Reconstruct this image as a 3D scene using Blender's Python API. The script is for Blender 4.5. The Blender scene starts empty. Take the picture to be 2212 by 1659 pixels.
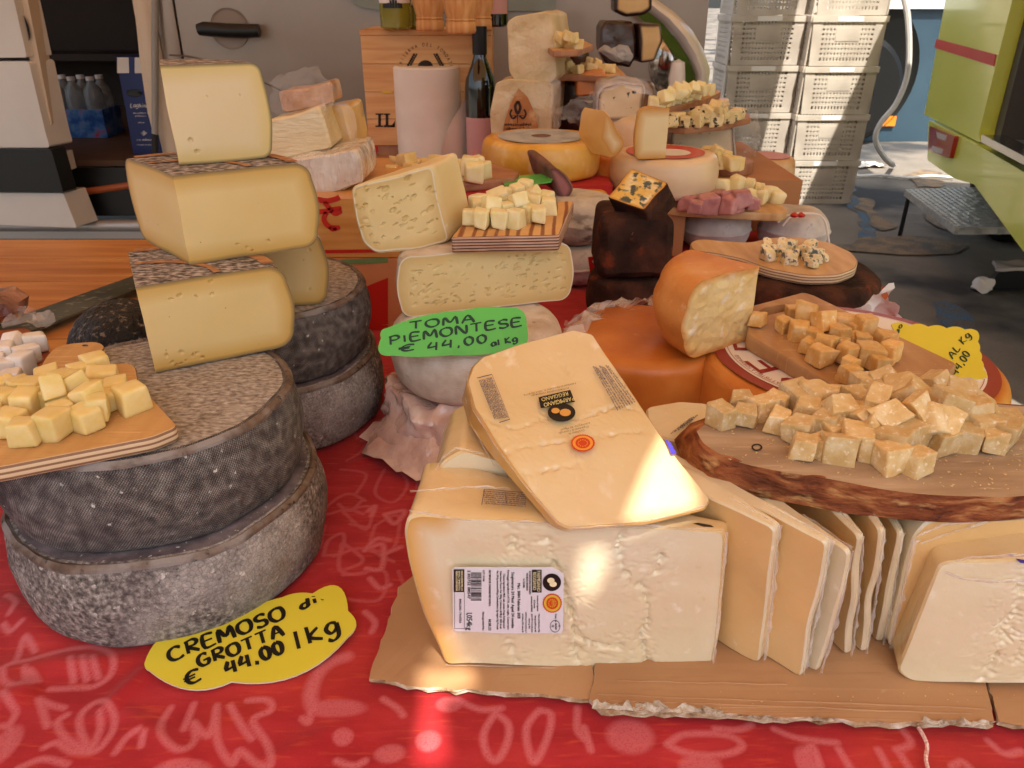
import bpy, math, random
import numpy as np
from mathutils import Vector, Matrix, noise
from math import radians, sin, cos, pi
random.seed(7)
sc = bpy.context.scene
COL = sc.collection
# ---------------------------------------------------------------- camera
# metres; z = 0 is the top of the stall table, the street lies at z = GZ
GZ = -0.87
F, H, PITCH = 1671.0, 0.375, radians(26.7)
CP, SP = cos(PITCH), sin(PITCH)
cam_d = bpy.data.cameras.new('camera'); cam = bpy.data.objects.new('camera', cam_d); COL.objects.link(cam)
cam.location = (0, 0, H); cam.rotation_euler = (pi/2 - PITCH, 0, 0)
cam_d.sensor_width = 36; cam_d.lens = 36 * F / 2212; cam_d.clip_start = .02; cam_d.clip_end = 500
cam_d.dof.use_dof = True; cam_d.dof.focus_distance = .6; cam_d.dof.aperture_fstop = 26.0
sc.camera = cam
# ---------------------------------------------------------------- light
SUN = Vector((.10, -.50, .86)).normalized()
w = bpy.data.worlds.new('World'); sc.world = w; w.use_nodes = True
wn = w.node_tree; sky = wn.nodes.new('ShaderNodeTexSky'); sky.sky_type = 'NISHITA'; sky.sun_disc = False; sky.dust_density = 3.5; sky.ozone_density = .3
sky.sun_elevation = math.asin(SUN.z); sky.sun_rotation = math.atan2(SUN.x, SUN.y)
bg = wn.nodes['Background']; bg.inputs[1].default_value = .13
hsv = wn.nodes.new('ShaderNodeHueSaturation'); hsv.inputs['Saturation'].default_value = .62   # a hazy, whitish summer sky
wn.links.new(sky.outputs[0], hsv.inputs['Color']); wn.links.new(hsv.outputs[0], bg.inputs[0])
sl = bpy.data.lights.new('sun', 'SUN'); sl.energy = 4.6; sl.angle = radians(.53); sl.color = (1, .93, .82)
so = bpy.data.objects.new('sun', sl); COL.objects.link(so); so.location = (1, -2, 4)
so.rotation_euler = SUN.to_track_quat('Z', 'Y').to_euler()
sc.view_settings.view_transform = 'Standard'; sc.view_settings.look = 'None'
sc.view_settings.exposure = .95; sc.view_settings.gamma = 1
sc.render.engine = 'CYCLES'; sc.cycles.use_denoising = True; sc.cycles.max_bounces = 7
sc.cycles.diffuse_bounces = 4; sc.cycles.use_adaptive_sampling = True; sc.cycles.adaptive_threshold = .03; sc.cycles.transparent_max_bounces = 12; sc.cycles.caustics_reflective = False
sc.cycles.sample_clamp_indirect = 6
# ---------------------------------------------------------------- helpers: places
CAM = Vector((0, 0, H))
def ray(x, y):
    u = (x - 1106) / F; v = -(y - 829.5) / F
    return Vector((u, CP + v*SP, -SP + v*CP))
def atY(x, y, Y): r = ray(x, y); return CAM + r*(Y/r.y)
def atZ(x, y, z): r = ray(x, y); return CAM + r*((z-H)/r.z)
def onp(x, y, p0, n): r = ray(x, y); return CAM + r*((p0-CAM).dot(n)/r.dot(n))
def V(*a): return Vector(a)
def pol(pts, p0, n): return [onp(x, y, p0, n) for x, y in pts]
def pz(pts, z): return [atZ(x, y, z) for x, y in pts]
# ---------------------------------------------------------------- helpers: objects
def tag(o, label=None, cat=None, group=None, kind=None):
    if label: o['label'] = label
    if cat: o['category'] = cat
    if group: o['group'] = group
    if kind: o['kind'] = kind
    return o
def thing(name, label, cat, loc, group=None):
    o = bpy.data.objects.new(name, None); COL.objects.link(o); o.location = loc; o.empty_display_size = .02
    return tag(o, label, cat, group)
def wloc(o):
    v = Vector((0, 0, 0))
    while o is not None: v += o.location; o = o.parent
    return v
def mesh(name, verts, faces, mat, parent=None, ang=40, edge=None, smooth=True, origin=None):
    """verts in world metres; the object's origin is its own base (top level) or its parent's"""
    vs = np.array([tuple(v) for v in verts], dtype=np.float64).reshape(-1, 3)
    if parent is not None: L = wloc(parent)
    elif origin is not None: L = Vector(origin)
    else: L = Vector(((vs[:, 0].min()+vs[:, 0].max())/2, (vs[:, 1].min()+vs[:, 1].max())/2, vs[:, 2].min()))
    vs = vs - np.array(L)
    me = bpy.data.meshes.new(name); me.from_pydata(vs.tolist(), [], faces)
    if edge is not None:
        a = me.attributes.new('edge', 'FLOAT', 'POINT'); a.data.foreach_set('value', np.array(edge, dtype=np.float32))
    if smooth:
        me.polygons.foreach_set('use_smooth', [True]*len(me.polygons)); me.set_sharp_from_angle(angle=radians(ang))
    if mat is not None: me.materials.append(mat)
    o = bpy.data.objects.new(name, me); COL.objects.link(o)
    if parent is not None: o.parent = parent
    else: o.location = L
    return o
class B:
    """collects verts and faces of one mesh"""
    def __init__(s): s.v = []; s.f = []; s.e = []
    def add(s, vs, fs, e=None):
        k = len(s.v); s.v += [tuple(v) for v in vs]; s.f += [tuple(i+k for i in f) for f in fs]
        s.e += list(e) if e is not None else [0.0]*len(vs); return s
    def box(s, a, b):
        (x0, y0, z0), (x1, y1, z1) = a, b
        return s.add([(x0,y0,z0),(x1,y0,z0),(x1,y1,z0),(x0,y1,z0),(x0,y0,z1),(x1,y0,z1),(x1,y1,z1),(x0,y1,z1)],
              [(0,3,2,1),(4,5,6,7),(0,1,5,4),(1,2,6,5),(2,3,7,6),(3,0,4,7)])
    def tube(s, pts, r, n=8, cap=True):
        pts = [Vector(p) for p in pts]; rs = r if isinstance(r, (list, tuple)) else [r]*len(pts)
        vs = []; up = None
        for i, p in enumerate(pts):
            t = (pts[min(i+1, len(pts)-1)] - pts[max(i-1, 0)]).normalized()
            if up is None: up = t.orthogonal().normalized()
            up = (up - t*up.dot(t)).normalized(); sd = t.cross(up)
            for k in range(n):
                a = 2*pi*k/n; vs.append(p + (up*cos(a) + sd*sin(a))*rs[i])
        fs = [(i*n+k, i*n+(k+1) % n, (i+1)*n+(k+1) % n, (i+1)*n+k) for i in range(len(pts)-1) for k in range(n)]
        if cap: fs += [tuple(range(n))[::-1], tuple(range((len(pts)-1)*n, len(pts)*n))]
        return s.add(vs, fs)
    def lathe(s, prof, c, n=48, ax=None):
        """prof: list of (r, z) about a vertical axis at c (or a rotation ax)"""
        vs = []; fs = []; m = len(prof)
        for k in range(n):
            a = 2*pi*k/n
            for r, z in prof:
                p = V(r*cos(a), r*sin(a), z)
                if ax is not None: p = ax @ p
                vs.append(p + Vector(c))
        for k in range(n):
            k2 = (k+1) % n
            for i in range(m-1): fs.append((k*m+i, k2*m+i, k2*m+i+1, k*m+i+1))
        return s.add(vs, fs)
    def weld(s):
        d = {}; m = []; v2 = []; e2 = []
        for v, e in zip(s.v, s.e):
            k = (round(v[0], 6), round(v[1], 6), round(v[2], 6))
            if k not in d: d[k] = len(v2); v2.append(v); e2.append(e)
            m.append(d[k])
        s.f = [g for g in (tuple(dict.fromkeys(m[i] for i in f)) for f in s.f) if len(g) > 2]; s.v = v2; s.e = e2; return s
    def build(s, name, mat, parent=None, **k):
        return mesh(name, s.v, s.f, mat, parent, edge=s.e if any(s.e) else None, **k)
def nz(p, scale, amp, seed=0):
    q = Vector(p)*scale + V(seed*7.3, seed*3.1, seed*5.7)
    return noise.noise_vector(q)*amp
def shake(b, scale, amp, seed=0):
    b.v = [tuple(Vector(v) + nz(v, scale, amp, seed)) for v in b.v]; return b
def fillet(pts, r, n=5):
    """round the corners of a closed 3D polygon; r a number or a list"""
    out = []; m = len(pts)
    for i, p in enumerate(pts):
        p = Vector(p); a = Vector(pts[i-1]) - p; b = Vector(pts[(i+1) % m]) - p
        ri = r[i] if isinstance(r, (list, tuple)) else r
        ri = min(ri, a.length*.48, b.length*.48)
        if ri < 1e-5: out.append(p); continue
        A = p + a.normalized()*ri; Bq = p + b.normalized()*ri
        for k in range(n+1):
            t = k/n; out.append(A*(1-t)**2 + p*2*t*(1-t) + Bq*t*t)
    return out
def resamp(pts, step):
    out = []; m = len(pts)
    for i, p in enumerate(pts):
        q = pts[(i+1) % m]; k = max(1, int((q-p).length/step))
        for j in range(k): out.append(p + (q-p)*(j/k))
    return out
def segdist(P, loop, closed=True):
    """numpy distance of points P to a polyline"""
    A = np.array([tuple(x) for x in loop]); Bq = np.roll(A, -1, 0)
    if not closed: A = A[:-1]; Bq = Bq[:-1]
    P = np.array([tuple(x) for x in P]); d = np.full(len(P), 1e9)
    for a, b in zip(A, Bq):
        ab = b-a; t = np.clip(((P-a) @ ab)/max(ab @ ab, 1e-12), 0, 1)
        d = np.minimum(d, np.linalg.norm(P-(a+t[:, None]*ab), axis=1))
    return d
RINGS = [1, .975, .94, .89, .82, .72, .58, .4, .2]
def cap(b, loop, flip=False, rings=RINGS, rind=None, disp=None, normal=None):
    """fill a star-shaped loop with rings; edge = distance from the rind line (default the loop)"""
    c = sum((Vector(p) for p in loop), V(0,0,0))/len(loop); n = len(loop); vs = []
    for s_ in rings: vs += [c + (Vector(p)-c)*s_ for p in loop]
    vs.append(c); m = len(rings); fs = []
    for i in range(m-1):
        for k in range(n): fs.append((i*n+k, i*n+(k+1) % n, (i+1)*n+(k+1) % n, (i+1)*n+k))
    for k in range(n): fs.append(((m-1)*n+k, (m-1)*n+(k+1) % n, m*n))
    if flip: fs = [f[::-1] for f in fs]
    e = segdist(vs, rind if rind is not None else loop, rind is None) + 1e-5
    if disp is not None:
        D = disp(vs) if hasattr(disp, 'vec') else [disp(v) for v in vs]
        vs = [v if i < n else v + normal*float(D[i]) for i, v in enumerate(vs)]
    b.add(vs, fs, e); return b
def prism(name, loop, ext, mats, root, bev=.002, fil=.004, step=.006, amp=0, nsc=30, seed=1, names=('paste', 'rind'), disp=None, rings=RINGS, rindside=None, nside=5):
    """solid between loop and loop+ext (ext a Vector or a function of the point); caps are one part, the band another"""
    loop = resamp(fillet(loop, fil), step)
    ex = (lambda p: ext) if isinstance(ext, Vector) else ext
    c = sum(loop, V(0,0,0))/len(loop); n = len(loop)
    def inset(p, q): d = (q-p); return p + d*min(1, bev/max(d.length, 1e-6))
    front = [inset(p, c) for p in loop]
    back0 = [p + ex(p) for p in loop]; cb = sum(back0, V(0,0,0))/n
    back = [inset(p, cb) for p in back0]
    cb_ = B(); nrm = (loop[n//3]-loop[0]).cross(loop[2*n//3]-loop[0]).normalized()
    sg = -1 if nrm.dot(ex(c)) > 0 else 1
    cap(cb_, front, flip=(sg < 0), rings=rings, disp=disp, normal=nrm*sg*1.0, rind=None if rindside is None else [front[i] for i in range(n) if rindside(loop[i])])
    sb = B(); cap(sb, back, flip=(sg > 0), rings=RINGS); sb.e = [0.0]*len(sb.v); rows = [front]
    for t in range(nside+1):
        tt = t/nside; row = []
        for p in loop:
            e = ex(p); L = e.length; k = bev/max(L, 1e-6); k = min(k, .45)
            row.append(p + e*(k + (1-2*k)*tt))
        rows.append(row)
    rows.append(back)
    vs = [p for r_ in rows for p in r_]; fs = []
    for i in range(len(rows)-1):
        for k in range(n): fs.append((i*n+k, (i+1)*n+k, (i+1)*n+(k+1) % n, i*n+(k+1) % n))
    if sg > 0: fs = [f[::-1] for f in fs]
    fs = [f[::-1] for f in fs]
    sb.add(vs, fs)
    if amp: shake(cb_, nsc, amp, seed); shake(sb, nsc, amp, seed)
    a = cb_.build(names[0], mats[0], root); b = sb.weld().build(names[1], mats[1], root)
    return a, b
def profile(R, h, er, belly=0, nb=6, side=10, er2=None):
    er2 = er if er2 is None else er2
    p = [(R*k/nb*.999 if k else 0.0005, 0) for k in range(nb)]; p = [(min(r, R-er2), z) for r, z in p] + [(R-er2, 0)]
    for k in range(1, 7): a = pi/2*k/6; p.append((R-er2+er2*sin(a), er2-er2*cos(a)))
    for k in range(1, side): t = k/side; p.append((R + belly*sin(pi*t), er2 + (h-er-er2)*t))
    for k in range(0, 7): a = pi/2*k/6; p.append((R-er+er*cos(a), h-er+er*sin(a)))
    for k in range(nb-1, -1, -1): r = R*k/nb; 
    p += [(min((R-er)*.999, R*k/nb), h) for k in range(nb-1, 0, -1)] + [(0.0005, h)]
    return p
def wheel(name, c, R, h, mat, root=None, er=.008, belly=.002, n=112, amp=.001, nsc=25, seed=1, tilt=None, er2=None, squash=(1, 1), prof=None):
    b = B(); ax = Matrix.Identity(3)
    if tilt is not None: ax = Matrix.Rotation(tilt[0], 3, 'X') @ Matrix.Rotation(tilt[1], 3, 'Y')
    b.lathe(prof or profile(R, h, er, belly, er2=er2), (0, 0, 0), n)
    vs = []
    for v in b.v:
        p = Vector(v); p = V(p.x*squash[0], p.y*squash[1], p.z)
        q = p + Vector(c); vs.append(tuple(Vector(c) + ax @ (p + nz(q, nsc, amp, seed))))
    b.v = vs
    return b.build(name, mat, root)
def sector(name, root, tip, R, h, a0, a1, mats, er=.008, belly=.002, amp=.0008, nsc=30, seed=1, tilt=None, names=('rind', 'paste'), disp=None, step=.004, tipr=0.0):
    """a wedge cut from a wheel: tip = the cut corner on the axis (bottom), angles in degrees"""
    tip = Vector(tip); d0 = disp
    if d0 is not None:
        def disp(P): return d0([p+tip for p in P]) if hasattr(d0, 'vec') else d0(P+tip)
        if hasattr(d0, 'vec'): disp.vec = True
    ax = tilt if tilt is not None else Matrix.Identity(3)
    pr = [p for p in profile(R, h, er, belly, nb=10)]; pr[0] = (0, 0); pr[-1] = (0, h)
    n = max(6, int(abs(a1-a0)/4)); b = B(); m = len(pr); vs = []
    A = [radians(a0 + (a1-a0)*k/n) for k in range(n+1)]
    def pt(r, z, a): return V(r*cos(a), r*sin(a), z)
    for a in A: vs += [pt(r, z, a) for r, z in pr]
    fs = [(k*m+i, (k+1)*m+i, (k+1)*m+i+1, k*m+i+1) for k in range(n) for i in range(m-1)]
    b.add(vs, fs)
    pb = B()
    for a, fl in ((A[0], False), (A[-1], True)):
        L = [pt(r, z, a) for r, z in pr]; rind = list(L)
        axis = [pt(0, h*(1-k/12), a) for k in range(1, 12)]
        L2 = resamp(L + axis, step)
        nr = V(sin(a), -cos(a), 0)*(1 if not fl else -1)
        cap(pb, L2, flip=fl, rind=rind, disp=disp, normal=nr, rings=RINGS if disp is None else FINE if hasattr(disp, 'vec') else [1, .97, .94, .9, .86, .82, .78, .73, .68, .63, .57, .51, .45, .38, .31, .24, .16, .08])
    for q in (b, pb):
        q.v = [tuple(tip + ax @ (Vector(v) + nz(Vector(v)+tip, nsc, amp, seed))) for v in q.v]
    r_ = b.build(names[0], mats[0], root); p_ = pb.weld().build(names[1], mats[1], root)
    return r_, p_
def holes(frame, lst):
    """pits pressed into a face: lst of (u, v, ru, rv, ang, depth) in metres in the frame (origin, e1, e2)"""
    o, e1, e2 = (np.array(q) for q in frame)
    def f(P):
        P = np.array([tuple(p) for p in P])-o; x = P @ e1; y = P @ e2; s = np.zeros(len(P))
        for (u, v, ru, rv, a, dp) in lst:
            dx, dy = x-u, y-v; ca, sa = cos(a), sin(a); q = ((dx*ca+dy*sa)/ru)**2 + ((-dx*sa+dy*ca)/rv)**2
            s = np.minimum(s, np.where(q < .5, -dp, np.where(q < 1.6, -dp*(1.6-q)/1.1, 0)))
        return s
    f.vec = True; return f
FINE = [1] + list(np.linspace(.985, .02, 62))
# ---------------------------------------------------------------- helpers: materials
def hexc(h):
    if not isinstance(h, str): return tuple(h) + (1,) if len(h) == 3 else h
    h = h.lstrip('#'); o = []
    for i in (0, 2, 4):
        c = int(h[i:i+2], 16)/255; o.append(c/12.92 if c <= .04045 else ((c+.055)/1.055)**2.4)
    return tuple(o) + (1,)
MATS = {}
def mk(name, base, rough=.5, scale=8, detail=6, dist=0, stretch=None, over=(), bump=(), sss=0, sssr=.004, coat=0, coatr=.1, spec=.4,
       metal=0, trans=0, alpha=None, edge=None, vary=0, emit=None, rvar=0, ior=None, coord='Object', sheen=0, cbump=None):
    """base: colour or ramp [(pos, colour)...] over noise; over: (kind, colour, scale, lo, hi[, stretch[, strength]]);
    bump: (kind, scale, strength, distance[, stretch]); edge: (colour, d0, d1) near the rind"""
    m = bpy.data.materials.new(name); m.use_nodes = True; nt = m.node_tree; nd = nt.nodes; ln = nt.links
    bs = nd['Principled BSDF']; I = bs.inputs
    tc = nd.new('ShaderNodeTexCoord'); co = tc.outputs[coord]
    def mapped(st):
        if st is None: return co
        mp = nd.new('ShaderNodeMapping'); mp.inputs['Scale'].default_value = st[:3]
        if len(st) > 3: mp.inputs['Rotation'].default_value = (0, 0, st[3])
        ln.new(co, mp.inputs[0]); return mp.outputs[0]
    def tex(kind, s_, st, dt=6, ds=0):
        if kind in ('voro', 'vedge', 'vcell'):
            t = nd.new('ShaderNodeTexVoronoi'); t.inputs['Scale'].default_value = s_
            if kind == 'vedge': t.feature = 'DISTANCE_TO_EDGE'
            ln.new(mapped(st), t.inputs['Vector']); return t.outputs['Distance'] if kind != 'vcell' else t.outputs['Color']
        if kind == 'wave':
            t = nd.new('ShaderNodeTexWave'); t.inputs['Scale'].default_value = s_; t.inputs['Distortion'].default_value = ds or 3
            t.inputs['Detail'].default_value = 3; t.inputs['Detail Scale'].default_value = 1.2
            ln.new(mapped(st), t.inputs['Vector']); return t.outputs['Fac']
        if kind == 'wave0':
            t = nd.new('ShaderNodeTexWave'); t.inputs['Scale'].default_value = s_; t.inputs['Distortion'].default_value = 0
            ln.new(mapped(st), t.inputs['Vector']); return t.outputs['Fac']
        if kind == 'wavez':
            t = nd.new('ShaderNodeTexWave'); t.inputs['Scale'].default_value = s_; t.bands_direction = 'Z'; t.inputs['Distortion'].default_value = ds or 1.2
            t.inputs['Detail'].default_value = 2
            ln.new(mapped(st), t.inputs['Vector']); return t.outputs['Fac']
        t = nd.new('ShaderNodeTexNoise'); t.inputs['Scale'].default_value = s_; t.inputs['Detail'].default_value = dt; t.inputs['Distortion'].default_value = ds
        ln.new(mapped(st), t.inputs['Vector']); return t.outputs['Fac']
    if isinstance(base, list):
        r = nd.new('ShaderNodeValToRGB'); el = r.color_ramp.elements
        el[0].position, el[0].color = base[0][0], hexc(base[0][1]); el[1].position, el[1].color = base[-1][0], hexc(base[-1][1])
        for p, c in base[1:-1]: e = el.new(p); e.color = hexc(c)
        ln.new(tex('noise', scale, stretch, detail, dist), r.inputs[0]); c = r.outputs[0]
    else:
        r = nd.new('ShaderNodeRGB'); r.outputs[0].default_value = hexc(base); c = r.outputs[0]
    def mix(fac, a, b):
        x = nd.new('ShaderNodeMix'); x.data_type = 'RGBA'
        ln.new(fac, x.inputs[0]) if not isinstance(fac, float) else setattr(x.inputs[0], 'default_value', fac)
        ln.new(a, x.inputs[6])
        if hasattr(b, 'is_output'): ln.new(b, x.inputs[7])
        else: x.inputs[7].default_value = hexc(b)
        return x.outputs[2]
    def rng(v, lo, hi, mul=1.0):
        x = nd.new('ShaderNodeMapRange'); x.inputs[1].default_value = lo; x.inputs[2].default_value = hi; x.inputs[4].default_value = mul
        ln.new(v, x.inputs[0]); return x.outputs[0]
    for o in over:
        kind, col, s_, lo, hi = o[:5]; st = o[5] if len(o) > 5 else None; sg = o[6] if len(o) > 6 else 1.0
        if kind == 'attr':
            t = nd.new('ShaderNodeAttribute'); t.attribute_name = s_; fac = rng(t.outputs['Fac'], lo, hi, sg)
            if st:   # broken up by noise
                mm = nd.new('ShaderNodeMath'); mm.operation = 'MULTIPLY'; ln.new(fac, mm.inputs[0]); ln.new(rng(tex('noise', st, None, 4), .12, .5), mm.inputs[1]); fac = mm.outputs[0]
        elif kind in ('posz', 'posx', 'posy'):
            sx = nd.new('ShaderNodeSeparateXYZ'); ln.new(tc.outputs[coord], sx.inputs[0]); fac = rng(sx.outputs['xyz'.index(kind[3])], lo, hi, sg)
        else: fac = rng(tex(kind, s_, st), lo, hi, sg)
        c = mix(fac, c, col)
    if edge:
        t = nd.new('ShaderNodeAttribute'); t.attribute_name = 'edge'
        for (col, d0, d1) in (edge if isinstance(edge, list) else [edge]):
            fac = rng(t.outputs['Fac'], d1, d0)
            c = mix(fac, c, col)
    if vary:
        oi = nd.new('ShaderNodeObjectInfo'); hs = nd.new('ShaderNodeHueSaturation')
        ln.new(rng(oi.outputs['Random'], -1e-6, 1.0), hs.inputs['Value'])
        hs.inputs['Value'].links[0].from_node.inputs[3].default_value = 1-vary; hs.inputs['Value'].links[0].from_node.inputs[4].default_value = 1+vary*.6
        ln.new(c, hs.inputs['Color']); c = hs.outputs[0]
    ln.new(c, I['Base Color'])
    I['Roughness'].default_value = rough; I['Metallic'].default_value = metal; I['Specular IOR Level'].default_value = spec
    if rvar:
        q = rng(tex('noise', 14, None, 4), .3, .7); n_ = q.node; n_.inputs[3].default_value = max(0.02, rough-rvar); n_.inputs[4].default_value = min(1, rough+rvar); ln.new(q, I['Roughness'])
    if sss: I['Subsurface Weight'].default_value = sss; I['Subsurface Radius'].default_value = (1, .6, .35); I['Subsurface Scale'].default_value = sssr
    if coat: I['Coat Weight'].default_value = coat; I['Coat Roughness'].default_value = coatr
    if trans: I['Transmission Weight'].default_value = trans
    if ior: I['IOR'].default_value = ior
    if sheen: I['Sheen Weight'].default_value = sheen
    if alpha is not None: I['Alpha'].default_value = alpha
    if emit: I['Emission Color'].default_value = hexc(emit[0]); I['Emission Strength'].default_value = emit[1]
    prev = None
    for bq in bump:
        kind, s_, st, ds = bq[:4]
        x = nd.new('ShaderNodeBump'); x.inputs['Strength'].default_value = st; x.inputs['Distance'].default_value = ds
        if kind == 'attr':
            t = nd.new('ShaderNodeAttribute'); t.attribute_name = s_; ln.new(t.outputs['Fac'], x.inputs['Height'])
        else: ln.new(tex(kind, s_, bq[4] if len(bq) > 4 else None), x.inputs['Height'])
        if prev is not None: ln.new(prev, x.inputs['Normal'])
        prev = x.outputs[0]
    if prev is not None:
        ln.new(prev, I['Normal'])
        if coat and len(bump) > 0 and not cbump: ln.new(prev, I['Coat Normal'])
    if cbump:
        x = nd.new('ShaderNodeBump'); x.inputs['Strength'].default_value = cbump[2]; x.inputs['Distance'].default_value = cbump[3]
        ln.new(tex(cbump[0], cbump[1], cbump[4] if len(cbump) > 4 else None, 3, 1.5), x.inputs['Height']); ln.new(x.outputs[0], I['Coat Normal'])
    MATS[name] = m; return m
# ---------------------------------------------------------------- helpers: writing
GLY = {}
def glyphs(chars):
    tmp = []
    for ch in sorted(set(chars)):
        if ch == ' ': continue
        cu = bpy.data.curves.new('t', 'FONT'); cu.body = ch; cu.resolution_u = 2
        o = bpy.data.objects.new('t', cu); COL.objects.link(o); tmp.append((ch, o, cu))
    dg = bpy.context.evaluated_depsgraph_get()
    for ch, o, cu in tmp:
        me = o.evaluated_get(dg).to_mesh()
        vs = [tuple(v.co) for v in me.vertices]; fs = [tuple(p.vertices) for p in me.polygons]
        xs = [v[0] for v in vs] or [0, .3]
        GLY[ch] = (vs, fs, min(xs), max(xs)); o.evaluated_get(dg).to_mesh_clear()
    for ch, o, cu in tmp: bpy.data.objects.remove(o); bpy.data.curves.remove(cu)
def layout(s):
    vs = []; fs = []; x = 0
    for ch in s:
        if ch == ' ': x += .3; continue
        g, f, x0, x1 = GLY[ch]; k = len(vs)
        vs += [(p[0]-x0+x, p[1]) for p in g]; fs += [tuple(i+k for i in q) for q in f]; x += x1-x0+.07
    return vs, fs, x
def ptext(b, s, p0, p1, hgt, fn, flip=False, bold=0):
    """printed line from picture-plane point p0 to p1 (carried by fn onto the label's own plane), letter height hgt"""
    vs, fs, L = layout(s); p0 = np.array(p0, float); p1 = np.array(p1, float); d = p1-p0; ln_ = np.linalg.norm(d); e = d/ln_
    u = np.array((e[1], -e[0])); out = []
    if flip: u = -u
    for x, y in vs: q = p0 + e*(x/L*ln_) + u*(y/.7*hgt); out.append(fn(q[0], q[1]))
    b.add(out, fs)
    if bold: ptext(b, s, p0+e*bold, p1+e*bold, hgt, fn, flip); ptext(b, s, p0+u*bold*.6, p1+u*bold*.6, hgt, fn, flip)
PEN = {'C':(.7,[[(.65,.85),(.4,1),(.1,.8),(0,.4),(.15,.05),(.45,0),(.7,.15)]]),'R':(.65,[[(.05,0),(.12,1)],[(.0,.9),(.4,1),(.6,.8),(.45,.55),(.15,.48),(.6,0)]]),
'E':(.6,[[(.6,.95),(.1,.95),(.05,0),(.6,.02)],[(.08,.5),(.5,.52)]]),'M':(.8,[[(0,0),(.1,1),(.38,.35),(.68,1),(.75,0)]]),'O':(.72,[[(.35,1),(.08,.8),(.02,.35),(.25,0),(.55,.1),(.68,.5),(.6,.9),(.35,1)]]),
'S':(.55,[[(.55,.88),(.3,1),(.05,.8),(.15,.55),(.45,.45),(.5,.15),(.25,0),(0,.12)]]),'G':(.68,[[(.6,.88),(.35,1),(.08,.75),(.02,.35),(.2,.02),(.5,.05),(.62,.42),(.3,.42)]]),
'T':(.65,[[(0,.95),(.65,1)],[(.35,.97),(.3,0)]]),'A':(.7,[[(0,0),(.35,1),(.65,0)],[(.15,.4),(.55,.42)]]),'P':(.6,[[(.05,0),(.1,1)],[(0,.9),(.4,1),(.58,.75),(.4,.5),(.08,.48)]]),
'I':(.25,[[(.1,0),(.12,.8)]]),'N':(.7,[[(0,0),(.08,1),(.55,0),(.65,1)]]),'4':(.6,[[(.25,1),(.02,.42),(.5,.48)],[(.5,.95),(.42,0)]]),'0':(.52,[[(.25,1),(.05,.75),(.03,.3),(.22,0),(.42,.25),(.45,.75),(.25,1)]]),
',':(.25,[[(.12,.15),(.05,-.15)]]),'e':(.75,[[(.75,.9),(.45,1),(.2,.75),(.15,.3),(.35,.02),(.7,.08)],[(0,.62),(.55,.64)],[(0,.42),(.5,.42)]]),'k':(.55,[[(.05,0),(.1,1)],[(.5,.75),(.1,.35),(.55,0)]]),
'g':(.55,[[(.5,.6),(.25,.7),(.05,.4),(.2,.1),(.45,.3),(.5,.6),(.45,-.1),(.2,-.35),(0,-.2)]]),'/':(.35,[[(.1,-.05),(.18,1)]]),'a':(.5,[[(.45,.6),(.2,.65),(.02,.35),(.15,.02),(.38,.15),(.45,.6),(.5,0)]]),
'l':(.2,[[(.08,0),(.12,1)]]),'d':(.55,[[(.45,.55),(.2,.6),(.02,.3),(.2,0),(.42,.2),(.55,1)],[(.44,.3),(.5,0)]]),'i':(.25,[[(.1,0),(.14,.55)],[(.16,.8),(.18,.9)]]),'L':(.55,[[(.1,1),(.05,0),(.55,.05)]]),
'K':(.6,[[(.05,0),(.1,1)],[(.55,1),(.1,.45),(.6,0)]]),'o':(.45,[[(.22,.6),(.03,.4),(.1,.05),(.35,.05),(.42,.4),(.22,.6)]]),'u':(.5,[[(.02,.6),(.08,.1),(.3,.05),(.42,.6),(.48,0)]]),
'.':(.2,[[(.08,.0),(.1,.06)]]),'h':(.5,[[(.08,1),(.05,0)],[(.06,.4),(.25,.62),(.4,.45),(.42,0)]]),'n':(.5,[[(.03,.6),(.05,0)],[(.05,.4),(.25,.62),(.4,.45),(.42,0)]]),'r':(.4,[[(.05,.6),(.08,0)],[(.07,.4),(.35,.6)]])}
def smoothline(pts, k=4):
    P = [np.array(p, float) for p in pts]
    if len(P) < 3: return P
    out = []
    for i in range(len(P)-1):
        a = P[max(i-1, 0)]; b = P[i]; c = P[i+1]; d = P[min(i+2, len(P)-1)]
        for j in range(k):
            t = j/k; out.append(.5*((2*b)+(c-a)*t+(2*a-5*b+4*c-d)*t*t+(3*b-a-3*c+d)*t**3))
    return out + [P[-1]]
def pen(b, s, p0, p1, hgt, wid, fn, seed=1):
    """marker writing from p0 to p1 in the picture plane, carried by fn onto the tag's own plane"""
    rnd = random.Random(seed); x = 0; items = []
    for ch in s:
        if ch == ' ': x += .4; continue
        w_, st = PEN[ch]; items.append((x, st)); x += w_+.17
    p0 = np.array(p0, float); p1 = np.array(p1, float); d = p1-p0; ln_ = np.linalg.norm(d); e = d/ln_; u = np.array((e[1], -e[0]))
    kx = ln_/max(x, .1)
    for x0, st in items:
        jy = rnd.uniform(-.06, .06)
        for line in st:
            P = smoothline([p0 + e*((x0+q[0])*kx) + u*((q[1]+jy)*hgt) for q in line]); n = len(P); vs = []
            for i, p in enumerate(P):
                t = P[min(i+1, n-1)]-P[max(i-1, 0)]; t = t/(np.linalg.norm(t)+1e-9); nn = np.array((-t[1], t[0]))
                # a chisel tip: wider across one direction
                ww = wid*(.42+.68*abs(t[0]*.45+t[1]*.88))*(.8 if i in (0, n-1) else 1)
                vs += [fn(*(p+nn*ww/2)), fn(*(p-nn*ww/2))]
            b.add(vs, [(2*i, 2*i+1, 2*i+3, 2*i+2) for i in range(n-1)])

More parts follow.
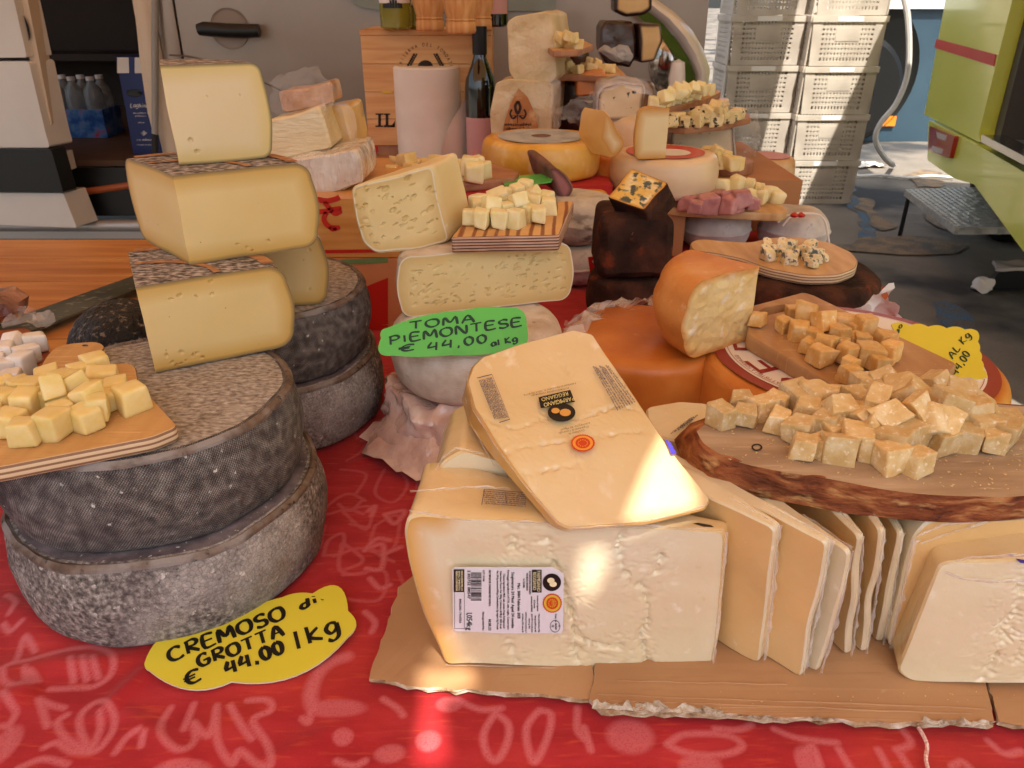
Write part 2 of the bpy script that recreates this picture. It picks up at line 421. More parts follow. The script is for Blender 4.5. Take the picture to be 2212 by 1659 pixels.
def scrawl(b, p0, p1, hgt, fn, seed=1, gap=.25):
    """a line of print too small to read: word-length dashes broken into letter strokes"""
    r = random.Random(seed); p0 = np.array(p0, float); p1 = np.array(p1, float); d = p1-p0; L = np.linalg.norm(d); e = d/L; u = np.array((e[1], -e[0])); x = 0
    while x < L:
        if r.random() < gap*.5: x += hgt*.5; continue
        w_ = hgt*r.uniform(.12, .3); h_ = hgt*r.choice((.7, .7, 1)); a = p0+e*x; c = p0+e*min(L, x+w_)
        b.add([fn(*a), fn(*c), fn(*(c+u*h_)), fn(*(a+u*h_))], [(0, 1, 2, 3)])
        if r.random() < .5: a2 = a+u*(h_*.4); c2 = p0+e*min(L, x+w_+hgt*.25)+u*(h_*.4); b.add([fn(*a2), fn(*c2), fn(*(c2+u*hgt*.15)), fn(*(a2+u*hgt*.15))], [(0, 1, 2, 3)])
        x += w_+hgt*r.uniform(.18, .35)
# ================================================================ SETTING
m_asph = mk('asphalt', [(.3, '#787066'), (.7, '#8b8277')], .9, 3, 8, over=[('noise', '#2c2c2c', 260, .55, .75), ('noise', '#8a8780', 420, .62, .72), ('noise', '#3c3d3f', 1.1, .5, .62)], bump=[('noise', 300, .5, .004)])
m_tan = mk('tan paint', '#937a5c', .8, over=[('noise', '#6a6157', 9, .42, .6), ('noise', '#3e3d3c', 120, .5, .7)])
m_blu = mk('blue paint', '#4a6a86', .8, over=[('noise', '#6a6157', 9, .42, .62), ('noise', '#3e3d3c', 120, .5, .7)])
B().add([(-60, -60, GZ), (60, -60, GZ), (60, 90, GZ), (-60, 90, GZ)], [(0, 1, 2, 3)]).build('ground', m_asph)
tag(bpy.data.objects['ground'], kind='structure')
def gmark(pts, mat, lift=.004):
    P = resamp(fillet(pz(pts, GZ+lift), .12), .06); P = [p + V(nz(p, 6, .06).x, nz(p, 6, .09).y, 0) for p in P]
    o = B().add(P, [tuple(range(len(P)))]).build('paint_marking', mat, smooth=False); tag(o, kind='structure'); return o
gmark([(1792, 388), (1830, 386), (1880, 460), (1905, 520), (1870, 540), (1850, 470)], m_blu)
gmark([(1850, 425), (1880, 430), (1905, 470), (1938, 492), (1915, 502), (1882, 492), (1870, 468), (1852, 445)], m_tan, .008)
gmark([(1790, 540), (1860, 515), (1960, 508), (2030, 515), (2110, 530), (2060, 552), (1950, 548), (1880, 540)], m_tan, .008)
gmark([(1990, 455), (2040, 460), (2070, 500), (2020, 490)], m_tan, .008)
gmark([(1945, 380), (1985, 366), (2030, 372), (2040, 400), (1990, 408)], m_tan, .008)
gmark([(2000, 640), (2060, 660), (2120, 730), (2090, 740), (2030, 690)], m_blu)
# ---- table under its red cloth
TAB = [(-1.35, .12), (.47, .12), (.46, .7), (.5, 1.2), (.56, 1.7), (.62, 2.25), (-.55, 2.25), (-.55, 1.2), (-1.35, 1.2)]
m_tabw = mk('table wood', [(.3, '#7a5a38'), (.7, '#94704a')], .6, 6, stretch=(2, 30, 30))
tb = thing('stall_table', 'long market table hidden under the red tablecloth', 'table', (0, .9, GZ))
b = B(); n = len(TAB)
b.add([(x*.985, y*.99+.01, -.03) for x, y in TAB] + [(x*.985, y*.99+.01, -.006) for x, y in TAB], [tuple(range(n, 2*n)), tuple(range(n))[::-1]] + [(i, (i+1) % n, n+(i+1) % n, n+i) for i in range(n)])
b.build('table_top', m_tabw, tb, smooth=False)
for x, y in ((-1.25, .25), (.36, .25), (-1.25, 1.1), (.5, 2.1), (-.45, 2.1)): B().box((x-.03, y-.03, GZ), (x+.03, y+.03, -.03)).build('leg', m_tabw, tb)
# ---- tablecloth: one sheet, printed with brushed fish, shells and leaves
STR = []   # (points in metres, half width, strength)
def zs(lines, f, ox, oy, hw=.0018, st=1.0):
    for l in lines:
        P = smoothline([(x*f+ox, y*f+oy) for x, y in l], 5); STR.append((np.array([tuple(atZ(x, y, 0))[:2] for x, y in P]), hw, st))
f1 = .3564
zs([[(90,600),(150,460),(210,540)], [(0,640),(60,610),(200,590),(420,530),(560,510),(650,540),(690,600),(660,680),(560,740),(430,750),(300,760)],
 [(430,590),(440,710)], [(500,580),(520,700)], [(560,580),(590,690)], [(10,650),(20,710),(70,740),(140,740)], [(150,640),(160,720),(200,730),(180,660),(230,720)],
 [(230,820),(300,850),(380,870)], [(230,820),(280,980)], [(540,1140),(480,1000),(490,900),(600,830),(680,900),(680,1000),(600,1110),(540,1140)], [(540,1130),(600,1000),(600,900)],
 [(540,1140),(400,1060),(340,960),(400,910)], [(540,1140),(420,1130),(340,1080),(260,1110)], [(690,1140),(760,1050),(840,1010)], [(850,1100),(870,1030)],
 [(1030,870),(980,960),(980,1050),(1060,1130),(1140,1120),(1180,1050),(1170,960),(1210,1010),(1260,1040),(1290,960),(1310,860)], [(1110,1000),(1170,850)],
 [(1310,880),(1310,1050),(1350,1150),(1410,1210),(1450,1130),(1560,1220),(1640,1230),(1620,1100),(1530,950),(1640,890),(1620,830),(1500,830)], [(1390,860),(1460,980),(1520,1060)],
 [(10,780),(60,850),(90,900),(60,960)], [(0,980),(60,1010),(20,1160)], [(100,1240),(250,1180),(400,1210)], [(1830,940),(1870,970),(1880,900)],
 [(2040,1200),(2140,1230),(2212,1200)], [(1000,1230),(1100,1240),(1250,1250)], [(20,380),(60,420),(140,380)], [(40,200),(100,260),(60,330)]], f1, 0, 1213)
zs([[(1900,880),(1880,800),(1920,680),(2000,600),(2100,560)]], f1, 0, 1213, .0035)
zs([[(790,1310),(720,1440),(740,1560),(800,1600),(860,1500),(870,1380),(790,1310)], [(1060,1290),(980,1400),(1000,1560),(1040,1600),(1110,1450),(1130,1320),(1060,1290)],
 [(1290,1280),(1290,1420),(1350,1490)], [(1330,1400),(1370,1540)], [(120,110),(240,90),(180,170),(120,110)], [(40,310),(110,300),(100,440),(10,440)], [(100,360),(220,310)],
 [(30,500),(90,560),(150,540)], [(0,330),(70,260),(150,270)], [(20,90),(60,60),(40,120)], [(560,1230),(700,1290),(830,1280)], [(110,1230),(200,1290),(230,1330)], [(0,700),(60,760),(40,820)]], f1, 788, 1067)
zs([[(50,1500),(140,1445),(280,1440),(430,1460),(505,1520),(440,1565),(300,1575),(140,1545),(50,1500)], [(340,1410),(480,1420),(560,1390)], [(700,1420),(850,1480),(1080,1500)], [(880,1570),(930,1530),(980,1650)],
 [(1090,1540),(1160,1650)], [(1330,1540),(1390,1650)], [(1460,1560),(1520,1650)], [(1780,1640),(1840,1610),(1890,1650)], [(1480,1420),(1530,1500),(1440,1540)], [(2000,1480),(2100,1560),(2200,1540)]], f1, 1424, 1067)
zs([[(1950,700),(2050,620),(2130,600),(2212,640)], [(1960,980),(1990,880),(2080,840),(2060,960),(1960,980)], [(2070,900),(2060,1070),(2212,1080)], [(2080,900),(2200,1000),(2090,1060)], [(2050,660),(2120,700),(2190,640)],
 [(2100,400),(2180,350),(2212,300)], [(1920,680),(1980,720),(2100,690),(2200,720)], [(2120,780),(2212,800)]], f1, 0, 849, .0014, .62)
zs([[(700,880),(740,920),(700,960)], [(760,880),(770,940),(830,960)], [(790,985),(850,955),(880,990)], [(830,1010),(810,1060),(850,1080),(880,1040),(850,1000)], [(735,1010),(790,1020),(770,1060)], [(880,960),(905,1000),(900,1050)],
 [(740,1100),(800,1090),(790,1140),(740,1100)], [(810,1130),(860,1110),(850,1180),(800,1180),(810,1130)], [(720,1200),(780,1180),(850,1210)], [(740,1240),(830,1230),(820,1290),(750,1290)], [(700,1130),(690,1180)], [(860,1230),(880,1280)]], 1, 0, 0, .0013, .62)
rnd = random.Random(3)
for k in range(26):   # motifs beyond the photograph
    x, y = rnd.uniform(-1.2, .4), rnd.uniform(.13, 1.15)
    if -.5 < x < .45 and y > .26: continue
    a0 = rnd.uniform(0, 6); r0 = rnd.uniform(.012, .024)
    STR.append((np.array([(x+r0*cos(a0+t)*(1+.3*sin(2*t)), y+r0*.7*sin(a0+t)) for t in np.linspace(0, rnd.uniform(3.5, 6), 24)]), .0022, .8))
BLOB = [((385*f1+788, 1495*f1+1067), .0075, .0075), ((150*f1+788, 1570*f1+1067), .009, .006), ((510*f1+788, 1260*f1+1067), .008, .006), ((1610*f1+788, 1450*f1+1067), .014, .012),
        ((2040*f1, 880*f1+1213), .018, .007), ((2080*f1, 1060*f1+1213), .006, .006), ((1100*f1, 1240*f1+1213), .016, .006), ((900*f1+1424, 1620*f1+1067), .007, .01), ((250*f1+1424, 1640*f1+1067), .012, .008), ((20*f1, 1100*f1+1213), .008, .014)]
def spaced(segs): return np.unique(np.concatenate([np.arange(a, b_, s_) for a, b_, s_ in segs]))
gx = spaced([(-1.37, -.5, .02), (-.5, .47, .0016), (.47, .485, .005)]); gy = spaced([(.1, .24, .01), (.24, .62, .0016), (.62, .8, .005), (.8, 1.22, .02)])
X, Y = np.meshgrid(gx, gy); pr_ = np.zeros(X.shape)
for P, hw, st_ in STR:
    x0, y0 = P.min(0)-.02; x1, y1 = P.max(0)+.02
    i0, i1 = np.searchsorted(gx, [x0, x1]); j0, j1 = np.searchsorted(gy, [y0, y1])
    if i1 <= i0 or j1 <= j0: continue
    xs, ys = X[j0:j1, i0:i1], Y[j0:j1, i0:i1]; dd = np.full(xs.shape, 1.)
    for a, b_ in zip(P[:-1], P[1:]):
        ab = b_-a; t = np.clip(((xs-a[0])*ab[0]+(ys-a[1])*ab[1])/max(ab@ab, 1e-12), 0, 1)
        dd = np.minimum(dd, np.hypot(xs-a[0]-t*ab[0], ys-a[1]-t*ab[1]))
    pr_[j0:j1, i0:i1] = np.maximum(pr_[j0:j1, i0:i1], st_*np.clip(1.4-dd/hw*.7, 0, 1))
for (px_, py_), rx, ry in BLOB:
    c = atZ(px_, py_, 0); q = np.hypot((X-c.x)/rx, (Y-c.y)/ry); pr_ = np.maximum(pr_, np.clip(2.6-2.2*q, 0, .85))
def fold(x, y, ax_, ay, bx, by, wd, hh):
    ab = np.array((bx-ax_, by-ay)); t = np.clip(((x-ax_)*ab[0]+(y-ay)*ab[1])/(ab@ab), 0, 1); d = np.hypot(x-ax_-t*ab[0], y-ay-t*ab[1])
    return hh*np.exp(-(d/wd)**2)*np.sin(pi*np.clip(t, .02, .98))**.5
Z = np.full(X.shape, 0.0)
def T2(x, y): p = atZ(x, y, 0); return p.x, p.y
for a, b_, wd, hh in (((0, 1440), (300, 1420), .008, .004), ((0, 1290), (140, 1400), .012, .006), ((210, 1540), (330, 1430), .006, .0035), ((255, 1525), (420, 1640), .007, .003), ((0, 1500), (90, 1480), .01, .004), ((560, 1659), (760, 1560), .01, .003), ((700, 1180), (740, 1300), .008, .002), ((760, 1000), (860, 960), .006, .002), ((820, 1620), (1010, 1600), .012, .002), ((1500, 1640), (1800, 1610), .014, .002), ((1240, 1659), (1260, 1560), .01, .0015)):
    Z += fold(X, Y, *T2(*a), *T2(*b_), wd, hh)
Z += .0006*np.sin(X*23+3*np.sin(Y*17))*np.clip((.6-Y)*6, 0, 1)
# the sheet hangs down past the table's front and sides
ed = np.minimum(np.minimum(Y-.115, .478-X), X+1.365)
Z = np.where(ed < 0, -.03, Z) ; Z -= .002
nx, ny = len(gx), len(gy); ii = np.arange(nx*ny).reshape(ny, nx)
faces = np.stack([ii[:-1, :-1], ii[:-1, 1:], ii[1:, 1:], ii[1:, :-1]], -1).reshape(-1, 4)
right_lim = np.interp(Y, [.12, .7, 1.2], [.472, .463, .503])
keep = ~((X > right_lim).reshape(-1)[faces].all(1)); faces = faces[keep]
m_cloth = mk('red printed cloth', [(.3, '#960c14'), (.5, '#a81a22'), (.72, '#b82a30')], .85, 5, 7, stretch=(3, 9, 1), over=[('noise', '#d6502a', 40, .56, .72, (1, 7, 1), .45), ('noise', '#8e0a14', 34, .56, .74, (1, 7, 1), .45), ('noise', '#c43c1c', 7, .54, .75, None, .6), ('noise', '#9c0c18', 70, .5, .8, (1, 5, 1), .35), ('attr', '#cc6a70', 'print', .15, 1.0, 900, .78), ('noise', '#e8606a', 1600, .6, .8, None, .3)],
  bump=[('noise', 1900, .25, .0004), ('noise', 60, .25, .003)], sheen=.1)
me = bpy.data.meshes.new('tablecloth'); me.from_pydata(np.stack([X, Y-.3, Z], -1).reshape(-1, 3).tolist(), [], faces.tolist())
a_ = me.attributes.new('print', 'FLOAT', 'POINT'); a_.data.foreach_set('value', pr_.reshape(-1).astype(np.float32))
me.polygons.foreach_set('use_smooth', [True]*len(me.polygons)); me.materials.append(m_cloth)
cl = bpy.data.objects.new('tablecloth', me); COL.objects.link(cl); cl.location = (0, .3, 0)
tag(cl, 'red tablecloth printed with brushed pink fish, shells and leaves', 'tablecloth')
m_red = mk('plain red cloth', [(.3, '#a81a1c'), (.7, '#c43a34')], .85, 9)
b = B(); yy = [(-1.365, .115), (.478, .115)]
for k in range(60): pass
xs = np.linspace(-1.365, .478, 90); vs = []
for j, z in enumerate((-.0315, -.2, -.45, -.7)): vs += [(x, .098-.02*j*abs(sin(x*14))-.006*j, z) for x in xs]
b.add(vs, [(j*90+k, (j+1)*90+k, (j+1)*90+k+1, j*90+k+1) for j in range(3) for k in range(89)]).build('front_drop', m_cloth, cl)
# second cloth on the rear part of the table
P = [(-.56, 1.19), (.5, 1.19), (.56, 1.7), (.62, 2.26), (-.56, 2.26)]
o = B().add([(x, y, .001) for x, y in P] + [(x, y, -.0055) for x, y in P], [(0, 1, 2, 3, 4), (9, 8, 7, 6, 5)] + [(i, 5+i, 5+(i+1) % 5, (i+1) % 5) for i in range(5)]).build('rear_tablecloth', m_red, smooth=False)
tag(o, 'plain red cloth under the wine case and rear cheeses', 'tablecloth')
# ---- unseen awning, open at the front, its holes shaped to cast sun patches
m_awn = bpy.data.materials.new('awning fabric'); m_awn.use_nodes = True; nt = m_awn.node_tree; nt.nodes.remove(nt.nodes['Principled BSDF'])
d1 = nt.nodes.new('ShaderNodeBsdfDiffuse'); d2 = nt.nodes.new('ShaderNodeBsdfTranslucent'); mx = nt.nodes.new('ShaderNodeMixShader'); mx.inputs[0].default_value = .2
d1.inputs[0].default_value = hexc('#e6c49c'); d2.inputs[0].default_value = hexc('#f0b47a')
nt.links.new(d1.outputs[0], mx.inputs[1]); nt.links.new(d2.outputs[0], mx.inputs[2]); nt.links.new(mx.outputs[0], nt.nodes['Material Output'].inputs[0])
AZ = 1.3
def lift(p): p = Vector(p); return p + SUN*((AZ+.02-p.z)/SUN.z)
pA, pB, pC = atZ(1230, 1135, .118), atZ(1525, 1085, .118), atZ(1240, 716, .168); pN = (pB-pA).cross(pC-pA).normalized()
HO = [[onp(x, y, pA, pN) for x, y in ((1440, 925), (1462, 960), (1500, 1070), (1500, 1098), (1352, 1128), (1400, 1010))],
      [atZ(x, y, .003) for x, y in ((905, 1448), (1015, 1443), (1028, 1482), (950, 1508), (968, 1640), (896, 1648), (914, 1518))],
      [atY(x, y, .352) for x, y in ((1255, 1190), (1305, 1185), (1310, 1235), (1272, 1290), (1250, 1280))],
      [atY(x, y, .352) for x, y in ((925, 1390), (985, 1386), (990, 1412), (940, 1416))]]
HO = [[lift(p) for p in h] for h in HO]
aw = thing('awning', 'unseen pale fabric awning over the cheese stall, pierced for sun patches', 'awning', (-.2, 1.2, AZ))
O = [(1.95, 2.95, AZ+.02), (1.95, -.66, AZ+.02), (-2.4, -.66, AZ+.02), (-2.4, 2.95, AZ+.02)]
from mathutils.geometry import tessellate_polygon
O = [Vector(p) for p in O]; allp = O + [p for h in HO for p in h]
B().add(allp, [tuple(f) for f in tessellate_polygon([O]+HO)]).build('fabric', m_awn, aw, smooth=False)
m_alu = mk('aluminium', '#b8b8b6', .35, metal=.9)
for x, y in ((-2.35, -.6), (1.92, -.6), (-2.35, 2.4)): B().tube([(x, y, GZ), (x, y, AZ)], .025, 10).build('post', m_alu, aw)
aw_shade = thing('awning', 'unseen awning added to shade the left crates and asphalt', 'awning', (1.9, 3.4, AZ))  # added out of view to shade the left crates and the asphalt
P2 = [(2.0, 2.0, AZ+.05), (2.65, 2.0, AZ+.05), (2.65, 3.75, AZ+.05), (1.86, 3.75, AZ+.05), (1.86, 5.1, AZ+.05), (1.0, 5.1, AZ+.05), (1.0, 3.0, AZ+.05), (2.0, 3.0, AZ+.05)]
B().add(P2, [tuple(f) for f in tessellate_polygon([[Vector(p) for p in P2]])]).build('fabric', m_awn, aw_shade, smooth=False)
B().tube([(1.02, 5.08, GZ), (1.02, 5.08, AZ+.05)], .025, 10).build('post', m_alu, aw_shade)
# ---- white van behind the stall
m_van = mk('white van paint', '#cfc6bd', .3, coat=.5, coatr=.08, over=[('noise', '#c2b8ae', 3, .4, .7)]); m_vdoor = mk('shade-darkened van paint', [(.3, '#84766a'), (.7, '#928478')], .34, 2.5, metal=.25, coat=.5, coatr=.1, bump=[('noise', 3, .1, .02)])  # front door: the van's paint darkened to hold the shade behind the stall
m_beige = mk('beige door lining', '#c9b49c', .5)
m_blk = mk('black plastic', '#101010', .4)
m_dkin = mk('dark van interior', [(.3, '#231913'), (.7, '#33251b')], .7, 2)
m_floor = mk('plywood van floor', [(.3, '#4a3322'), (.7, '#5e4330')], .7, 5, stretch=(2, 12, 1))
m_seal = mk('grey rubber seal', '#8f8983', .6); m_gap = mk('panel gap', '#2a2725', .8); m_sill = mk('aluminium sill', '#a59f9b', .4, metal=.5)
van = thing('delivery_van', 'white delivery van with its side door open behind the stall', 'van', (-.6, 2.9, GZ))
YV = 2.7
def vb(z): return YV + .05*((z-.15)/.6)**2
def side(name, x0, x1, z0, z1, mat, nx_=10, nz_=14, off=0, depth=.03):
    b = B(); vs = []; N_ = nx_+1; M_ = nz_+1
    for d in (0, depth):
        for j in range(M_):
            z = z0+(z1-z0)*j/nz_
            for i in range(N_):
                x = x0+(x1-x0)*i/nx_; vs.append((x, vb(z)+off+d + (.012*((i in (0, nx_)) or (j in (0, nz_))) if d == 0 else 0), z))
    fs = [(j*N_+i, j*N_+i+1, (j+1)*N_+i+1, (j+1)*N_+i) for j in range(nz_) for i in range(nx_)]
    k = N_*M_; fs += [tuple(v+k for v in f[::-1]) for f in fs]
    rim = [i for i in range(N_)] + [j*N_+nx_ for j in range(1, M_)] + [nz_*N_+i for i in range(nx_-1, -1, -1)] + [j*N_ for j in range(nz_-1, 0, -1)]
    fs += [(rim[i+1-len(rim)], rim[i], rim[i]+k, rim[i+1-len(rim)]+k) for i in range(len(rim))]
    return b.add(vs, fs).build(name, mat, van, ang=50)
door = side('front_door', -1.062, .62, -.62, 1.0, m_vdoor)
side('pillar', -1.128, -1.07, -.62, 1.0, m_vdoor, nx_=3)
side('body_shell', -1.17, .6, -.68, 1.28, m_gap, off=.045, depth=.02)
hz = .272
hb = B(); hb.tube([atY(x, y, YV-.042) for x, y in ((428, 64), (440, 62), (490, 66), (530, 67), (560, 66))], [.017, .021, .021, .021, .019], 10); hb.build('door_handle', m_blk, door)
c_ = atY(496, 62, YV)
cup = B(); cup.lathe([(.001, -.001), (.03, -.0022), (.05, -.002), (.056, -.0005), (.06, .003)], (0, 0, 0), 40, Matrix.Rotation(pi/2, 3, 'X')); cup.v = [(v[0]*1+c_.x, v[1]*.9+YV-.003+.05*((c_.z-.15)/.6)**2, v[2]*1.0+c_.z) for v in cup.v]; cup.build('handle_cup', mk('handle recess', '#8f8074', .5), door)
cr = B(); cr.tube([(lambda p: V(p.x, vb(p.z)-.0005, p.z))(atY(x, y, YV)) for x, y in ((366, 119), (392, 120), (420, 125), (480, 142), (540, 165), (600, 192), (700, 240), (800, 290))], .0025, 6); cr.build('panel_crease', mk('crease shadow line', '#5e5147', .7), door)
mir = B(); mir.add(fillet(pol([(715, -40), (1200, -40), (1200, 24), (830, 24), (770, 14)], V(0, YV-.016, 0), V(0, 1, 0)), .02), [tuple(range(30))]); mir.build('window', mk('van window', '#7d857f', .1, coat=.5), door, smooth=False)
# open cargo bay
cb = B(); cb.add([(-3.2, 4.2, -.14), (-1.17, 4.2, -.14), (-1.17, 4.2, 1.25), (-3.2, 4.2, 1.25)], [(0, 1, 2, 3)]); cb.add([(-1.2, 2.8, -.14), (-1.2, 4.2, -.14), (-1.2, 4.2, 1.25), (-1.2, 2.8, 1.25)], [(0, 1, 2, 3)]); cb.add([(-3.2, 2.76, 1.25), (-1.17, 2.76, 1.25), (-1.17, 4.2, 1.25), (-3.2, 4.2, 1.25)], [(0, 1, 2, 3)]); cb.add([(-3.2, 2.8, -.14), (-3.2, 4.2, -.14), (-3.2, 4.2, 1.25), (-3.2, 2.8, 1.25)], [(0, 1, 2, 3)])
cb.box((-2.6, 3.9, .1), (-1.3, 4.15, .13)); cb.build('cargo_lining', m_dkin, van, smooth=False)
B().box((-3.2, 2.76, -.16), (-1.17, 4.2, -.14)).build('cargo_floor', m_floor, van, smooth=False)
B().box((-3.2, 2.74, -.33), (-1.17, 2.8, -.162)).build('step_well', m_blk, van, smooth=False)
b = B(); b.tube([(-3.2, 2.7, -.355), (-1.16, 2.7, -.355)], .022, 10); b.box((-3.2, 2.69, -.40), (-1.16, 2.76, -.37)); b.build('sill', m_sill, van)
b = B(); b.tube([atY(150, 418, 2.73), atY(200, 412, 2.74), atY(300, 398, 2.74)], .012, 8); b.build('grab_cable', mk('orange cable', '#a0522a', .5), van)
B().box((-3.2, 2.77, -.84), (-1.16, 4.2, -.405)).build('underbody', m_blk, van, smooth=False)
# lining of the door opening
prism('door_lining', pol([(276, -120), (329, -120), (331, 292), (318, 240), (300, 120)], V(0, 2.72, 0), V(0, 1, 0)), V(.01, .16, 0), (m_beige, m_beige), van, .003, .01, .05, names=('opening_panel', 'opening_return'))
B().tube([atY(335, -120, 2.69), atY(335, 289, 2.69)], .011, 10).build('rubber_seal', m_seal, van)
B().tube([atY(335, 291, 2.70), atY(335, 350, 2.70)], .011, 10).build('seal_foot', m_gap, van)
side('opening_jamb', -1.2, -1.135, -.62, 1.0, m_beige, nx_=3, off=.01)
# slid-open door at the far left
sd = thing('sliding_door', 'open white sliding van door with black bump strip', 'van door', atY(60, 480, 2.6))
sd['category'] = ''; del sd['category']; del sd['label']; sd.parent = van; sd.location = sd.location - van.location
Ps = V(0, 2.6, 0); Nn = V(0, 1, 0)
for nm, pts, mt, fl in (('upper_panel', [(-300, -150), (0, -150), (30, 0), (58, 124), (-300, 128)], m_van, .006), ('lower_panel', [(-300, 134), (62, 132), (99, 290), (108, 319), (-300, 319)], m_van, .012), ('foot_panel', [(-300, 414), (136, 417), (166, 492), (-300, 474)], m_van, .006)):
    loop = fillet(pol(pts, Ps, Nn), fl); k = len(loop); bb = [p+V(.03, .09, 0) for p in loop]
    B().add(loop+bb, [tuple(range(k)), tuple(range(k, 2*k))[::-1]]+[(i, k+i, k+(i+1) % k, (i+1) % k) for i in range(k)]).build(nm, mt, sd, ang=30)
loop = fillet(pol([(-300, 320), (110, 322), (137, 416), (-300, 413)], V(0, 2.585, 0), Nn), .01); k = len(loop); bb = [p+V(.02, .05, 0) for p in loop]
B().add(loop+bb, [tuple(range(k)), tuple(range(k, 2*k))[::-1]]+[(i, k+i, k+(i+1) % k, (i+1) % k) for i in range(k)]).build('bump_strip', m_blk, sd, ang=30)
loop = fillet(pol([(33, -20), (56, -20), (112, 268), (98, 290)], V(0, 2.625, 0), Nn), .006); k = len(loop); bb = [p+V(.0, .06, 0) for p in loop]
B().add(loop+bb, [tuple(range(k)), tuple(range(k, 2*k))[::-1]]+[(i, k+i, k+(i+1) % k, (i+1) % k) for i in range(k)]).build('door_edge', m_beige, sd, ang=30)
lk = B(); lk.lathe([(.001, -.004), (.012, -.003), (.014, .001)], (0, 0, 0), 20, Matrix.Rotation(pi/2, 3, 'X')); cc = atY(54, 60, 2.618); lk.v = [(v[0]*.9+cc.x, v[1]+cc.y, v[2]*2.6+cc.z) for v in lk.v]; lk.build('latch', m_blk, sd)
for j in range(2): B().box((atY(105+12*j, 285+60*j, 2.66).x, 2.64, atY(105, 310+60*j, 2.66).z), (atY(128+12*j, 285+60*j, 2.66).x, 2.72, atY(105, 275+55*j, 2.66).z)).build('latch_bracket', m_blk if j == 0 else m_van, sd)
# front fender and headlight
fd = B(); arc = [(1385, -30), (1420, 0), (1460, 28), (1496, 66), (1520, 108), (1534, 150), (1530, 182)]
inn = [(1350, -10), (1395, 22), (1432, 52), (1462, 88), (1486, 126), (1500, 160), (1502, 186)]
vs = []
for (x0, y0), (x1, y1) in zip(arc, inn):
    for t in np.linspace(0, 1, 7): vs.append(atY(x0+(x1-x0)*t, y0+(y1-y0)*t, 2.62-.05*sin(pi*t)))
fs = [(i*7+k, i*7+k+1, (i+1)*7+k+1, (i+1)*7+k) for i in range(6) for k in range(6)]
fd.add(vs, fs).build('fender', mk('fender paint', '#d8d4d0', .25, coat=.8), van)
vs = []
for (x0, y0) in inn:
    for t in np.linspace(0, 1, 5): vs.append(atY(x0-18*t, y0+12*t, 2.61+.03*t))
B().add(vs, [(i*5+k, i*5+k+1, (i+1)*5+k+1, (i+1)*5+k) for i in range(6) for k in range(4)]).build('fender_strip', mk('green trim', '#6f8f3c', .25, metal=.3), van)  # green strip along the inner edge of the fender
hl = B(); c0 = atY(1445, 130, 2.7); hl.lathe([(.001, .05), (.04, .045), (.075, .02), (.09, -.02), (.1, -.03)], (0, 0, 0), 36, Matrix.Rotation(pi/2, 3, 'X')); hl.v = [(v[0]*.8+c0.x, v[1]+c0.y, v[2]*1.25+c0.z) for v in hl.v]
hl.build('headlight', mk('chrome reflector', [(.35, '#5a5f58'), (.5, '#d8d4ce'), (.65, '#7d6a5c')], .12, 14, 4, 1.2, metal=.85), van)
b = B(); c1 = atY(1462, 170, 2.6); b.lathe([(.001, -.03), (.025, -.025), (.034, 0), (.026, .03), (.001, .036)], (0, 0, 0), 24); b.v = [(v[0]*.8+c1.x, v[1]*.6+c1.y, v[2]*1.6+c1.z) for v in b.v]; b.build('lamp_bulb', mk('white lamp', '#e6ded6', .2, coat=.6), van)
b = B(); b.box((.36, 2.66, -.7), (.74, 2.9, -.1)); b.build('bumper', m_van, van)
for x in (-.25,):
    wb = B(); wb.lathe([(.12, -.09), (.3, -.09), (.34, -.06), (.34, .06), (.3, .09), (.12, .09)], (0, 0, 0), 40, Matrix.Rotation(pi/2, 3, 'X')); wb.v = [(v[0]+x, v[1]+2.95, v[2]+GZ+.34) for v in wb.v]; wb.build('tyre', m_blk, van)
# ---- things in the van
m_pet = mk('clear bottle plastic', '#c9d3d8', .08, trans=.75, ior=1.3); m_lblue = mk('blue shrink film', [(.4, '#2a5090'), (.55, '#4f7ab0'), (.72, '#a0485a')], .25, 22, 3, coat=.5)
pk = thing('water_bottle_pack', 'shrink-wrapped pack of water bottles on the van floor', 'bottles', atZ(172, 299, -.14))
base = pk.location
for i in range(3):
    for j in range(2):
        x = base.x-.075+.075*i; y = base.y+.04+.075*j
        B().lathe([(.001, .002), (.034, .003), (.036, .02), (.035, .1), (.036, .15), (.033, .18), (.014, .205), (.013, .215)], (x, y, base.z), 16).build('bottle', m_pet, pk)
        B().lathe([(.015, .214), (.0155, .228), (.001, .229)], (x, y, base.z), 12).build('cap', mk('white cap', '#d9d6d2', .4) if (i, j) == (0, 0) else MATS['white cap'], pk)
sk = B(); sk.box((base.x-.114, base.y+.001, base.z+.002), (base.x+.114, base.y+.155, base.z+.11)); sk.build('shrink_film', m_lblue, pk)
m_bbox = mk('navy carton', '#1c2a63', .45)
bx_ = thing('wine_carton', 'navy blue carton with hand hole standing in the van', 'box', atZ(312, 334, -.14))
p0 = V(0, 2.86, 0); loop = pol([(250, 122), (338, 124), (352, 334), (288, 334)], p0, V(0, 1, 0))
prism('c', loop, V(.02, .25, 0), (m_bbox, m_bbox), bx_, .001, .003, .03, names=('carton_front', 'carton_side'))
lt = B(); fn = lambda x, y: onp(x, y, V(0, 2.857, 0), V(0, 1, 0))
m_wp = mk('white print', '#d9d4cf', .6)
glyphs('ABCDEFGHIJKLMNOPQRSTUVWXYZabcdefghijklmnopqrstuvwxyz0123456789,./-:+°')
pen(lt, 'Laghina', (282, 232), (322, 232), 9, 1.6, fn); scrawl(lt, (288, 246), (320, 246), 4, fn, 1); scrawl(lt, (292, 252), (316, 252), 3, fn, 2); scrawl(lt, (298, 266), (312, 266), 3, fn, 3)
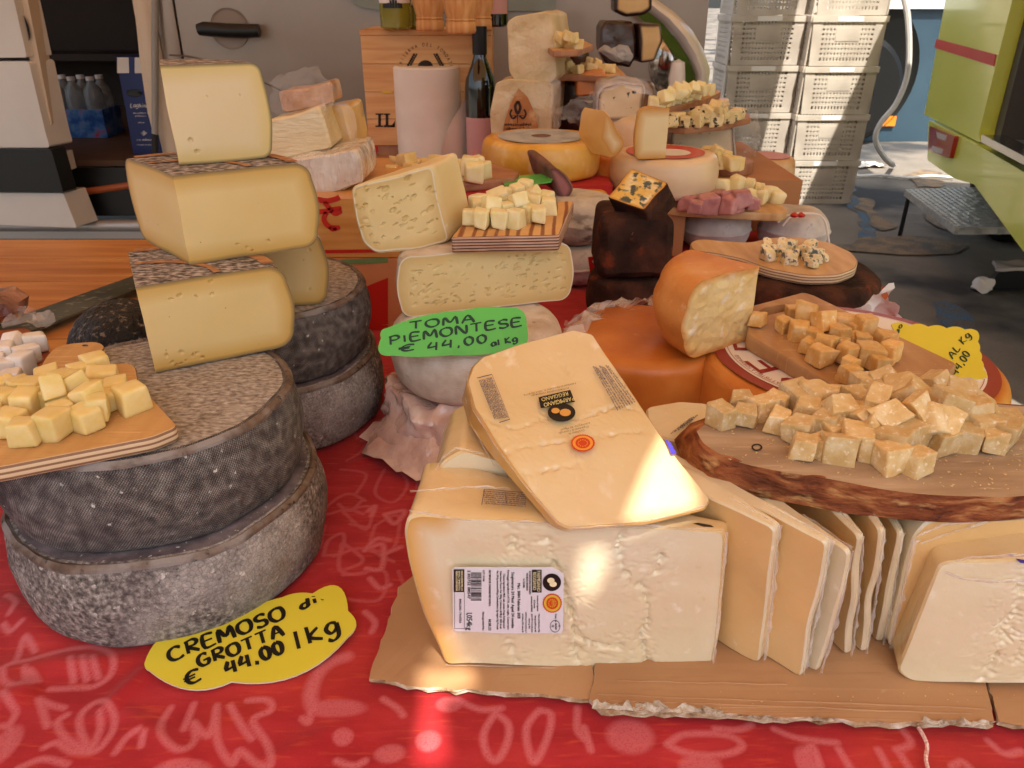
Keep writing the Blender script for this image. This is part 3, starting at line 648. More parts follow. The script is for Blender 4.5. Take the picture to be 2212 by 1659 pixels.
scrawl(lt, (296, 304), (330, 304), 5, fn, 4); scrawl(lt, (296, 314), (330, 314), 3, fn, 5)
for a_ in range(5): lt.add([fn(310, 294), fn(304+3*a_, 282+2*abs(a_-2)), fn(306+3*a_, 283+2*abs(a_-2))], [(0, 1, 2)])
for x0, x1 in ((253, 278), (291, 310)): lt.add([fn(x0, 124), fn(x1, 124), fn(x1+1, 158), fn(x0, 158)], [(0, 1, 2, 3)])
lt.build('lettering', m_wp, bx_, smooth=False)
hh = B(); cc = fn(290, 201); hh.lathe([(.001, -.001), (.02, -.001), (.021, .0)], (0, 0, 0), 24, Matrix.Rotation(pi/2, 3, 'X')); hh.v = [(v[0]*1.3+cc.x, v[1]+cc.y-.0005, v[2]*.6+cc.z) for v in hh.v]; hh.build('hand_hole', m_blk, bx_)
# ---- white crates stacked beyond the table
m_crate = mk('white crate plastic', '#e8e0d4', .45, over=[('noise', '#c4b9ae', 5, .4, .7)])
nt = m_crate.node_tree; tl_ = nt.nodes.new('ShaderNodeBsdfTranslucent'); tl_.inputs[0].default_value = hexc('#efe6d6'); mx = nt.nodes.new('ShaderNodeMixShader'); mx.inputs[0].default_value = .4
nt.links.new(nt.nodes['Principled BSDF'].outputs[0], mx.inputs[1]); nt.links.new(tl_.outputs[0], mx.inputs[2]); nt.links.new(mx.outputs[0], nt.nodes['Material Output'].inputs[0])
m_clab = mk('crate label', '#efece8', .5)
CW, CH, CD = .44, .281, .34
def crate_mesh():
    b = B()
    def panel(o_, ex, n_, W, holes_):   # a lattice panel in the plane of ex and z
        o_ = Vector(o_); ex = Vector(ex); n_ = Vector(n_); t = .006
        def bar(x0, x1, z0, z1, th=t):
            ta = lambda z: (1-.06*(1-z/CH))
            def q(x, z, d): xx = W/2+(x-W/2)*ta(z); return o_+ex*xx+V(0, 0, z)+n_*(d + .0*z)
            b.add([q(x0, z0, 0), q(x1, z0, 0), q(x1, z1, 0), q(x0, z1, 0), q(x0, z0, th), q(x1, z0, th), q(x1, z1, th), q(x0, z1, th)], [(0,1,2,3),(4,7,6,5),(0,4,5,1),(1,5,6,2),(2,6,7,3),(3,7,4,0)])
        bar(-.008, W+.008, CH-.034, CH-.001, .016); bar(0, W, .001, .03, .009); bar(0, .06, .03, CH-.034, .008); bar(W-.06, W, .03, CH-.034, .008)
        x0, x1, z0, z1 = .06, W-.06, .03, CH-.034; nxh, nzh = 15, 8; dx = (x1-x0)/nxh; dz = (z1-z0)/nzh
        for i in range(1, nxh): bar(x0+dx*i-dx*.3, x0+dx*i+dx*.3, z0, z1)
        for j in range(1, nzh): bar(x0, x1, z0+dz*j-dz*.3, z0+dz*j+dz*.3, .0065)
        if holes_: bar(x0+dx*4, x1-dx*4, z1-dz*3.9, z1-dz*1.2, .009)
    panel((-CW/2, -CD/2, 0), (1, 0, 0), (0, -1, 0), CW, True); panel((-CW/2, CD/2, 0), (1, 0, 0), (0, 1, 0), CW, True)
    panel((-CW/2, -CD/2, 0), (0, 1, 0), (-1, 0, 0), CD, False); panel((CW/2, -CD/2, 0), (0, 1, 0), (1, 0, 0), CD, False)
    b.box((-CW/2+.02, -CD/2+.02, .004), (CW/2-.02, CD/2-.02, .01)); return b
cb0 = crate_mesh()
ords = ['bottom', 'second lowest', 'middle', 'second highest', 'top']
first = None
for col_, (xc, yc) in enumerate(((1.58, 5.42), (2.04, 5.33))):
    for k in range(5):
        z = GZ + k*(CH+.003)
        lab = '%s white lattice crate in the %s stack' % (ords[k], ('shaded left', 'bright right')[col_])
        if first is None:
            first = thing('plastic_crate', lab, 'crate', (xc, yc, z), 'white crates stacked by the van')
            o = mesh('basket', [V(*v)+first.location for v in cb0.v], cb0.f, m_crate, first, smooth=False)
            l_ = B().box((xc-.075, yc-CD/2-.0175, z+CH-.030), (xc+.075, yc-CD/2-.0165, z+CH-.004)).build('label_card', m_clab, first, smooth=False); kids = (o, l_)
        else:
            r = first.copy(); COL.objects.link(r); r.location = (xc, yc, z); r['label'] = lab
            for c in kids: d = c.copy(); COL.objects.link(d); d.parent = r
# ---- blue truck far behind
m_btr = mk('blue truck paint', [(.35, '#2c4252'), (.65, '#364e5c')], .5, 1.2, coat=.2); m_amb = mk('amber lens', '#f08a1c', .2, coat=.6)
m_wtr = mk('white truck body', '#cfd2d0', .4)
bt = thing('blue_truck', 'blue lorry with white box body parked far behind the crates', 'truck', (3.0, 8.2, GZ))
a = atY(1835, 305, 7.6); c = atY(2075, 20, 7.6)
B().box((a.x-.6, 7.6, a.z), (4.4, 9.4, c.z)).build('chassis_skirt', m_btr, bt, smooth=False)
B().box((a.x-.7, 7.55, c.z+.004), (4.45, 9.5, 2.0)).build('box_body', m_wtr, bt, smooth=False)
q0 = atY(1902, 260, 7.58); 
B().box((q0.x-.13, 7.57, q0.z-.05), (q0.x+.14, 7.6, q0.z+.04)).build('marker_lamp', m_amb, bt)
wb = B(); wb.lathe([(.2, -.15), (.42, -.15), (.47, -.1), (.47, .1), (.42, .15), (.2, .15)], (0, 0, 0), 48, Matrix.Rotation(pi/2, 3, 'X')); cc = atY(1815, 250, 7.5); wb.v = [(v[0]+cc.x, v[1]+7.5, v[2]+GZ+.48) for v in wb.v]; wb.build('tyre', m_blk, bt)
wa = B(); wa.lathe([(.001, 0), (.6, 0), (.66, .03)], (0, 0, 0), 48, Matrix.Rotation(pi/2, 3, 'X')); wa.v = [(v[0]+cc.x, v[1]+7.597, v[2]+GZ+.62) for v in wa.v]; wa.build('wheel_arch', m_blk, bt)
B().tube([atY(1868, -20, 7.4), atY(1858, 55, 7.4)], .035, 8).build('strut', m_gap, bt)
B().box((a.x+.3, 7.9, GZ+.25), (4.2, 9.0, a.z)).build('underframe', m_blk, bt, smooth=False)
m_wcab = mk('white cable', '#d9d4cf', .5)
cp = smoothline([(1948, -20), (1960, 30), (1964, 110), (1958, 170), (1935, 225), (1905, 262), (1892, 290), (1895, 315), (1915, 345), (1932, 358)], 6)
o = B().tube([atY(x, y, 5.6) if y < 356 else atZ(x, y, GZ+.03) for x, y in cp[:-1]], .02, 8).build('power_cable', m_wcab); tag(o, 'white cable hanging down to the sunlit paving by the blue truck', 'cable')
o = B().tube([atZ(x, y, GZ+.02) for x, y in smoothline([(1790, 372), (1840, 380), (1900, 378), (1960, 384), (2010, 380), (2060, 384)], 4)], .012, 6).build('ground_cable', m_wcab); tag(o, 'thin pale cable lying across the sunlit paving', 'cable')
rnd = random.Random(5); m_pap = mk('litter paper', '#e8e2d8', .7)
for k, (x, y) in enumerate(((1800, 360), (1825, 355), (1850, 362), (1872, 357), (1888, 360))):
    c = atZ(x, y, GZ); b = B(); G = 6; vs = []
    for i in range(G):
        for j in range(G): vs.append((c.x+(i/G-.5)*.22, c.y+(j/G-.5)*.16, GZ+.012+.045*abs(noise.noise(V(i*.7+k*9, j*.7, 1)))))
    b.add(vs, [(i*G+j, i*G+j+1, (i+1)*G+j+1, (i+1)*G+j) for i in range(G-1) for j in range(G-1)]); o = b.build('paper_scrap', m_pap); tag(o, 'white paper scrap on the sunlit paving, %s from the crates' % ['nearest', 'second', 'third', 'fourth', 'farthest'][k], 'litter', 'paper scraps by the crates')
# ---- lime food truck on the right
m_lime = mk('lime truck paint', [(.3, '#ccd742'), (.7, '#d8e056')], .3, 1.5, coat=.4, coatr=.08); m_rstr = mk('red stripe', '#c01a1c', .5); m_rlens = mk('red lens', '#b0101a', .12, coat=.8); m_chr = mk('polished steel', '#b9b9b8', .2, metal=1)
m_dkgr = mk('dark grey frame', '#4a4442', .5); m_clr = mk('clear lens', '#c9c2c0', .15, coat=.6)
LP, LN = V(2.07, 3.6, 0), V(.959, -.283, 0)
lt_ = thing('lime_truck', 'lime green food truck with red stripe and open serving side', 'truck', (3.2, 3.6, GZ))
def lpoly(name, pts, mat, off=0, depth=.03, fil=.01, par=None):
    loop = fillet(pol(pts, LP + LN*off, LN), fil); k = len(loop); bb = [p+LN*depth for p in loop]
    return B().add(loop+bb, [tuple(range(k)), tuple(range(k, 2*k))[::-1]]+[(i, k+i, k+(i+1) % k, (i+1) % k) for i in range(k)]).build(name, mat, par or lt_, ang=30)
lpoly('corner_panel', [(2068, -140), (2222, -140), (2115, 285), (2117, 308), (1996, 247), (1999, 235)], m_lime, 0, .12, .02)
lpoly('stripe', [(2023, 84), (2151, 118), (2146, 143), (2018, 103)], m_rstr, -.004, .003, 0)
lpoly('corner_return', [(2190, -60), (2212, -60), (2132, 290), (2117, 284)], m_lime, .05, .1, .004)
lpoly('frame_post', [(2215, -60), (2250, -60), (2160, 300), (2130, 295)], m_dkgr, .06, .1, .004)
lpoly('skirt', [(2006, 260), (2117, 316), (2212, 372), (2330, 440), (2330, 620), (2212, 545), (2104, 398), (2060, 385), (2003, 346)], m_lime, -.02, .1, .02)
lpoly('counter_rail', [(2120, 290), (2330, 398), (2330, 420), (2118, 306)], m_chr, -.05, .09, .004)
lpoly('tail_light', [(2008, 272), (2062, 294), (2050, 342), (2004, 324)], m_rlens, -.04, .03, .012)
lpoly('reversing_lens', [(2022, 284), (2044, 292), (2042, 304), (2024, 298)], m_clr, -.044, .006, .006)
lpoly('lower_lens', [(2014, 314), (2036, 322), (2034, 333), (2012, 325)], m_clr, -.044, .006, .006)
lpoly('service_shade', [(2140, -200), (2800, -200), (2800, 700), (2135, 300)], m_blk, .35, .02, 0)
bq = [LP+V(.283, .959, 0)*t for t in (-2.2, 1.42)]
for nm, z0, z1, o0, mt in (('truck_body', -.45, 1.12, .5, m_lime), ('truck_roof', 1.05, 1.2, 0, m_lime)):
    A_, C_ = bq[0]+LN*o0, bq[1]+LN*o0; D_, E_ = A_+LN*1.0, C_+LN*1.0
    vs = [(p.x, p.y, z) for z in (z0, z1) for p in (A_, C_, E_, D_)]
    B().add(vs, [(0,1,2,3),(7,6,5,4),(0,4,5,1),(1,5,6,2),(2,6,7,3),(3,7,4,0)]).build(nm, mt, lt_, smooth=False)
for t in (-1.6, .9):
    c = LP + V(.283, .959, 0)*t + LN*.5; wb = B(); wb.lathe([(.1, -.1), (.3, -.1), (.33, -.06), (.33, .06), (.3, .1), (.1, .1)], (0, 0, 0), 40, Matrix.Rotation(pi/2, 3, 'Y')); wb.v = [(v[0]+c.x, v[1]+c.y, v[2]+GZ+.33) for v in wb.v]; wb.build('tyre', m_blk, lt_)
m_tread = mk('tread plate', '#a5a6a4', .4, metal=.35, bump=[('voro', 26, .5, .01)])
st = thing('metal_step', 'grey tread-plate step below the lime truck counter', 'step', atZ(2080, 450, GZ))
zt = -.6; P = [atZ(x, y, zt) for x, y in ((1955, 409), (2112, 405), (2330, 545), (2215, 491+60), (2065, 491))]
P = [atZ(1955, 409, zt), atZ(2112, 405, zt), atZ(2330, 550, zt), atZ(2330, 630, zt), atZ(2240, 600, zt), atZ(2065, 491, zt)]
P = [atZ(1955, 409, zt), atZ(2115, 404, zt), atZ(2400, 590, zt), atZ(2212, 489, zt), atZ(2065, 491, zt)]
P = [atZ(1955, 409, zt), atZ(2112, 404, zt), atZ(2300, 489, zt), atZ(2065, 491, zt)]
k = 4; bb = [p-V(0, 0, .035) for p in P]
B().add(P+bb, [(3, 2, 1, 0), (4, 5, 6, 7)]+[(i, (i+1) % k, k+(i+1) % k, k+i) for i in range(k)]).build('tread', m_tread, st, smooth=False)
rb = B(); e1 = (P[3]-P[0]); e2 = (P[1]-P[0])
for i in range(34):
    for j in range(14):
        c = P[0]+e1*((i+.5)/34)+e2*((j+.5)/14); s_ = (1 if (i+j) % 2 else -1); d_ = (e1.normalized()*.011+e2.normalized()*.011*s_)*.7; w_ = V(-d_.y, d_.x, 0)*.3
        rb.add([c-d_, c+w_, c+d_, c-w_, c+V(0, 0, .004)], [(0, 1, 4), (1, 2, 4), (2, 3, 4), (3, 0, 4)])
o = rb.build('tread_studs', m_tread, st, smooth=False); o['kind'] = 'stuff'
for i in (0,): B().tube([bb[i]+V(.03, .0, 0), V(bb[i].x+.03, bb[i].y, GZ)], .012, 8).build('leg', m_blk, st)
br = thing('broom_head', 'black broom head with pale fluff on the asphalt', 'broom', atZ(2170, 625, GZ))
c = br.location
prism('broom', [c+V(-.09, -.02, .005), c+V(.3, -.02, .005), c+V(.3, -.02, .1), c+V(-.06, -.02, .1)], V(.05, .1, 0), (m_blk, m_blk), br, .004, .02, .02, names=('bristle_block', 'bristle_sides'))
prism('broom2', [c+V(-.09, -.03, .1), c+V(.32, -.03, .1), c+V(.32, -.03, .115), c+V(-.09, -.03, .115)], V(.05, .12, 0), (m_clr, m_clr), br, .002, .004, .02, amp=.01, nsc=12, names=('broom_back', 'broom_back_edge'))
b = B(); b.lathe(profile(.04, .06, .02), c+V(-.12, -.02, .0), 20); shake(b, 25, .03, 2).build('fluff', m_pap, br)
# ================================================================ FOREGROUND: grey cave cheeses on the left
m_gr = mk('grey mottled rind', [(.3, '#423d3a'), (.44, '#6c6560'), (.56, '#938c85'), (.72, '#b8b2aa')], .85, 300, 10, .1, over=[('noise', '#4a4544', 16, .5, .66, None, .55), ('noise', '#d2cdc5', 9, .53, .66, None, .6), ('noise', '#6a5560', 6, .55, .75, None, .3), ('noise', '#7a5a3c', 16, .66, .76, None, .6), ('noise', '#dcd9d2', 160, .64, .7, None, .7), ('vedge', '#35302e', 330, .07, .01, None, .45), ('noise', '#1d1a1c', 330, .62, .75, None, .7)],
          bump=[('noise', 500, .7, .0014), ('vedge', 330, .5, .0014), ('noise', 60, .6, .003)])
m_grw = mk('woven grey rind', [(.3, '#57504d'), (.46, '#7b736e'), (.58, '#979089'), (.72, '#b0a9a3')], .85, 120, 8, .1, coord='UV', over=[('noise', '#3f3a3c', 18, .5, .66, None, .55), ('noise', '#a39c97', 12, .56, .7, None, .5), ('noise', '#5d4c5a', 7, .52, .72, None, .35), ('noise', '#6f5138', 14, .64, .75, None, .6), ('wave0', '#211d20', 235, .35, .85, (1, 1, 1, .62), .6), ('wave0', '#211d20', 235, .45, .95, (1, 1, 1, -.8), .4), ('noise', '#e6e3dc', 130, .67, .71, None, .9)],
          bump=[('wave0', 235, .7, .001, (1, 1, 1, .62)), ('wave0', 235, .5, .001, (1, 1, 1, -.8)), ('noise', 300, .4, .0012)])
m_grt = mk('powdery grey top rind', [(.3, '#6a5f57'), (.45, '#8f847a'), (.58, '#a9a096'), (.72, '#c2bab1')], .9, 200, 10, .2, stretch=(1, 1.8, 1), over=[('noise', '#5b4a3a', 30, .62, .75, (1, 1.6, 1), .7), ('noise', '#cfc7be', 12, .55, .72, None, .4), ('noise', '#34302e', 260, .62, .78, None, .6)], bump=[('noise', 300, .6, .0015), ('noise', 900, .4, .0008)])
m_lip = mk('bluish lip rind', [(.3, '#4c474e'), (.5, '#6f6468'), (.7, '#8b7f82')], .85, 60, 8, over=[('noise', '#7c5638', 30, .6, .72, (1, 1, 3), .8), ('noise', '#d5d2cc', 300, .66, .72)], bump=[('noise', 700, .6, .001)])
m_lipb = mk('brown rim rind', [(.3, '#453a34'), (.5, '#6d594a'), (.7, '#857970')], .85, 60, 8, over=[('noise', '#2a221e', 200, .58, .7), ('noise', '#8f8680', 26, .5, .6)], bump=[('noise', 700, .6, .001)])
def grotta(name, label, c, R, h, lipR=None, mats=(None, None, None)):
    r_ = thing(name, label, 'cheese wheel', c, 'grey cave cheese wheels'); c = Vector(c); er = .007
    P = profile(R, h, er, .004, nb=8, side=14); k = len(P)
    top = [(r, z) for r, z in P if z >= h-.0001]; sidep = [(r, z) for r, z in P if z <= h-.0001] + [top[0]]
    def ring(nm, pr, mt, n=144, amp=.0022, s_=22):
        b = B(); b.lathe(pr, (0, 0, 0), n); b.v = [tuple(Vector(v)+c+nz(Vector(v)+c, s_, amp, 2)+nz(Vector(v)+c, 70, amp*.35, 3)) for v in b.v]; o = b.build(nm, mt, r_)
        m_ = len(pr); arc_ = [0.0]
        for q in range(1, m_): arc_.append(arc_[-1]+math.hypot(pr[q][0]-pr[q-1][0], pr[q][1]-pr[q-1][1]))
        uv = []
        for k2 in range(n):
            u0, u1 = 2*pi*R*k2/n, 2*pi*R*(k2+1)/n
            for q in range(m_-1): uv += [u0, arc_[q], u1, arc_[q], u1, arc_[q+1], u0, arc_[q+1]]
        o.data.uv_layers.new(name='UVMap').data.foreach_set('uv', np.array(uv, dtype=np.float32)); return o
    ring('side_rind', sidep, mats[0]); ring('top_rind', top, mats[1])
    e = [(R-.0065, h-.0012), (R-.0035, h+.0004), (R-.0008, h-.0018), (R-.0005, h-.004)]
    if mats[2]: ring('rim', [(r+.0007, z+.0005) for r, z in e], mats[2])
    return r_
GA = V(-.2475, .469, 0)
w1 = grotta('cave_cheese', 'lower mottled grey cheese wheel sitting on the red cloth', GA, .1035, .066, mats=(m_gr, m_lip, m_lipb))
w2 = grotta('cave_cheese', 'upper grey cheese wheel with woven rind, under the square cutting board', GA+V(-.005, .005, .0665), .0975, .065, mats=(m_grw, m_grt, m_lipb))
GB = V(-.2365, .69, 0)
w3 = grotta('cave_cheese', 'lower grey cheese wheel of the rear stack', GB, .1035, .066, mats=(m_gr, m_lip, m_lipb))
w4 = grotta('cave_cheese', 'upper grey cheese wheel of the rear stack, a cut wedge on it', GB+V(-.003, .003, .0665), .099, .065, mats=(m_grw, m_grt, m_lipb))
# cut wedges
m_pa = mk('pale semi-hard paste', [(.35, '#d9bd80'), (.65, '#e2ca96')], .42, 6, 3, sss=.25, sssr=.006, edge=[('#c9a050', .001, .015), ('#86704a', .0003, .0035)], over=[('voro', '#9c7a3a', 70, .05, .02)], bump=[('noise', 500, .12, .0006)], spec=.35)
m_pb = mk('ivory paste', [(.35, '#dcc69c'), (.65, '#e5d3ae')], .42, 6, 3, sss=.25, sssr=.006, edge=[('#d6bd78', .001, .014), ('#7d6d4c', .0003, .0025)], bump=[('noise', 500, .12, .0006)], spec=.35)
m_dr = mk('dark dry rind', [(.34, '#3a322e'), (.47, '#776b63'), (.56, '#a3978e'), (.68, '#c6bdb5')], .85, 170, 10, stretch=(1, 2, 1), over=[('noise', '#2c2520', 60, .56, .68, (1, 2, 1), .7)], bump=[('noise', 500, .7, .001)])
m_oprint = mk('orange rind print', [(.4, '#8f6444'), (.6, '#b98354')], .8, 90, 6)
m_pit = mk('pit', '#a88a48', .6)
def gwedge(label, tip, R, a0, a1, paste, er, h=.065, prints=(), pits=()):
    r_ = thing('cave_cheese_wedge', label, 'cheese wedge', tip, 'wedges cut from the grey cave cheese')
    fr = (Vector(tip), V(cos(radians(a0)), sin(radians(a0)), 0), V(0, 0, 1))
    sector('w', r_, tip, R, h, a0, a1, (m_dr, paste), er=er, belly=.003, amp=.0008, step=.0012, disp=holes(fr, pits) if pits else None)
    for r0, r1, b0, b1 in prints:
        b = B(); n = 14; vs = []
        for i in range(n+1):
            a = radians(b0+(b1-b0)*i/n)
            for rr in (r0, (r0+r1)/2, r1): vs.append(Vector(tip)+V(rr*cos(a), rr*sin(a), h+.0007)+nz(V(rr*cos(a)+tip[0], rr*sin(a)+tip[1], h+tip[2]), 30, .0008, 1))
        b.add(vs, [(i*3+k, i*3+k+1, (i+1)*3+k+1, (i+1)*3+k) for i in range(n) for k in range(2)]).build('printed_band', m_oprint, r_)
    return r_
rp = random.Random(11)
def rpits(n, u0, u1, v0, v1, s0=.0006, s1=.0016, d=.0014): return [(rp.uniform(u0, u1), rp.uniform(v0, v1), rp.uniform(s0, s1), rp.uniform(s0, s1)*.8, rp.uniform(0, 3), d) for _ in range(n)]
Z1 = .1325
gwedge('lowest cheese wedge of the tall three-wedge tower', (-.256, .500, Z1), .102, 30, 117, m_pa, .014, prints=((.052, .057, 33, 114), (.087, .096, 33, 114)), pits=rpits(9, .008, .05, .003, .012)+rpits(5, .02, .09, .05, .062))
gwedge('middle cheese wedge of the tower, its corner pointing forward', (-.236, .5457, Z1+.0655), .097, 30, 133, m_pa, .012, prints=((.05, .055, 33, 130), (.082, .09, 33, 130)), pits=rpits(4, .02, .06, .003, .012))
gwedge('topmost pale cheese wedge crowning the tower', (-.244, .578, Z1+.131), .068, 27, 112, m_pb, .008, h=.068, pits=[(.011, .017, .0018, .0015, 0, .002), (.014, .009, .0016, .0013, 0, .002), (.027, .046, .0005, .0005, 0, .001), (.05, .046, .0005, .0005, 0, .001)])
gwedge('greenish-lit wedge on the rear grey wheel, half hidden by the tower', (-.262, .615, Z1), .104, 14, 84, m_pa, .012, h=.065, pits=rpits(6, .05, .095, .005, .055))
# ---- plywood board with yellow cubes
m_ply = mk('plywood face', [(.3, '#b98a52'), (.7, '#cfa269')], .5, 5, 6, stretch=(14, 2, 1, .3), over=[('noise', '#a37440', 60, .55, .75, (1, 9, 1, .3), .5), ('noise', '#e0bd8a', 26, .62, .66, (1, 14, 1, .9), .5)], bump=[('noise', 200, .2, .0006)])
m_plye = mk('plywood edge layers', '#d8bd98', .6, over=[('wavez', '#8a6448', 92, .55, .75, (.02, .02, 1))])
def board(name, label, loop, th, mats, fil=.008, cat='cutting board', holes_=(), step=.008, group=None, amp=0, up=None):
    up = up or V(0, 0, 1); c = sum(loop, V(0, 0, 0))/len(loop)
    r_ = thing(name, label, cat, c-up*th, group)
    L = resamp(fillet(loop, fil, 8), step); n = len(L); b = B(); e = B()
    bv = min(.0012, th*.15); ins = [p+(c-p).normalized()*bv for p in L]
    pts = ins
    from mathutils.geometry import tessellate_polygon as tp
    H_ = [[Vector(q) for q in h_] for h_ in holes_]
    allp = pts + [q for h_ in H_ for q in h_]
    fs = [tuple(f) for f in tp([pts]+H_)]
    b.add(allp, fs); b.add([p-up*th for p in allp], [f[::-1] for f in fs])
    rows = [ins, [p-up*bv for p in L], [p-up*(th*.33) for p in L], [p-up*(th*.66) for p in L], [p-up*(th-bv) for p in L], [p-up*th for p in ins]]
    e.add([p for r in rows for p in r], [(i*n+k, i*n+(k+1) % n, (i+1)*n+(k+1) % n, (i+1)*n+k) for i in range(5) for k in range(n)])
    for h_ in H_: m = len(h_); e.add(h_+[q-up*th for q in h_], [(k, (k+1) % m, m+(k+1) % m, m+k) for k in range(m)])
    if amp: shake(e, 60, amp, 4)
    b.build('board_face', mats[0], r_, ang=30); e.build('board_edge', mats[1], r_, ang=60); return r_
ZB = .1325+.0105
hk = [(-260, 830), (-60, 800), (30, 838), (62, 818), (88, 806), (87, 790), (100, 770), (118, 750), (150, 741), (205, 737), (223, 742), (226, 752), (210, 762), (190, 766), (175, 776), (176, 785), (190, 784), (285, 785), (294, 793), (300, 830), (385, 922), (330, 945), (0, 1010), (-260, 1050)]
ho = [atZ(184+7*cos(a), 746+3*sin(a), ZB) for a in np.linspace(0, 2*pi, 13)[:-1]]
board('cutting_board', 'plywood board with a curled handle on the grey wheel', pz(hk, ZB), .0095, (m_ply, m_plye), .005, holes_=[ho], step=.006)
# ---- cheese cubes
def cube_mesh(name, mat, seed, jit=.12, crumb=.0, rnd_=.12, n=5):
    """a hand-cut cube about 1 unit wide, origin at its middle"""
    r = random.Random(seed); vs = []; fs = []; idx = {}
    cj = {(i, j, k): V(r.uniform(-jit, jit), r.uniform(-jit, jit), r.uniform(-jit, jit)) for i in (0, 1) for j in (0, 1) for k in (0, 1)}
    def P(a, b_, c):
        key = (round(a, 4), round(b_, 4), round(c, 4))
        if key in idx: return idx[key]
        p = V(a-.5, b_-.5, c-.5); m = max(abs(p.x), abs(p.y), abs(p.z))
        q = Vector([max(-.5+rnd_, min(.5-rnd_, x)) for x in p]); d = p-q
        if d.length > 1e-6: p = q + d.normalized()*rnd_
        o = V(0, 0, 0)
        for (i, j, k), v in cj.items(): o += v*((a if i else 1-a)*(b_ if j else 1-b_)*(c if k else 1-c))
        p = p+o
        if crumb: p = p + noise.noise_vector(p*3.1+V(seed, 0, 0))*crumb + noise.noise_vector(p*8+V(seed, 0, 3))*crumb*.6
        idx[key] = len(vs); vs.append(p); return idx[key]
    g = [0, .06, .2, .5, .8, .94, 1] if n == 5 else [0, .05, .15, .3, .5, .7, .85, .95, 1]
    for ax in range(3):
        for s in (0, 1):
            for i in range(len(g)-1):
                for j in range(len(g)-1):
                    q = []
                    for (u, v) in ((g[i], g[j]), (g[i+1], g[j]), (g[i+1], g[j+1]), (g[i], g[j+1])):
                        c = [0, 0, 0]; c[ax] = s; c[(ax+1) % 3] = u; c[(ax+2) % 3] = v; q.append(P(*c))
                    fs.append(tuple(q) if s else tuple(q[::-1]))
    me = bpy.data.meshes.new(name); me.from_pydata([tuple(v) for v in vs], [], fs)
    me.polygons.foreach_set('use_smooth', [True]*len(me.polygons)); me.set_sharp_from_angle(angle=radians(60)); me.materials.append(mat); return me
m_cy = mk('yellow cube cheese', [(.35, '#e3ca7c'), (.65, '#ecd79e')], .4, 1.2, 3, sss=.3, sssr=.006, vary=.08, over=[('noise', '#e4c25e', .9, .55, .7, None, .55)], bump=[('noise', 14, .15, .0004)])
m_cw = mk('white cube cheese', [(.35, '#dfd8cf'), (.65, '#ece7e0')], .4, 1.5, 3, sss=.3, sssr=.006, vary=.05, bump=[('noise', 14, .1, .0004)])
m_ch = mk('hard crumbly cube cheese', [(.3, '#cfa868'), (.5, '#dcbb82'), (.7, '#e8d2a6')], .55, 1.6, 5, sss=.08, sssr=.003, vary=.22, over=[('noise', '#f3e6cc', 5, .58, .68, None, .8)], bump=[('noise', 9, .5, .0012), ('noise', 26, .4, .0006)])
m_co = mk('amber cube cheese', [(.3, '#d39c4e'), (.5, '#deb068'), (.7, '#e8c68c')], .5, 1.6, 5, sss=.12, sssr=.003, vary=.18, over=[('noise', '#f0dcb0', 5, .6, .7, None, .7)], bump=[('noise', 9, .4, .001), ('noise', 26, .3, .0005)])
m_ct = mk('soft pale cube cheese', [(.35, '#e6d69a'), (.65, '#efe4b6')], .42, 1.4, 3, sss=.3, sssr=.006, vary=.07, bump=[('noise', 12, .2, .0005)])
KIT = {}
def kit(key, mat, cnt, **k): KIT[key] = [cube_mesh(key, mat, 100*(len(KIT)+1)+i, **k) for i in range(cnt)]
kit('yellow_cheese_cube', m_cy, 6, jit=.1); kit('white_cheese_cube', m_cw, 4, jit=.09, rnd_=.14); kit('hard_cheese_cube', m_ch, 8, jit=.16, crumb=.03, rnd_=.05, n=7)
kit('amber_cheese_cube', m_co, 7, jit=.16, crumb=.03, rnd_=.08, n=7); kit('soft_cheese_cube', m_ct, 6, jit=.13, crumb=.015, rnd_=.13)
PILE = {}
ORD = ['first', 'second', 'third', 'fourth', 'fifth', 'sixth', 'seventh', 'eighth', 'ninth', 'tenth', 'eleventh', 'twelfth', 'thirteenth', 'fourteenth', 'fifteenth', 'sixteenth', 'seventeenth', 'eighteenth', 'nineteenth', 'twentieth']
def rows_of(lst, k):
    """names each piece of a pile by layer, row and place from the left"""
    lab = {}
    for layer in (0, 1):
        ids = [i for i, it in enumerate(lst) if (it[2] > .25) == bool(layer)]
        if not ids: continue
        ids.sort(key=lambda i: -lst[i][1]); nr = 1 if len(ids) < 6 else 2 if len(ids) < 14 else 3
        nm = {1: [''], 2: ['front row', 'back row'], 3: ['front row', 'middle row', 'back row']}[nr]
        for r in range(nr):
            row = sorted(ids[r*len(ids)//nr:(r+1)*len(ids)//nr], key=lambda i: lst[i][0])
            for q, i in enumerate(row): lab[i] = ('%s %s from left' % (('upper layer ' if layer else '')+nm[r], ORD[q])).strip()
    return lab
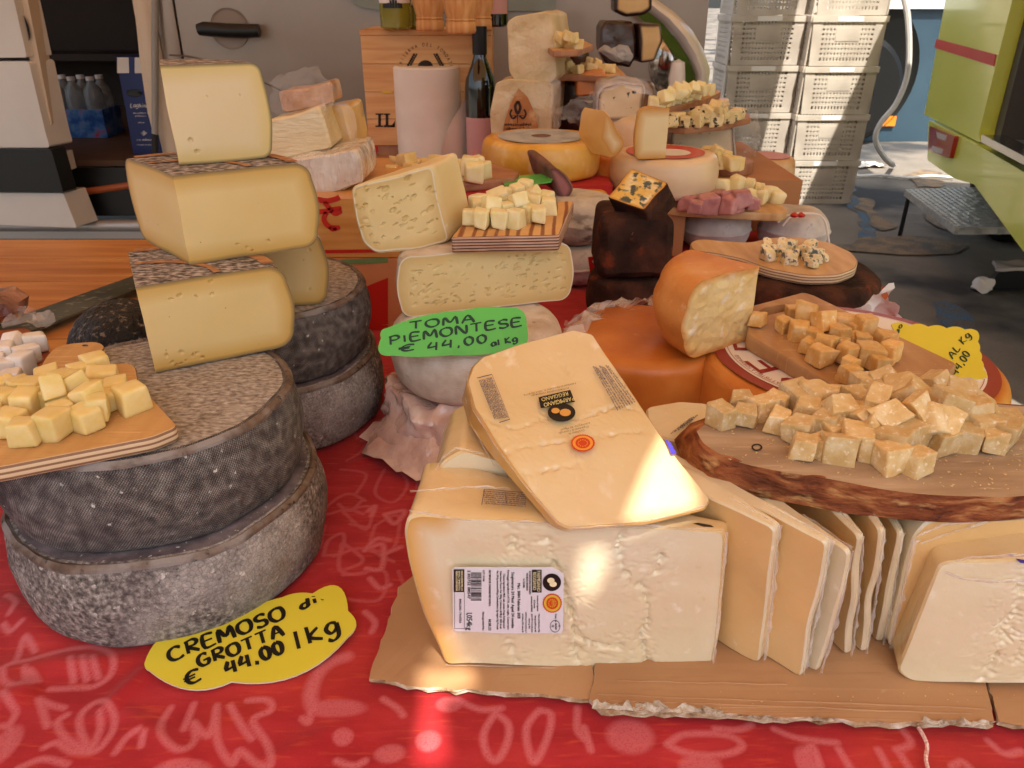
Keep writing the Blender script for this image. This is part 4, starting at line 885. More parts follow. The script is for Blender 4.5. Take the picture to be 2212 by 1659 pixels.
def cubes(key, lst, zf, s, label, group, tilt=.5, seed=1, special=None):
    """lst: (x, y, level[, size factor[, (sx, sy, sz)]]) with x, y the cube's middle in the photograph and level in cube heights above the board"""
    r = random.Random(seed); out = []; places = rows_of(lst, 0)
    for i, it in enumerate(lst):
        x, y, lv = it[:3]; k = it[3] if len(it) > 3 else 1; st = it[4] if len(it) > 4 else (1, 1, 1)
        z0 = zf(x, y) if callable(zf) else zf
        p = atZ(x, y, z0 + s*k*st[2]*.5 + lv*s)
        o = bpy.data.objects.new(key, KIT[key][r.randrange(len(KIT[key]))]); COL.objects.link(o); o.location = p
        sz = s*k*r.uniform(.88, 1.1); o.scale = (sz*st[0]*r.uniform(.88, 1.08), sz*st[1]*r.uniform(.88, 1.08), sz*st[2])
        tl = tilt if lv > .2 else .0
        o.rotation_euler = (r.uniform(-tl, tl), r.uniform(-tl, tl), r.uniform(0, pi))
        tag(o, label+', '+places[i], 'cheese cube', group); out.append(o)
    PILE.setdefault(key, []).append((out, zf, s)); return out
cubes('yellow_cheese_cube', [(8, 838, 0), (41, 840, 0), (66, 842, 0), (103, 818, 0), (113, 838, .7, 1.15), (140, 826, 0), (164, 832, .5, 1.1), (178, 806, 0), (208, 792, 0), (223, 818, 0, 1.1), (204, 846, 0), (192, 858, .4, 1.1), (252, 843, 0), (284, 859, 0, 1.15), (10, 868, 0, 1.05), (59, 870, .1, 1.1), (137, 872, 0), (211, 878, .2, 1.1), (134, 893, 0), (186, 903, 0, 1.05), (21, 914, 0, 1.1), (53, 932, 0, 1.1), (114, 917, 0, 1.15), (98, 862, 0), (-20, 900, 0), (-30, 860, 0), (150, 848, 0), (235, 862, 0)],
      ZB, .0142, 'yellow cube on the plywood board', 'yellow cubes on the plywood board', seed=2)
# ---- white cubes on a dark red board, wrapped meat, black cheese, knife, pine worktop
m_rb = mk('reddish board', [(.3, '#8a4522'), (.7, '#a8613a')], .45, 6, 6, stretch=(3, 18, 1))
board('tasting_board', 'reddish board carrying white cheese cubes at the edge', pz([(-200, 735), (60, 706), (118, 770), (60, 830), (-200, 900)], .118), .012, (m_rb, m_rb), .01)
cubes('white_cheese_cube', [(30, 738, .3), (77, 739, .1), (61, 764, 0, 1.1), (10, 760, .1, 1.1), (45, 786, 0, 1.15), (12, 794, 0, 1.1), (25, 818, 0), (-14, 780, 0), (3, 825, 0)], 0.118, .0145, 'chalk-white cube on the reddish board', 'white cubes at the frame edge', seed=4, tilt=.3)
m_film = mk('cling film', '#e9e4e0', .12, alpha=.22, spec=.8, coat=.6, bump=[('noise', 60, .9, .01), ('noise', 20, .8, .01)])
m_meat = mk('wrapped cured meat', [(.35, '#4a2a26'), (.5, '#7a4a40'), (.65, '#a0705c')], .3, 18, 5, coat=.8, coatr=.12, bump=[('noise', 50, .8, .006), ('noise', 18, .7, .008)])
c = atZ(2, 716, .118); mt_ = thing('wrapped_meat', 'film-wrapped dark cured meat behind the white cubes', 'cured meat', c)
b = B(); b.lathe([(.001, 0), (.02, .001), (.03, .009), (.03, .018), (.021, .025), (.001, .027)], c+V(-.022, .026, .0), 40); shake(b, 40, .008, 3).build('meat', m_meat, mt_)
b = B(); vs = []
for i in range(12):
    for j in range(7): p = c+V(-.004+i*.004, .03-j*.004-.001*i, .008); vs.append(p+nz(p, 110, .010, 3))
b.add(vs, [(i*7+j, i*7+j+1, (i+1)*7+j+1, (i+1)*7+j) for i in range(11) for j in range(6)]).build('film_tail', m_film, mt_)
m_bk = mk('black waxy rind', [(.35, '#0d0c0b'), (.6, '#1b1a18')], .5, 40, 6, over=[('noise', '#8a7a6c', 150, .57, .66, None, .85), ('noise', '#b09a88', 40, .6, .7, None, .6)], bump=[('noise', 220, 1, .005), ('noise', 90, .6, .004)])
c = atZ(228, 778, .055); r_ = thing('black_cheese', 'round black-rinded cheese behind the plywood board', 'cheese', c+V(0, .035, -.055))
wheel('black_rind', c+V(.006, .035, -.053), .056, .098, m_bk, r_, er=.048, er2=.03, belly=.0, n=72, amp=.003, nsc=40)
m_pine = mk('pine worktop', [(.25, '#8f5526'), (.45, '#b0733a'), (.62, '#c48b4c'), (.8, '#a96d36')], .45, 4, 7, .6, stretch=(.8, 9, 1), over=[('noise', '#7d4a20', 30, .6, .75, (.15, 5, 1), .6), ('noise', '#5a3214', 5, .76, .8)], bump=[('noise', 60, .3, .001, (.3, 6, 1))], coat=.15)
wk = thing('wooden_worktop', 'pine plank worktop behind the grey wheels', 'worktop', (-.9, 1.0, .002))
ya = atZ(0, 517, .03).y; yb = .70; xl, xr = -1.6, -.335
for k in range(5):
    y0 = ya+(yb-ya)*k/5; y1 = ya+(yb-ya)*(k+1)/5
    b = B(); b.box((xl, y1+.0006, .002), (xr-.004*(k % 2), y0-.0006, .03-.0006*(k % 3))); shake(b, 3, .0006, k).build('plank', m_pine, wk, smooth=False)
m_bl = mk('smeared blade steel', [(.35, '#3e443e'), (.55, '#565c54'), (.7, '#6b7067')], .35, 12, 6, metal=.6, over=[('noise', '#a8aa9e', 40, .6, .68, (2, 4, 1), .7)])
kn = thing('cheese_knife', 'long smeared knife blade lying on the pine worktop', 'knife', atZ(170, 660, .031))
def kp(x, y, z=.0415): return atZ(x, y, z)
P = [kp(-40, 712), kp(60, 676), kp(292, 594), kp(330, 586), (kp(330, 612)), kp(300, 622), kp(90, 706), kp(-40, 750)]
n = 8; b = B(); b.add(P+[p-V(0, 0, .0025) for p in P], [tuple(range(n))[::-1], tuple(range(n, 2*n))]+[(i, (i+1) % n, n+(i+1) % n, n+i) for i in range(n)]); b.build('blade', m_bl, kn, smooth=False)
b = B(); b.tube([kp(50, 688, .036), kp(-120, 760, .036)], [.009, .011], 10); b.build('knife_handle', m_blk, kn)
# ---- price tags
m_yel = mk('yellow card', '#d8ca3a', .45, over=[('noise', '#cdbd30', 12, .45, .7, None, .5)], bump=[('noise', 40, .1, .001)]); m_grn = mk('green card', '#58c052', .3, coat=.4, coatr=.15, over=[('noise', '#4cb04a', 20, .5, .6, None, .6)]); m_ink = mk('black marker ink', '#0c0c0a', .5); m_gink = mk('dark green marker ink', '#123a2a', .5)
m_cede = mk('card edge', '#d9d2be', .6)
def scallop(pts, bulge, n=8):
    """cloud outline: arcs bulging outwards between the given picture points"""
    out = []; m = len(pts); cx = sum(p[0] for p in pts)/m; cy = sum(p[1] for p in pts)/m
    for i in range(m):
        a = np.array(pts[i], float); b_ = np.array(pts[(i+1) % m], float); d = b_-a; L = np.linalg.norm(d); nn = np.array((d[1], -d[0]))/L
        if nn @ ((a+b_)/2-np.array((cx, cy))) < 0: nn = -nn
        bl = bulge[i] if isinstance(bulge, (list, tuple)) else bulge
        for k in range(n): t = k/n; out.append(tuple(a+d*t+nn*(L*bl*4*t*(1-t))))
    return out
def card(name, label, outline, p0, nrm, mat, ink, texts, th=.0012, wid=5, bend=None):
    nrm = Vector(nrm).normalized(); p0 = Vector(p0)
    L = pol(outline, p0, nrm); c = sum(L, V(0, 0, 0))/len(L); zb = min(L, key=lambda p: p.z)
    r_ = thing(name, label, 'price tag', V(c.x, c.y, zb.z), 'hand-written price tags'); n = len(L)
    bb = [p-nrm*th for p in L]
    if nrm.dot(CAM-c) < 0: nrm = -nrm; bb = [p-nrm*th for p in L]
    b = B(); 
    from mathutils.geometry import tessellate_polygon as tp
    fs = [tuple(f) for f in tp([L])]; b.add(L, fs).build('card', mat, r_, smooth=False)
    e = B(); e.add(L+bb, [(i, (i+1) % n, n+(i+1) % n, n+i) for i in range(n)]); e.add(bb, fs); e.build('card_edge', m_cede, r_, smooth=False)
    t = B(); fn = lambda x, y: onp(x, y, p0+nrm*.0004, nrm)
    for k, (s_, a, b_, h_, w_) in enumerate(texts): pen(t, s_, a, b_, h_, w_, fn, seed=k)
    o = t.build('lettering', ink, r_, smooth=False); return r_
y1 = scallop([(312, 1430), (400, 1370), (655, 1283), (757, 1322), (760, 1395), (502, 1473), (315, 1455)], [.1, .02, .22, .18, .12, .08, .3])
y1 = scallop([(322, 1448), (312, 1432), (420, 1360), (610, 1290), (675, 1282), (752, 1320), (752, 1375), (500, 1472)], [.2, .2, .03, .08, .45, .32, .14, .16], 10)
card('price_tag', 'yellow cloud-shaped tag before the big grey wheels', y1, atZ(500, 1400, .0035), (0.02, -.08, 1), m_yel, m_ink,
     [('di.', (652, 1318), (706, 1290), 17, 9), ('CREMOSO', (368, 1428), (626, 1332), 27, 9.5), ('GROTTA', (432, 1442), (622, 1370), 25, 9.5), ('e', (402, 1482), (446, 1462), 26, 10), ('44,00', (492, 1457), (622, 1404), 27, 10.5), ('/kg', (640, 1402), (746, 1362), 36, 10)])
# ================================================================ FOREGROUND: cardboard, parmesan
m_card = mk('corrugated cardboard', [(.35, '#a77d56'), (.65, '#b98f66')], .8, 9, 6, over=[('noise', '#94693f', 40, .6, .8, (.6, 8, 1), .4), ('noise', '#d8bd9b', 50, .7, .76, (1, 2, 1), .5)], bump=[('wave0', 60, .12, .001, (0.05, 1, 1)), ('noise', 300, .15, .0006)])
m_carde = mk('torn cardboard edge', [(.3, '#7a5636'), (.5, '#b89a7a'), (.7, '#ddd0be')], .9, 90, 6, bump=[('noise', 220, 1, .004)])
def sheet(name, label, pts, z, th, torn=()):
    L = resamp(pz(pts, z), .006); n = len(L); r_ = thing(name, label, 'cardboard', sum(L, V(0,0,0))/n-V(0, 0, th), 'cardboard sheets under the parmesan')
    def jag(p, k): return p + V(nz(p, 120, .0016, k).x, nz(p, 120, .0022, k).y, nz(p, 60, .0007, k).z)
    L = [jag(p, 1) for p in L]
    c = sum(L, V(0,0,0))/n; from mathutils.geometry import tessellate_polygon as tp
    fs = [tuple(f) for f in tp([L])]; B().add(L, fs).build('sheet_face', m_card, r_, smooth=False)
    rows = [L, [jag(p, 5)-V(0, .0008, th*.3) for p in L], [jag(p, 9)+V(0, .0012, -th*.55) for p in L], [jag(p, 12)-V(0, .0004, th) for p in L]]
    B().add([p for r in rows for p in r], [(i*n+k, i*n+(k+1) % n, (i+1)*n+(k+1) % n, (i+1)*n+k) for i in range(3) for k in range(n)]).build('corrugated_edge', m_carde, r_, smooth=False)
    if torn:
        if 'torn grey paper' not in MATS: mk('torn grey paper', [(.3, '#a08c78'), (.6, '#d6cbbd')], .9, 80, 5, bump=[('noise', 300, 1, .004)])
        for (xa, ya_), (xb, yb_), hgt in torn:
            b = B(); vs = []; N = 50
            for i in range(N+1):
                t = i/N
                for j in range(5):
                    p = atZ(xa+(xb-xa)*t, ya_+(yb_-ya_)*t - hgt*(1-j/4)*(.6+.4*noise.noise(V(t*9, 3, 0))), z+.0012)
                    vs.append(p + nz(p, 260, .003 if j < 4 else .001, 7))
            b.add(vs, [(i*5+j, i*5+j+1, (i+1)*5+j+1, (i+1)*5+j) for i in range(N) for j in range(4)]); b.build('torn_paper', MATS['torn grey paper'], r_)
    return r_
sheet('cardboard_sheet', 'smaller brown cardboard sheet, its cut front edge fluted', [(797, 1465), (862, 1270), (1000, 1150), (1290, 1150), (1278, 1512), (1160, 1500), (900, 1483)], .0035, .003)
sheet('cardboard_sheet', 'large brown cardboard sheet with a torn grey front edge', [(1276, 1510), (1285, 1440), (1330, 1150), (2160, 1150), (2120, 1440), (2152, 1560), (1900, 1560), (1600, 1545), (1300, 1532)], .0055, .004, torn=[((1278, 1530), (1560, 1545), 26), ((1560, 1548), (1800, 1560), 8), ((1990, 1566), (2148, 1566), 18)])
sheet('cardboard_sheet', 'cardboard sheet running out at the right picture edge', [(2126, 1440), (2110, 1200), (2420, 1200), (2420, 1580), (2160, 1560)], .004, .003)
cs = bpy.data.objects['cardboard_sheet.001']; b = B()
for (x0_, y0_), (x1_, y1_) in (((1288, 1500), (2128, 1530)), ((1300, 1512), (2100, 1541)), ((1330, 1470), (1700, 1478))):
    L = [atZ(x0_+(x1_-x0_)*k/30, y0_+(y1_-y0_)*k/30, .0056)+nz(V(k, y0_, 0), .37, .0008, 2) for k in range(31)]; L = [V(p.x, p.y, .0056) for p in L]; b.tube(L, .0007, 5)
b.build('crease', m_card, cs)
ZC = .006
PC = [(.3, '#d9c59e'), (.5, '#e1d2b0'), (.7, '#e8ddc4')]
CBF = ('noise', 34, .45, .0035); m_parm = mk('parmesan paste in film', PC, .38, 7, 5, cbump=CBF, sss=.25, sssr=.006, coat=.9, coatr=.09, over=[('noise', '#f4ead4', 70, .62, .72, None, .8), ('noise', '#cfa873', 9, .55, .8, None, .45), ('noise', '#c79c62', 60, .66, .74, None, .4)], bump=[('noise', 30, .14, .005), ('noise', 150, .18, .0014), ('noise', 420, .15, .0005)])
m_prnd = mk('parmesan rind in film', cbump=CBF, base=[(.3, '#d6b57c'), (.55, '#dfc596'), (.75, '#e7d4ae')], rough=.35, scale=12, detail=5, sss=.15, sssr=.004, coat=.8, coatr=.12, bump=[('noise', 40, .4, .004), ('noise', 140, .2, .001)])
m_parmd = mk('darker parmesan paste in film', cbump=CBF, base=[(.3, '#d8ab6c'), (.5, '#e0b97e'), (.7, '#e8ca98')], rough=.38, scale=7, detail=5, sss=.25, sssr=.006, coat=.7, coatr=.14, over=[('noise', '#f2e6cc', 60, .68, .76, None, .6)], bump=[('noise', 26, .3, .006), ('noise', 120, .25, .0016)])
m_parmt = mk('straw parmesan paste in film', cbump=CBF, base=[(.3, '#d8b983'), (.5, '#e0c697'), (.7, '#e8d4ae')], rough=.38, scale=7, detail=5, sss=.25, sssr=.006, coat=.9, coatr=.09, over=[('noise', '#f4ead4', 60, .62, .72, (1, .5, 1), .7), ('noise', '#cfa060', 9, .55, .8, None, .45)], bump=[('noise', 30, .14, .005), ('noise', 150, .2, .0014)])
m_clear = mk('clear crumpled film', '#f2ede8', .08, alpha=.14, spec=.9, coat=.8, coatr=.05, bump=[('noise', 70, 1, .008)])
m_fold = mk('film fold', '#efe9e0', .15, alpha=.4, coat=.8, bump=[('noise', 90, .8, .004)])
m_lab = mk('white sticker', '#dedbe0', .35, coat=.3, bump=[('noise', 30, .15, .003)]); m_navy = mk('navy print', '#2c2a5c', .5); m_pblk = mk('black print', '#141312', .45); m_gold = mk('gold print', '#d8b23a', .45); m_rd = mk('red seal print', '#d2421c', .5); m_violet = mk('violet band', '#3d35a0', .4, coat=.5)
def folds(r_, lines, wd=.004, seed=1):
    b = B(); wd *= .75
    for k, L in enumerate(lines):
        L = [Vector(p) for p in L]; P = []
        for i in range(len(L)-1):
            m = max(2, int((L[i+1]-L[i]).length/.004)); P += [L[i].lerp(L[i+1], j/m) for j in range(m)]
        P.append(L[-1]); vs = []
        for i, p in enumerate(P):
            q = noise.noise_vector(p*140+V(seed, k, 0)); w_ = wd*(.25+.9*abs(q.x)); o = (CAM-p).normalized()*.0014
            up = V(.15*q.y, -.25, 1).normalized() if abs(P[-1].z-P[0].z) < .04 else V(1, -.3, .1*q.x).normalized()
            vs += [p+o-up*w_*.25, p+o*1.6+up*w_*.4+q*wd*.25, p+o+up*w_]
        b.add(vs, [(i*3+j, i*3+j+1, i*3+j+4, i*3+j+3) for i in range(len(P)-1) for j in range(2)])
    return b.build('film_fold', m_fold, r_)
def breaks(fn_, lines, wd=.0034, dp=.0032):
    L = [np.array([tuple(fn_(*p)) for p in smoothline(l, 6)]) for l in lines]
    def f(P):
        Q = np.array([tuple(p) for p in P]); s = np.zeros(len(Q)); nn = np.array([noise.noise(p*190) for p in P]); n2 = np.array([noise.noise(p*75) for p in P])
        n3 = np.array([noise.noise(p*430) for p in P])
        for l in L:
            d = segdist(Q, l, False); w_ = wd*(.35+1.1*np.abs(n2)); s += -dp*np.exp(-(d/w_)**2)*np.clip(.55+.8*nn+.5*n3, 0, 1.6) - dp*.25*np.exp(-(d/(wd*4))**2)*np.clip(n3+nn, 0, 1)
        return s + .0003*n2 + .00012*nn
    f.vec = True; return f
def parm(label, loop, ext, mat=None, mrind=None, rs=None, bumpy=(), fil=.0045, bev=.0014, amp=.0014, seed=1, name='parmesan_pack'):
    c = sum(loop, V(0,0,0))/len(loop); zb = min(p.z for p in loop)
    r_ = thing(name, label, 'cheese pack', V(c.x, c.y, zb), 'vacuum-packed parmesan wedges')
    d = bumpy if hasattr(bumpy, 'vec') else None
    if bumpy and d is None:
        def d(p):
            s_ = 0
            for (q, rr, dp) in bumpy:
                dd = (p-q).length/rr
                if dd < 2.5: s_ += dp*math.exp(-dd*dd)*(1+.6*noise.noise(p*160))
            return s_ + .0007*noise.noise(p*70)
    prism('p', loop, ext, (mat or m_parm, mrind or m_prnd), r_, bev, fil, .0018 if hasattr(bumpy, 'vec') else .0035, amp, 28, seed, names=('paste', 'rind'), disp=d, rindside=rs, rings=FINE if hasattr(bumpy, 'vec') else [1, .98, .955, .92, .88, .84, .79, .74, .68, .62, .55, .48, .4, .32, .23, .13, .05] if bumpy else RINGS)
    return r_
# front wedge standing on its edge
Y0 = atZ(960, 1434, ZC).y; PF0, NF = V(0, Y0, ZC), V(0.02, -1, .03).normalized()
fp = lambda x, y: onp(x, y, PF0, NF)
front = [fp(x, y) for x, y in ((961, 1436), (915, 1330), (880, 1215), (872, 1150), (882, 1120), (905, 1113), (1565, 1146), (1570, 1165), (1540, 1447), (1515, 1450))]
dents = breaks(fp, [[(1350, 1130), (1335, 1190), (1355, 1240), (1390, 1280), (1400, 1330), (1385, 1380), (1400, 1440)], [(1180, 1170), (1200, 1230), (1225, 1300), (1240, 1370), (1245, 1430)], [(1115, 1150), (1105, 1190)], [(1230, 1330), (1260, 1380), (1330, 1400)], [(1430, 1200), (1420, 1240)], [(1100, 1380), (1115, 1425)]])
m_parmf = mk('parmesan paste paling from its rind', PC, .38, 7, 5, cbump=CBF, sss=.25, sssr=.006, coat=.9, coatr=.09, edge=('#d9a85c', .0005, .014), over=[('noise', '#f4ead4', 70, .62, .72, None, .8), ('noise', '#cfa873', 9, .55, .8, None, .4), ('noise', '#c79c62', 60, .66, .74, None, .35)], bump=[('noise', 30, .14, .005), ('noise', 150, .18, .0014), ('noise', 420, .15, .0005)])
pw = parm('front parmesan wedge in film bearing the big white weight label', front, lambda p: V(.004, .062-.27*(p.x+.07), .0), mat=m_parmf, rs=lambda p: p.x < -.042, bumpy=dents, fil=[.003, .01, .01, .006, .003, .003, .004, .004, .006, .006], bev=.0018)
folds(pw, [[fp(884, 1118)+V(0, .003, .002), fp(1000, 1124), fp(1200, 1130), fp(1400, 1138), fp(1560, 1146)], [fp(880, 1090)+V(0, .012, 0), fp(1000, 1094)+V(0, .018, 0), fp(1100, 1100)+V(0, .02, 0)], [fp(1568, 1150), fp(1560, 1250), fp(1548, 1350), fp(1538, 1440)]], .004, 1)
folds(pw, [[fp(963, 1437), fp(1100, 1441), fp(1300, 1447), fp(1530, 1451)]], .0025, 4)
# its label
lf = lambda off: (lambda x, y: onp(x, y, PF0+NF*off, NF))
lb = [(977, 1232), (983, 1226), (1195, 1226), (1218, 1240), (1216, 1362), (1212, 1368), (1085, 1368), (985, 1363), (979, 1357)]
LO = .0042
lab = B(); Lp = [lf(LO)(x, y) for x, y in lb]; nl = len(Lp); lab.add(Lp+[p-NF*.0006 for p in Lp], [tuple(range(nl)), tuple(range(nl, 2*nl))]+[(i, (i+1) % nl, nl+(i+1) % nl, nl+i) for i in range(nl)]); lb_o = lab.build('weight_label', m_lab, pw, smooth=False)
fn = lf(LO+.0004); fn2 = lf(LO+.0008); t = B()
def dn(s_, x, y0, y1, h): ptext(t, s_, (x, y0), (x, y1), h, fn, bold=.45)    # the label is stuck on sideways: lines run downwards
dn('1,054kg', 1008, 1324, 1362, 12); dn('Stagionatura 24 Mesi/ Aged 24 months', 1105, 1236, 1357, 6); dn('Mat. 3084 Febbraio 2021', 1118, 1260, 1336, 6); dn('Nettogewicht/Net', 1042, 1322, 1362, 4); dn('14.08.23', 1055, 1338, 1362, 6)
dn('LOT: 23 046', 1043, 1232, 1256, 4); dn('BEST BEFORE/OR CONSUMARE PREF. ENTRO IL:', 1056, 1232, 1310, 4); dn('Fat 29.7g saturated 19.6g Carbohydrate 0g sugars 0g Protein', 1073, 1233, 1360, 4); dn('Nutrition Facts for 100g Calories 1671kJ/ 402 kcal', 1080, 1234, 1358, 4); dn('Cheese Ingredients: MILK, salt, rennet. Keep Refrigerated', 1087, 1240, 1357, 4); dn('Formaggio Ingredienti: LATTE, sale, caglio. Conservare', 1096, 1232, 1360, 4)
dn('AUTORIZZAZIONE CONSORZIO', 1143, 1233, 1284, 3.6); dn('PARMIGIANO-REGGIANO', 1137, 1238, 1276, 3.4); dn('N. 1352812', 1130, 1250, 1270, 3.4); dn('Certificato da Organismo', 1160, 1286, 1320, 3.4); dn('di Controllo', 1153, 1296, 1314, 3.4); dn('autorizzato dal MASAF', 1147, 1288, 1322, 3.4); dn('Valori nutrizionali per 100g', 1163, 1326, 1366, 3.2); dn('Energia kJ 1671, kcal 402', 1155, 1330, 1366, 3.2); dn('grassi 29,7 di cui acidi grassi', 1148, 1326, 1366, 3.2); dn('saturi g. 19,6', 1142, 1336, 1358, 3.2); dn('carboidrati g. 0 di cui zuccheri g. 0', 1135, 1322, 1366, 3.2); dn('proteine g. 32,4, sale g. 1,6', 1128, 1326, 1366, 3.2)
dn('Cont. da:', 1199, 1326, 1344, 4); dn('IT', 1206, 1350, 1355, 4); dn('08/590', 1199, 1346, 1360, 3.6); dn('CE', 1192, 1350, 1355, 4); dn('INVOLUCRO - 7 PLASTICA', 992, 1294, 1346, 4.5); dn('2 102752 010547', 1010, 1232, 1294, 6)
rb_ = random.Random(9); y = 1237.0
while y < 1296:   # bar code
    w_ = rb_.choice((.7, .7, 1.3, 2)); t.add([fn(1017, y), fn(1040, y), fn(1040, y+w_), fn(1017, y+w_)], [(0, 1, 2, 3)]); y += w_+rb_.choice((.7, 1, 1.6))
for x0, y0, x1, y1_ in ((980, 1230, 1003, 1279), (1149, 1231, 1170, 1280)): t.add([fn(x0, y0), fn(x1, y0), fn(x1, y1_), fn(x0, y1_)], [(0, 1, 2, 3)])
for (xa, ya_, xb, yb_) in ((982, 1280, 982, 1358), (1003, 1280, 1003, 1358), (982, 1358, 1003, 1358)): t.add([fn(xa-.4, ya_-.4), fn(xb+.4, ya_-.4), fn(xb+.4, yb_+.4), fn(xa-.4, yb_+.4)], [(0, 1, 2, 3)])
def disc(b, x, y, rx, ry, f_, n=28, jag=0): b.add([f_(x, y)]+[f_(x+rx*(1+jag*(k % 2))*cos(2*pi*k/n), y+ry*(1+jag*(k % 2))*sin(2*pi*k/n)) for k in range(n)], [(0, 1+k, 1+(k+1) % n) for k in range(n)])
def ringm(b, x, y, r0, r1, f_, n=28, ky=1): b.add([f_(x+r*cos(2*pi*k/n), y+ky*r*sin(2*pi*k/n)) for k in range(n) for r in (r0, r1)], [(2*k, 2*k+1, 2*((k+1) % n)+1, 2*((k+1) % n)) for k in range(n)])
disc(t, 1192, 1258, 20, 19, fn); ringm(t, 1199, 1353, 10, 11, fn, ky=1.2)
t.build('label_print', m_pblk, lb_o, smooth=False)
t = B(); fq = fn2
def dn2(s_, x, y0, y1, h): ptext(t, s_, (x, y0), (x, y1), h, fq, bold=.4)
dn2('PARMIGIANO', 1160, 1233, 1278, 7.5); dn2('REGGIANO', 1151, 1236, 1275, 7.5)
for a_ in range(2): disc(t, 1190+5*a_, 1254+8*a_, 8, 6, fq, 14)
for i, (s_, x) in enumerate((('INDICAZIONI PER LO', 996), ('SMALTIMENTO', 990), ('VERIFICA LE DISPOSIZIONI', 984.5))): dn2(s_, x, 1233, 1276, 4)
t.build('label_reverse_print', mk('cream print', '#efe3b4', .5), lb_o, smooth=False)
t = B(); disc(t, 1193, 1303, 20, 20, fn, 48, .07); t.build('red_seal', m_rd, lb_o, smooth=False)
t = B(); ringm(t, 1193, 1303, 13, 18, fn2); [disc(t, 1193+8*cos(a), 1303+8*sin(a), 1.3, 1.3, fn2, 8) for a in np.linspace(0, 6.28, 13)[:-1]]; [t.add([fn2(1190, 1303+q), fn2(1198, 1301+q*1.6), fn2(1198, 1303+q*1.6)], [(0, 1, 2)]) for q in (-4, -2, 0, 2, 4)]; t.build('seal_pattern', m_gold, lb_o, smooth=False)
t = B(); q = lambda x, y: atZ(x, y, .1172); t.add([q(1496, 1131), q(1508, 1129), q(1536, 1134), q(1543, 1139), q(1520, 1138)], [(0, 1, 2, 3, 4)]); t.build('ink_smear', m_pblk, pw, smooth=False)
# second wedge right behind it
Yb = Y0+.05; PB0, NB = V(0, Yb, ZC), V(0, -1, .02).normalized(); fb = lambda x, y: onp(x, y, PB0, NB)
lp2 = [fb(x, y) for x, y in ((985, 1300), (940, 1180), (922, 1080), (935, 1030), (955, 995), (1000, 972), (1150, 1018), (1590, 1112), (1585, 1135), (1560, 1380))]
lp2[0].z = ZC; lp2[-1].z = ZC
p2 = parm('second parmesan wedge standing right behind the labelled front one', lp2, lambda p: V(.002, .062, 0) if p.x < .05 else V(0, .03, 0), seed=3)
folds(p2, [[fb(935, 1030), fb(955, 992), fb(985, 968), fb(1045, 982)], [fb(1560, 1112), fb(1592, 1118), fb(1590, 1180), fb(1575, 1300)]], .005, 2)
# print on its top edge (nutrition table)
tz_ = max(p.z for p in lp2[5:7])
fnt = lambda x, y: atZ(x, y, .1168); t = B()
for k in range(7): scrawl(t, (1044+k*.6, 1062+k*4.4), (1136, 1070+k*4.2), 3.4, fnt, k, .1)
for (xa, ya_), (xb, yb_) in (((1046, 1056), (1140, 1064)), ((1046, 1056), (1040, 1090)), ((1090, 1060), (1094, 1088))): a, b_ = np.array((xa, ya_)), np.array((xb, yb_)); t.add([fnt(*a), fnt(*b_), fnt(b_[0]+1.2, b_[1]+1.2), fnt(a[0]+1.2, a[1]+1.2)], [(0, 1, 2, 3)])
t.build('nutrition_print', m_navy, pw, smooth=False)
# top wedge leaning across them
A_ = atZ(1230, 1135, .118); B_ = atZ(1525, 1085, .118); C_ = atZ(1240, 716, .168); NT = (B_-A_).cross(C_-A_).normalized(); PT0 = A_
ft = lambda x, y: onp(x, y, PT0, NT)
ltop = [ft(x, y) for x, y in ((1208, 1132), (1150, 1068), (1066, 955), (1022, 880), (1008, 822), (1020, 790), (1042, 768), (1130, 740), (1238, 711), (1280, 720), (1380, 866), (1470, 998), (1534, 1082), (1524, 1102), (1400, 1130), (1232, 1143))]
dn_ = -NT if NT.z > 0 else NT
mrk = breaks(ft, [[(1045, 905), (1110, 925), (1180, 900), (1260, 900), (1330, 875), (1380, 885)], [(1075, 985), (1130, 965), (1200, 955), (1290, 940), (1390, 930)], [(1100, 1030), (1200, 1010), (1250, 1000)], [(1210, 770), (1230, 810)], [(1330, 790), (1350, 830)]], 0.0028, .0016)
pt = parm('upper parmesan wedge lying tilted over the others, sun patch on it', ltop, (lambda p: dn_*(.007+.030*max(0, min(1, (p.y-.36)/.17))) + V(-.003, .004, 0)), mat=m_parmt, mrind=mk('orange parmesan rind in film', [(.3, '#bf8a45'), (.6, '#d3a562')], .35, 12, 5, coat=.8, coatr=.12, bump=[('noise', 40, .4, .004)]), bumpy=mrk, fil=.002, bev=.0014, amp=.0008, seed=5)
fo = lambda off: (lambda x, y: onp(x, y, PT0-dn_*off, NT))
fn = fo(.0024); fn2 = fo(.0028); t = B()
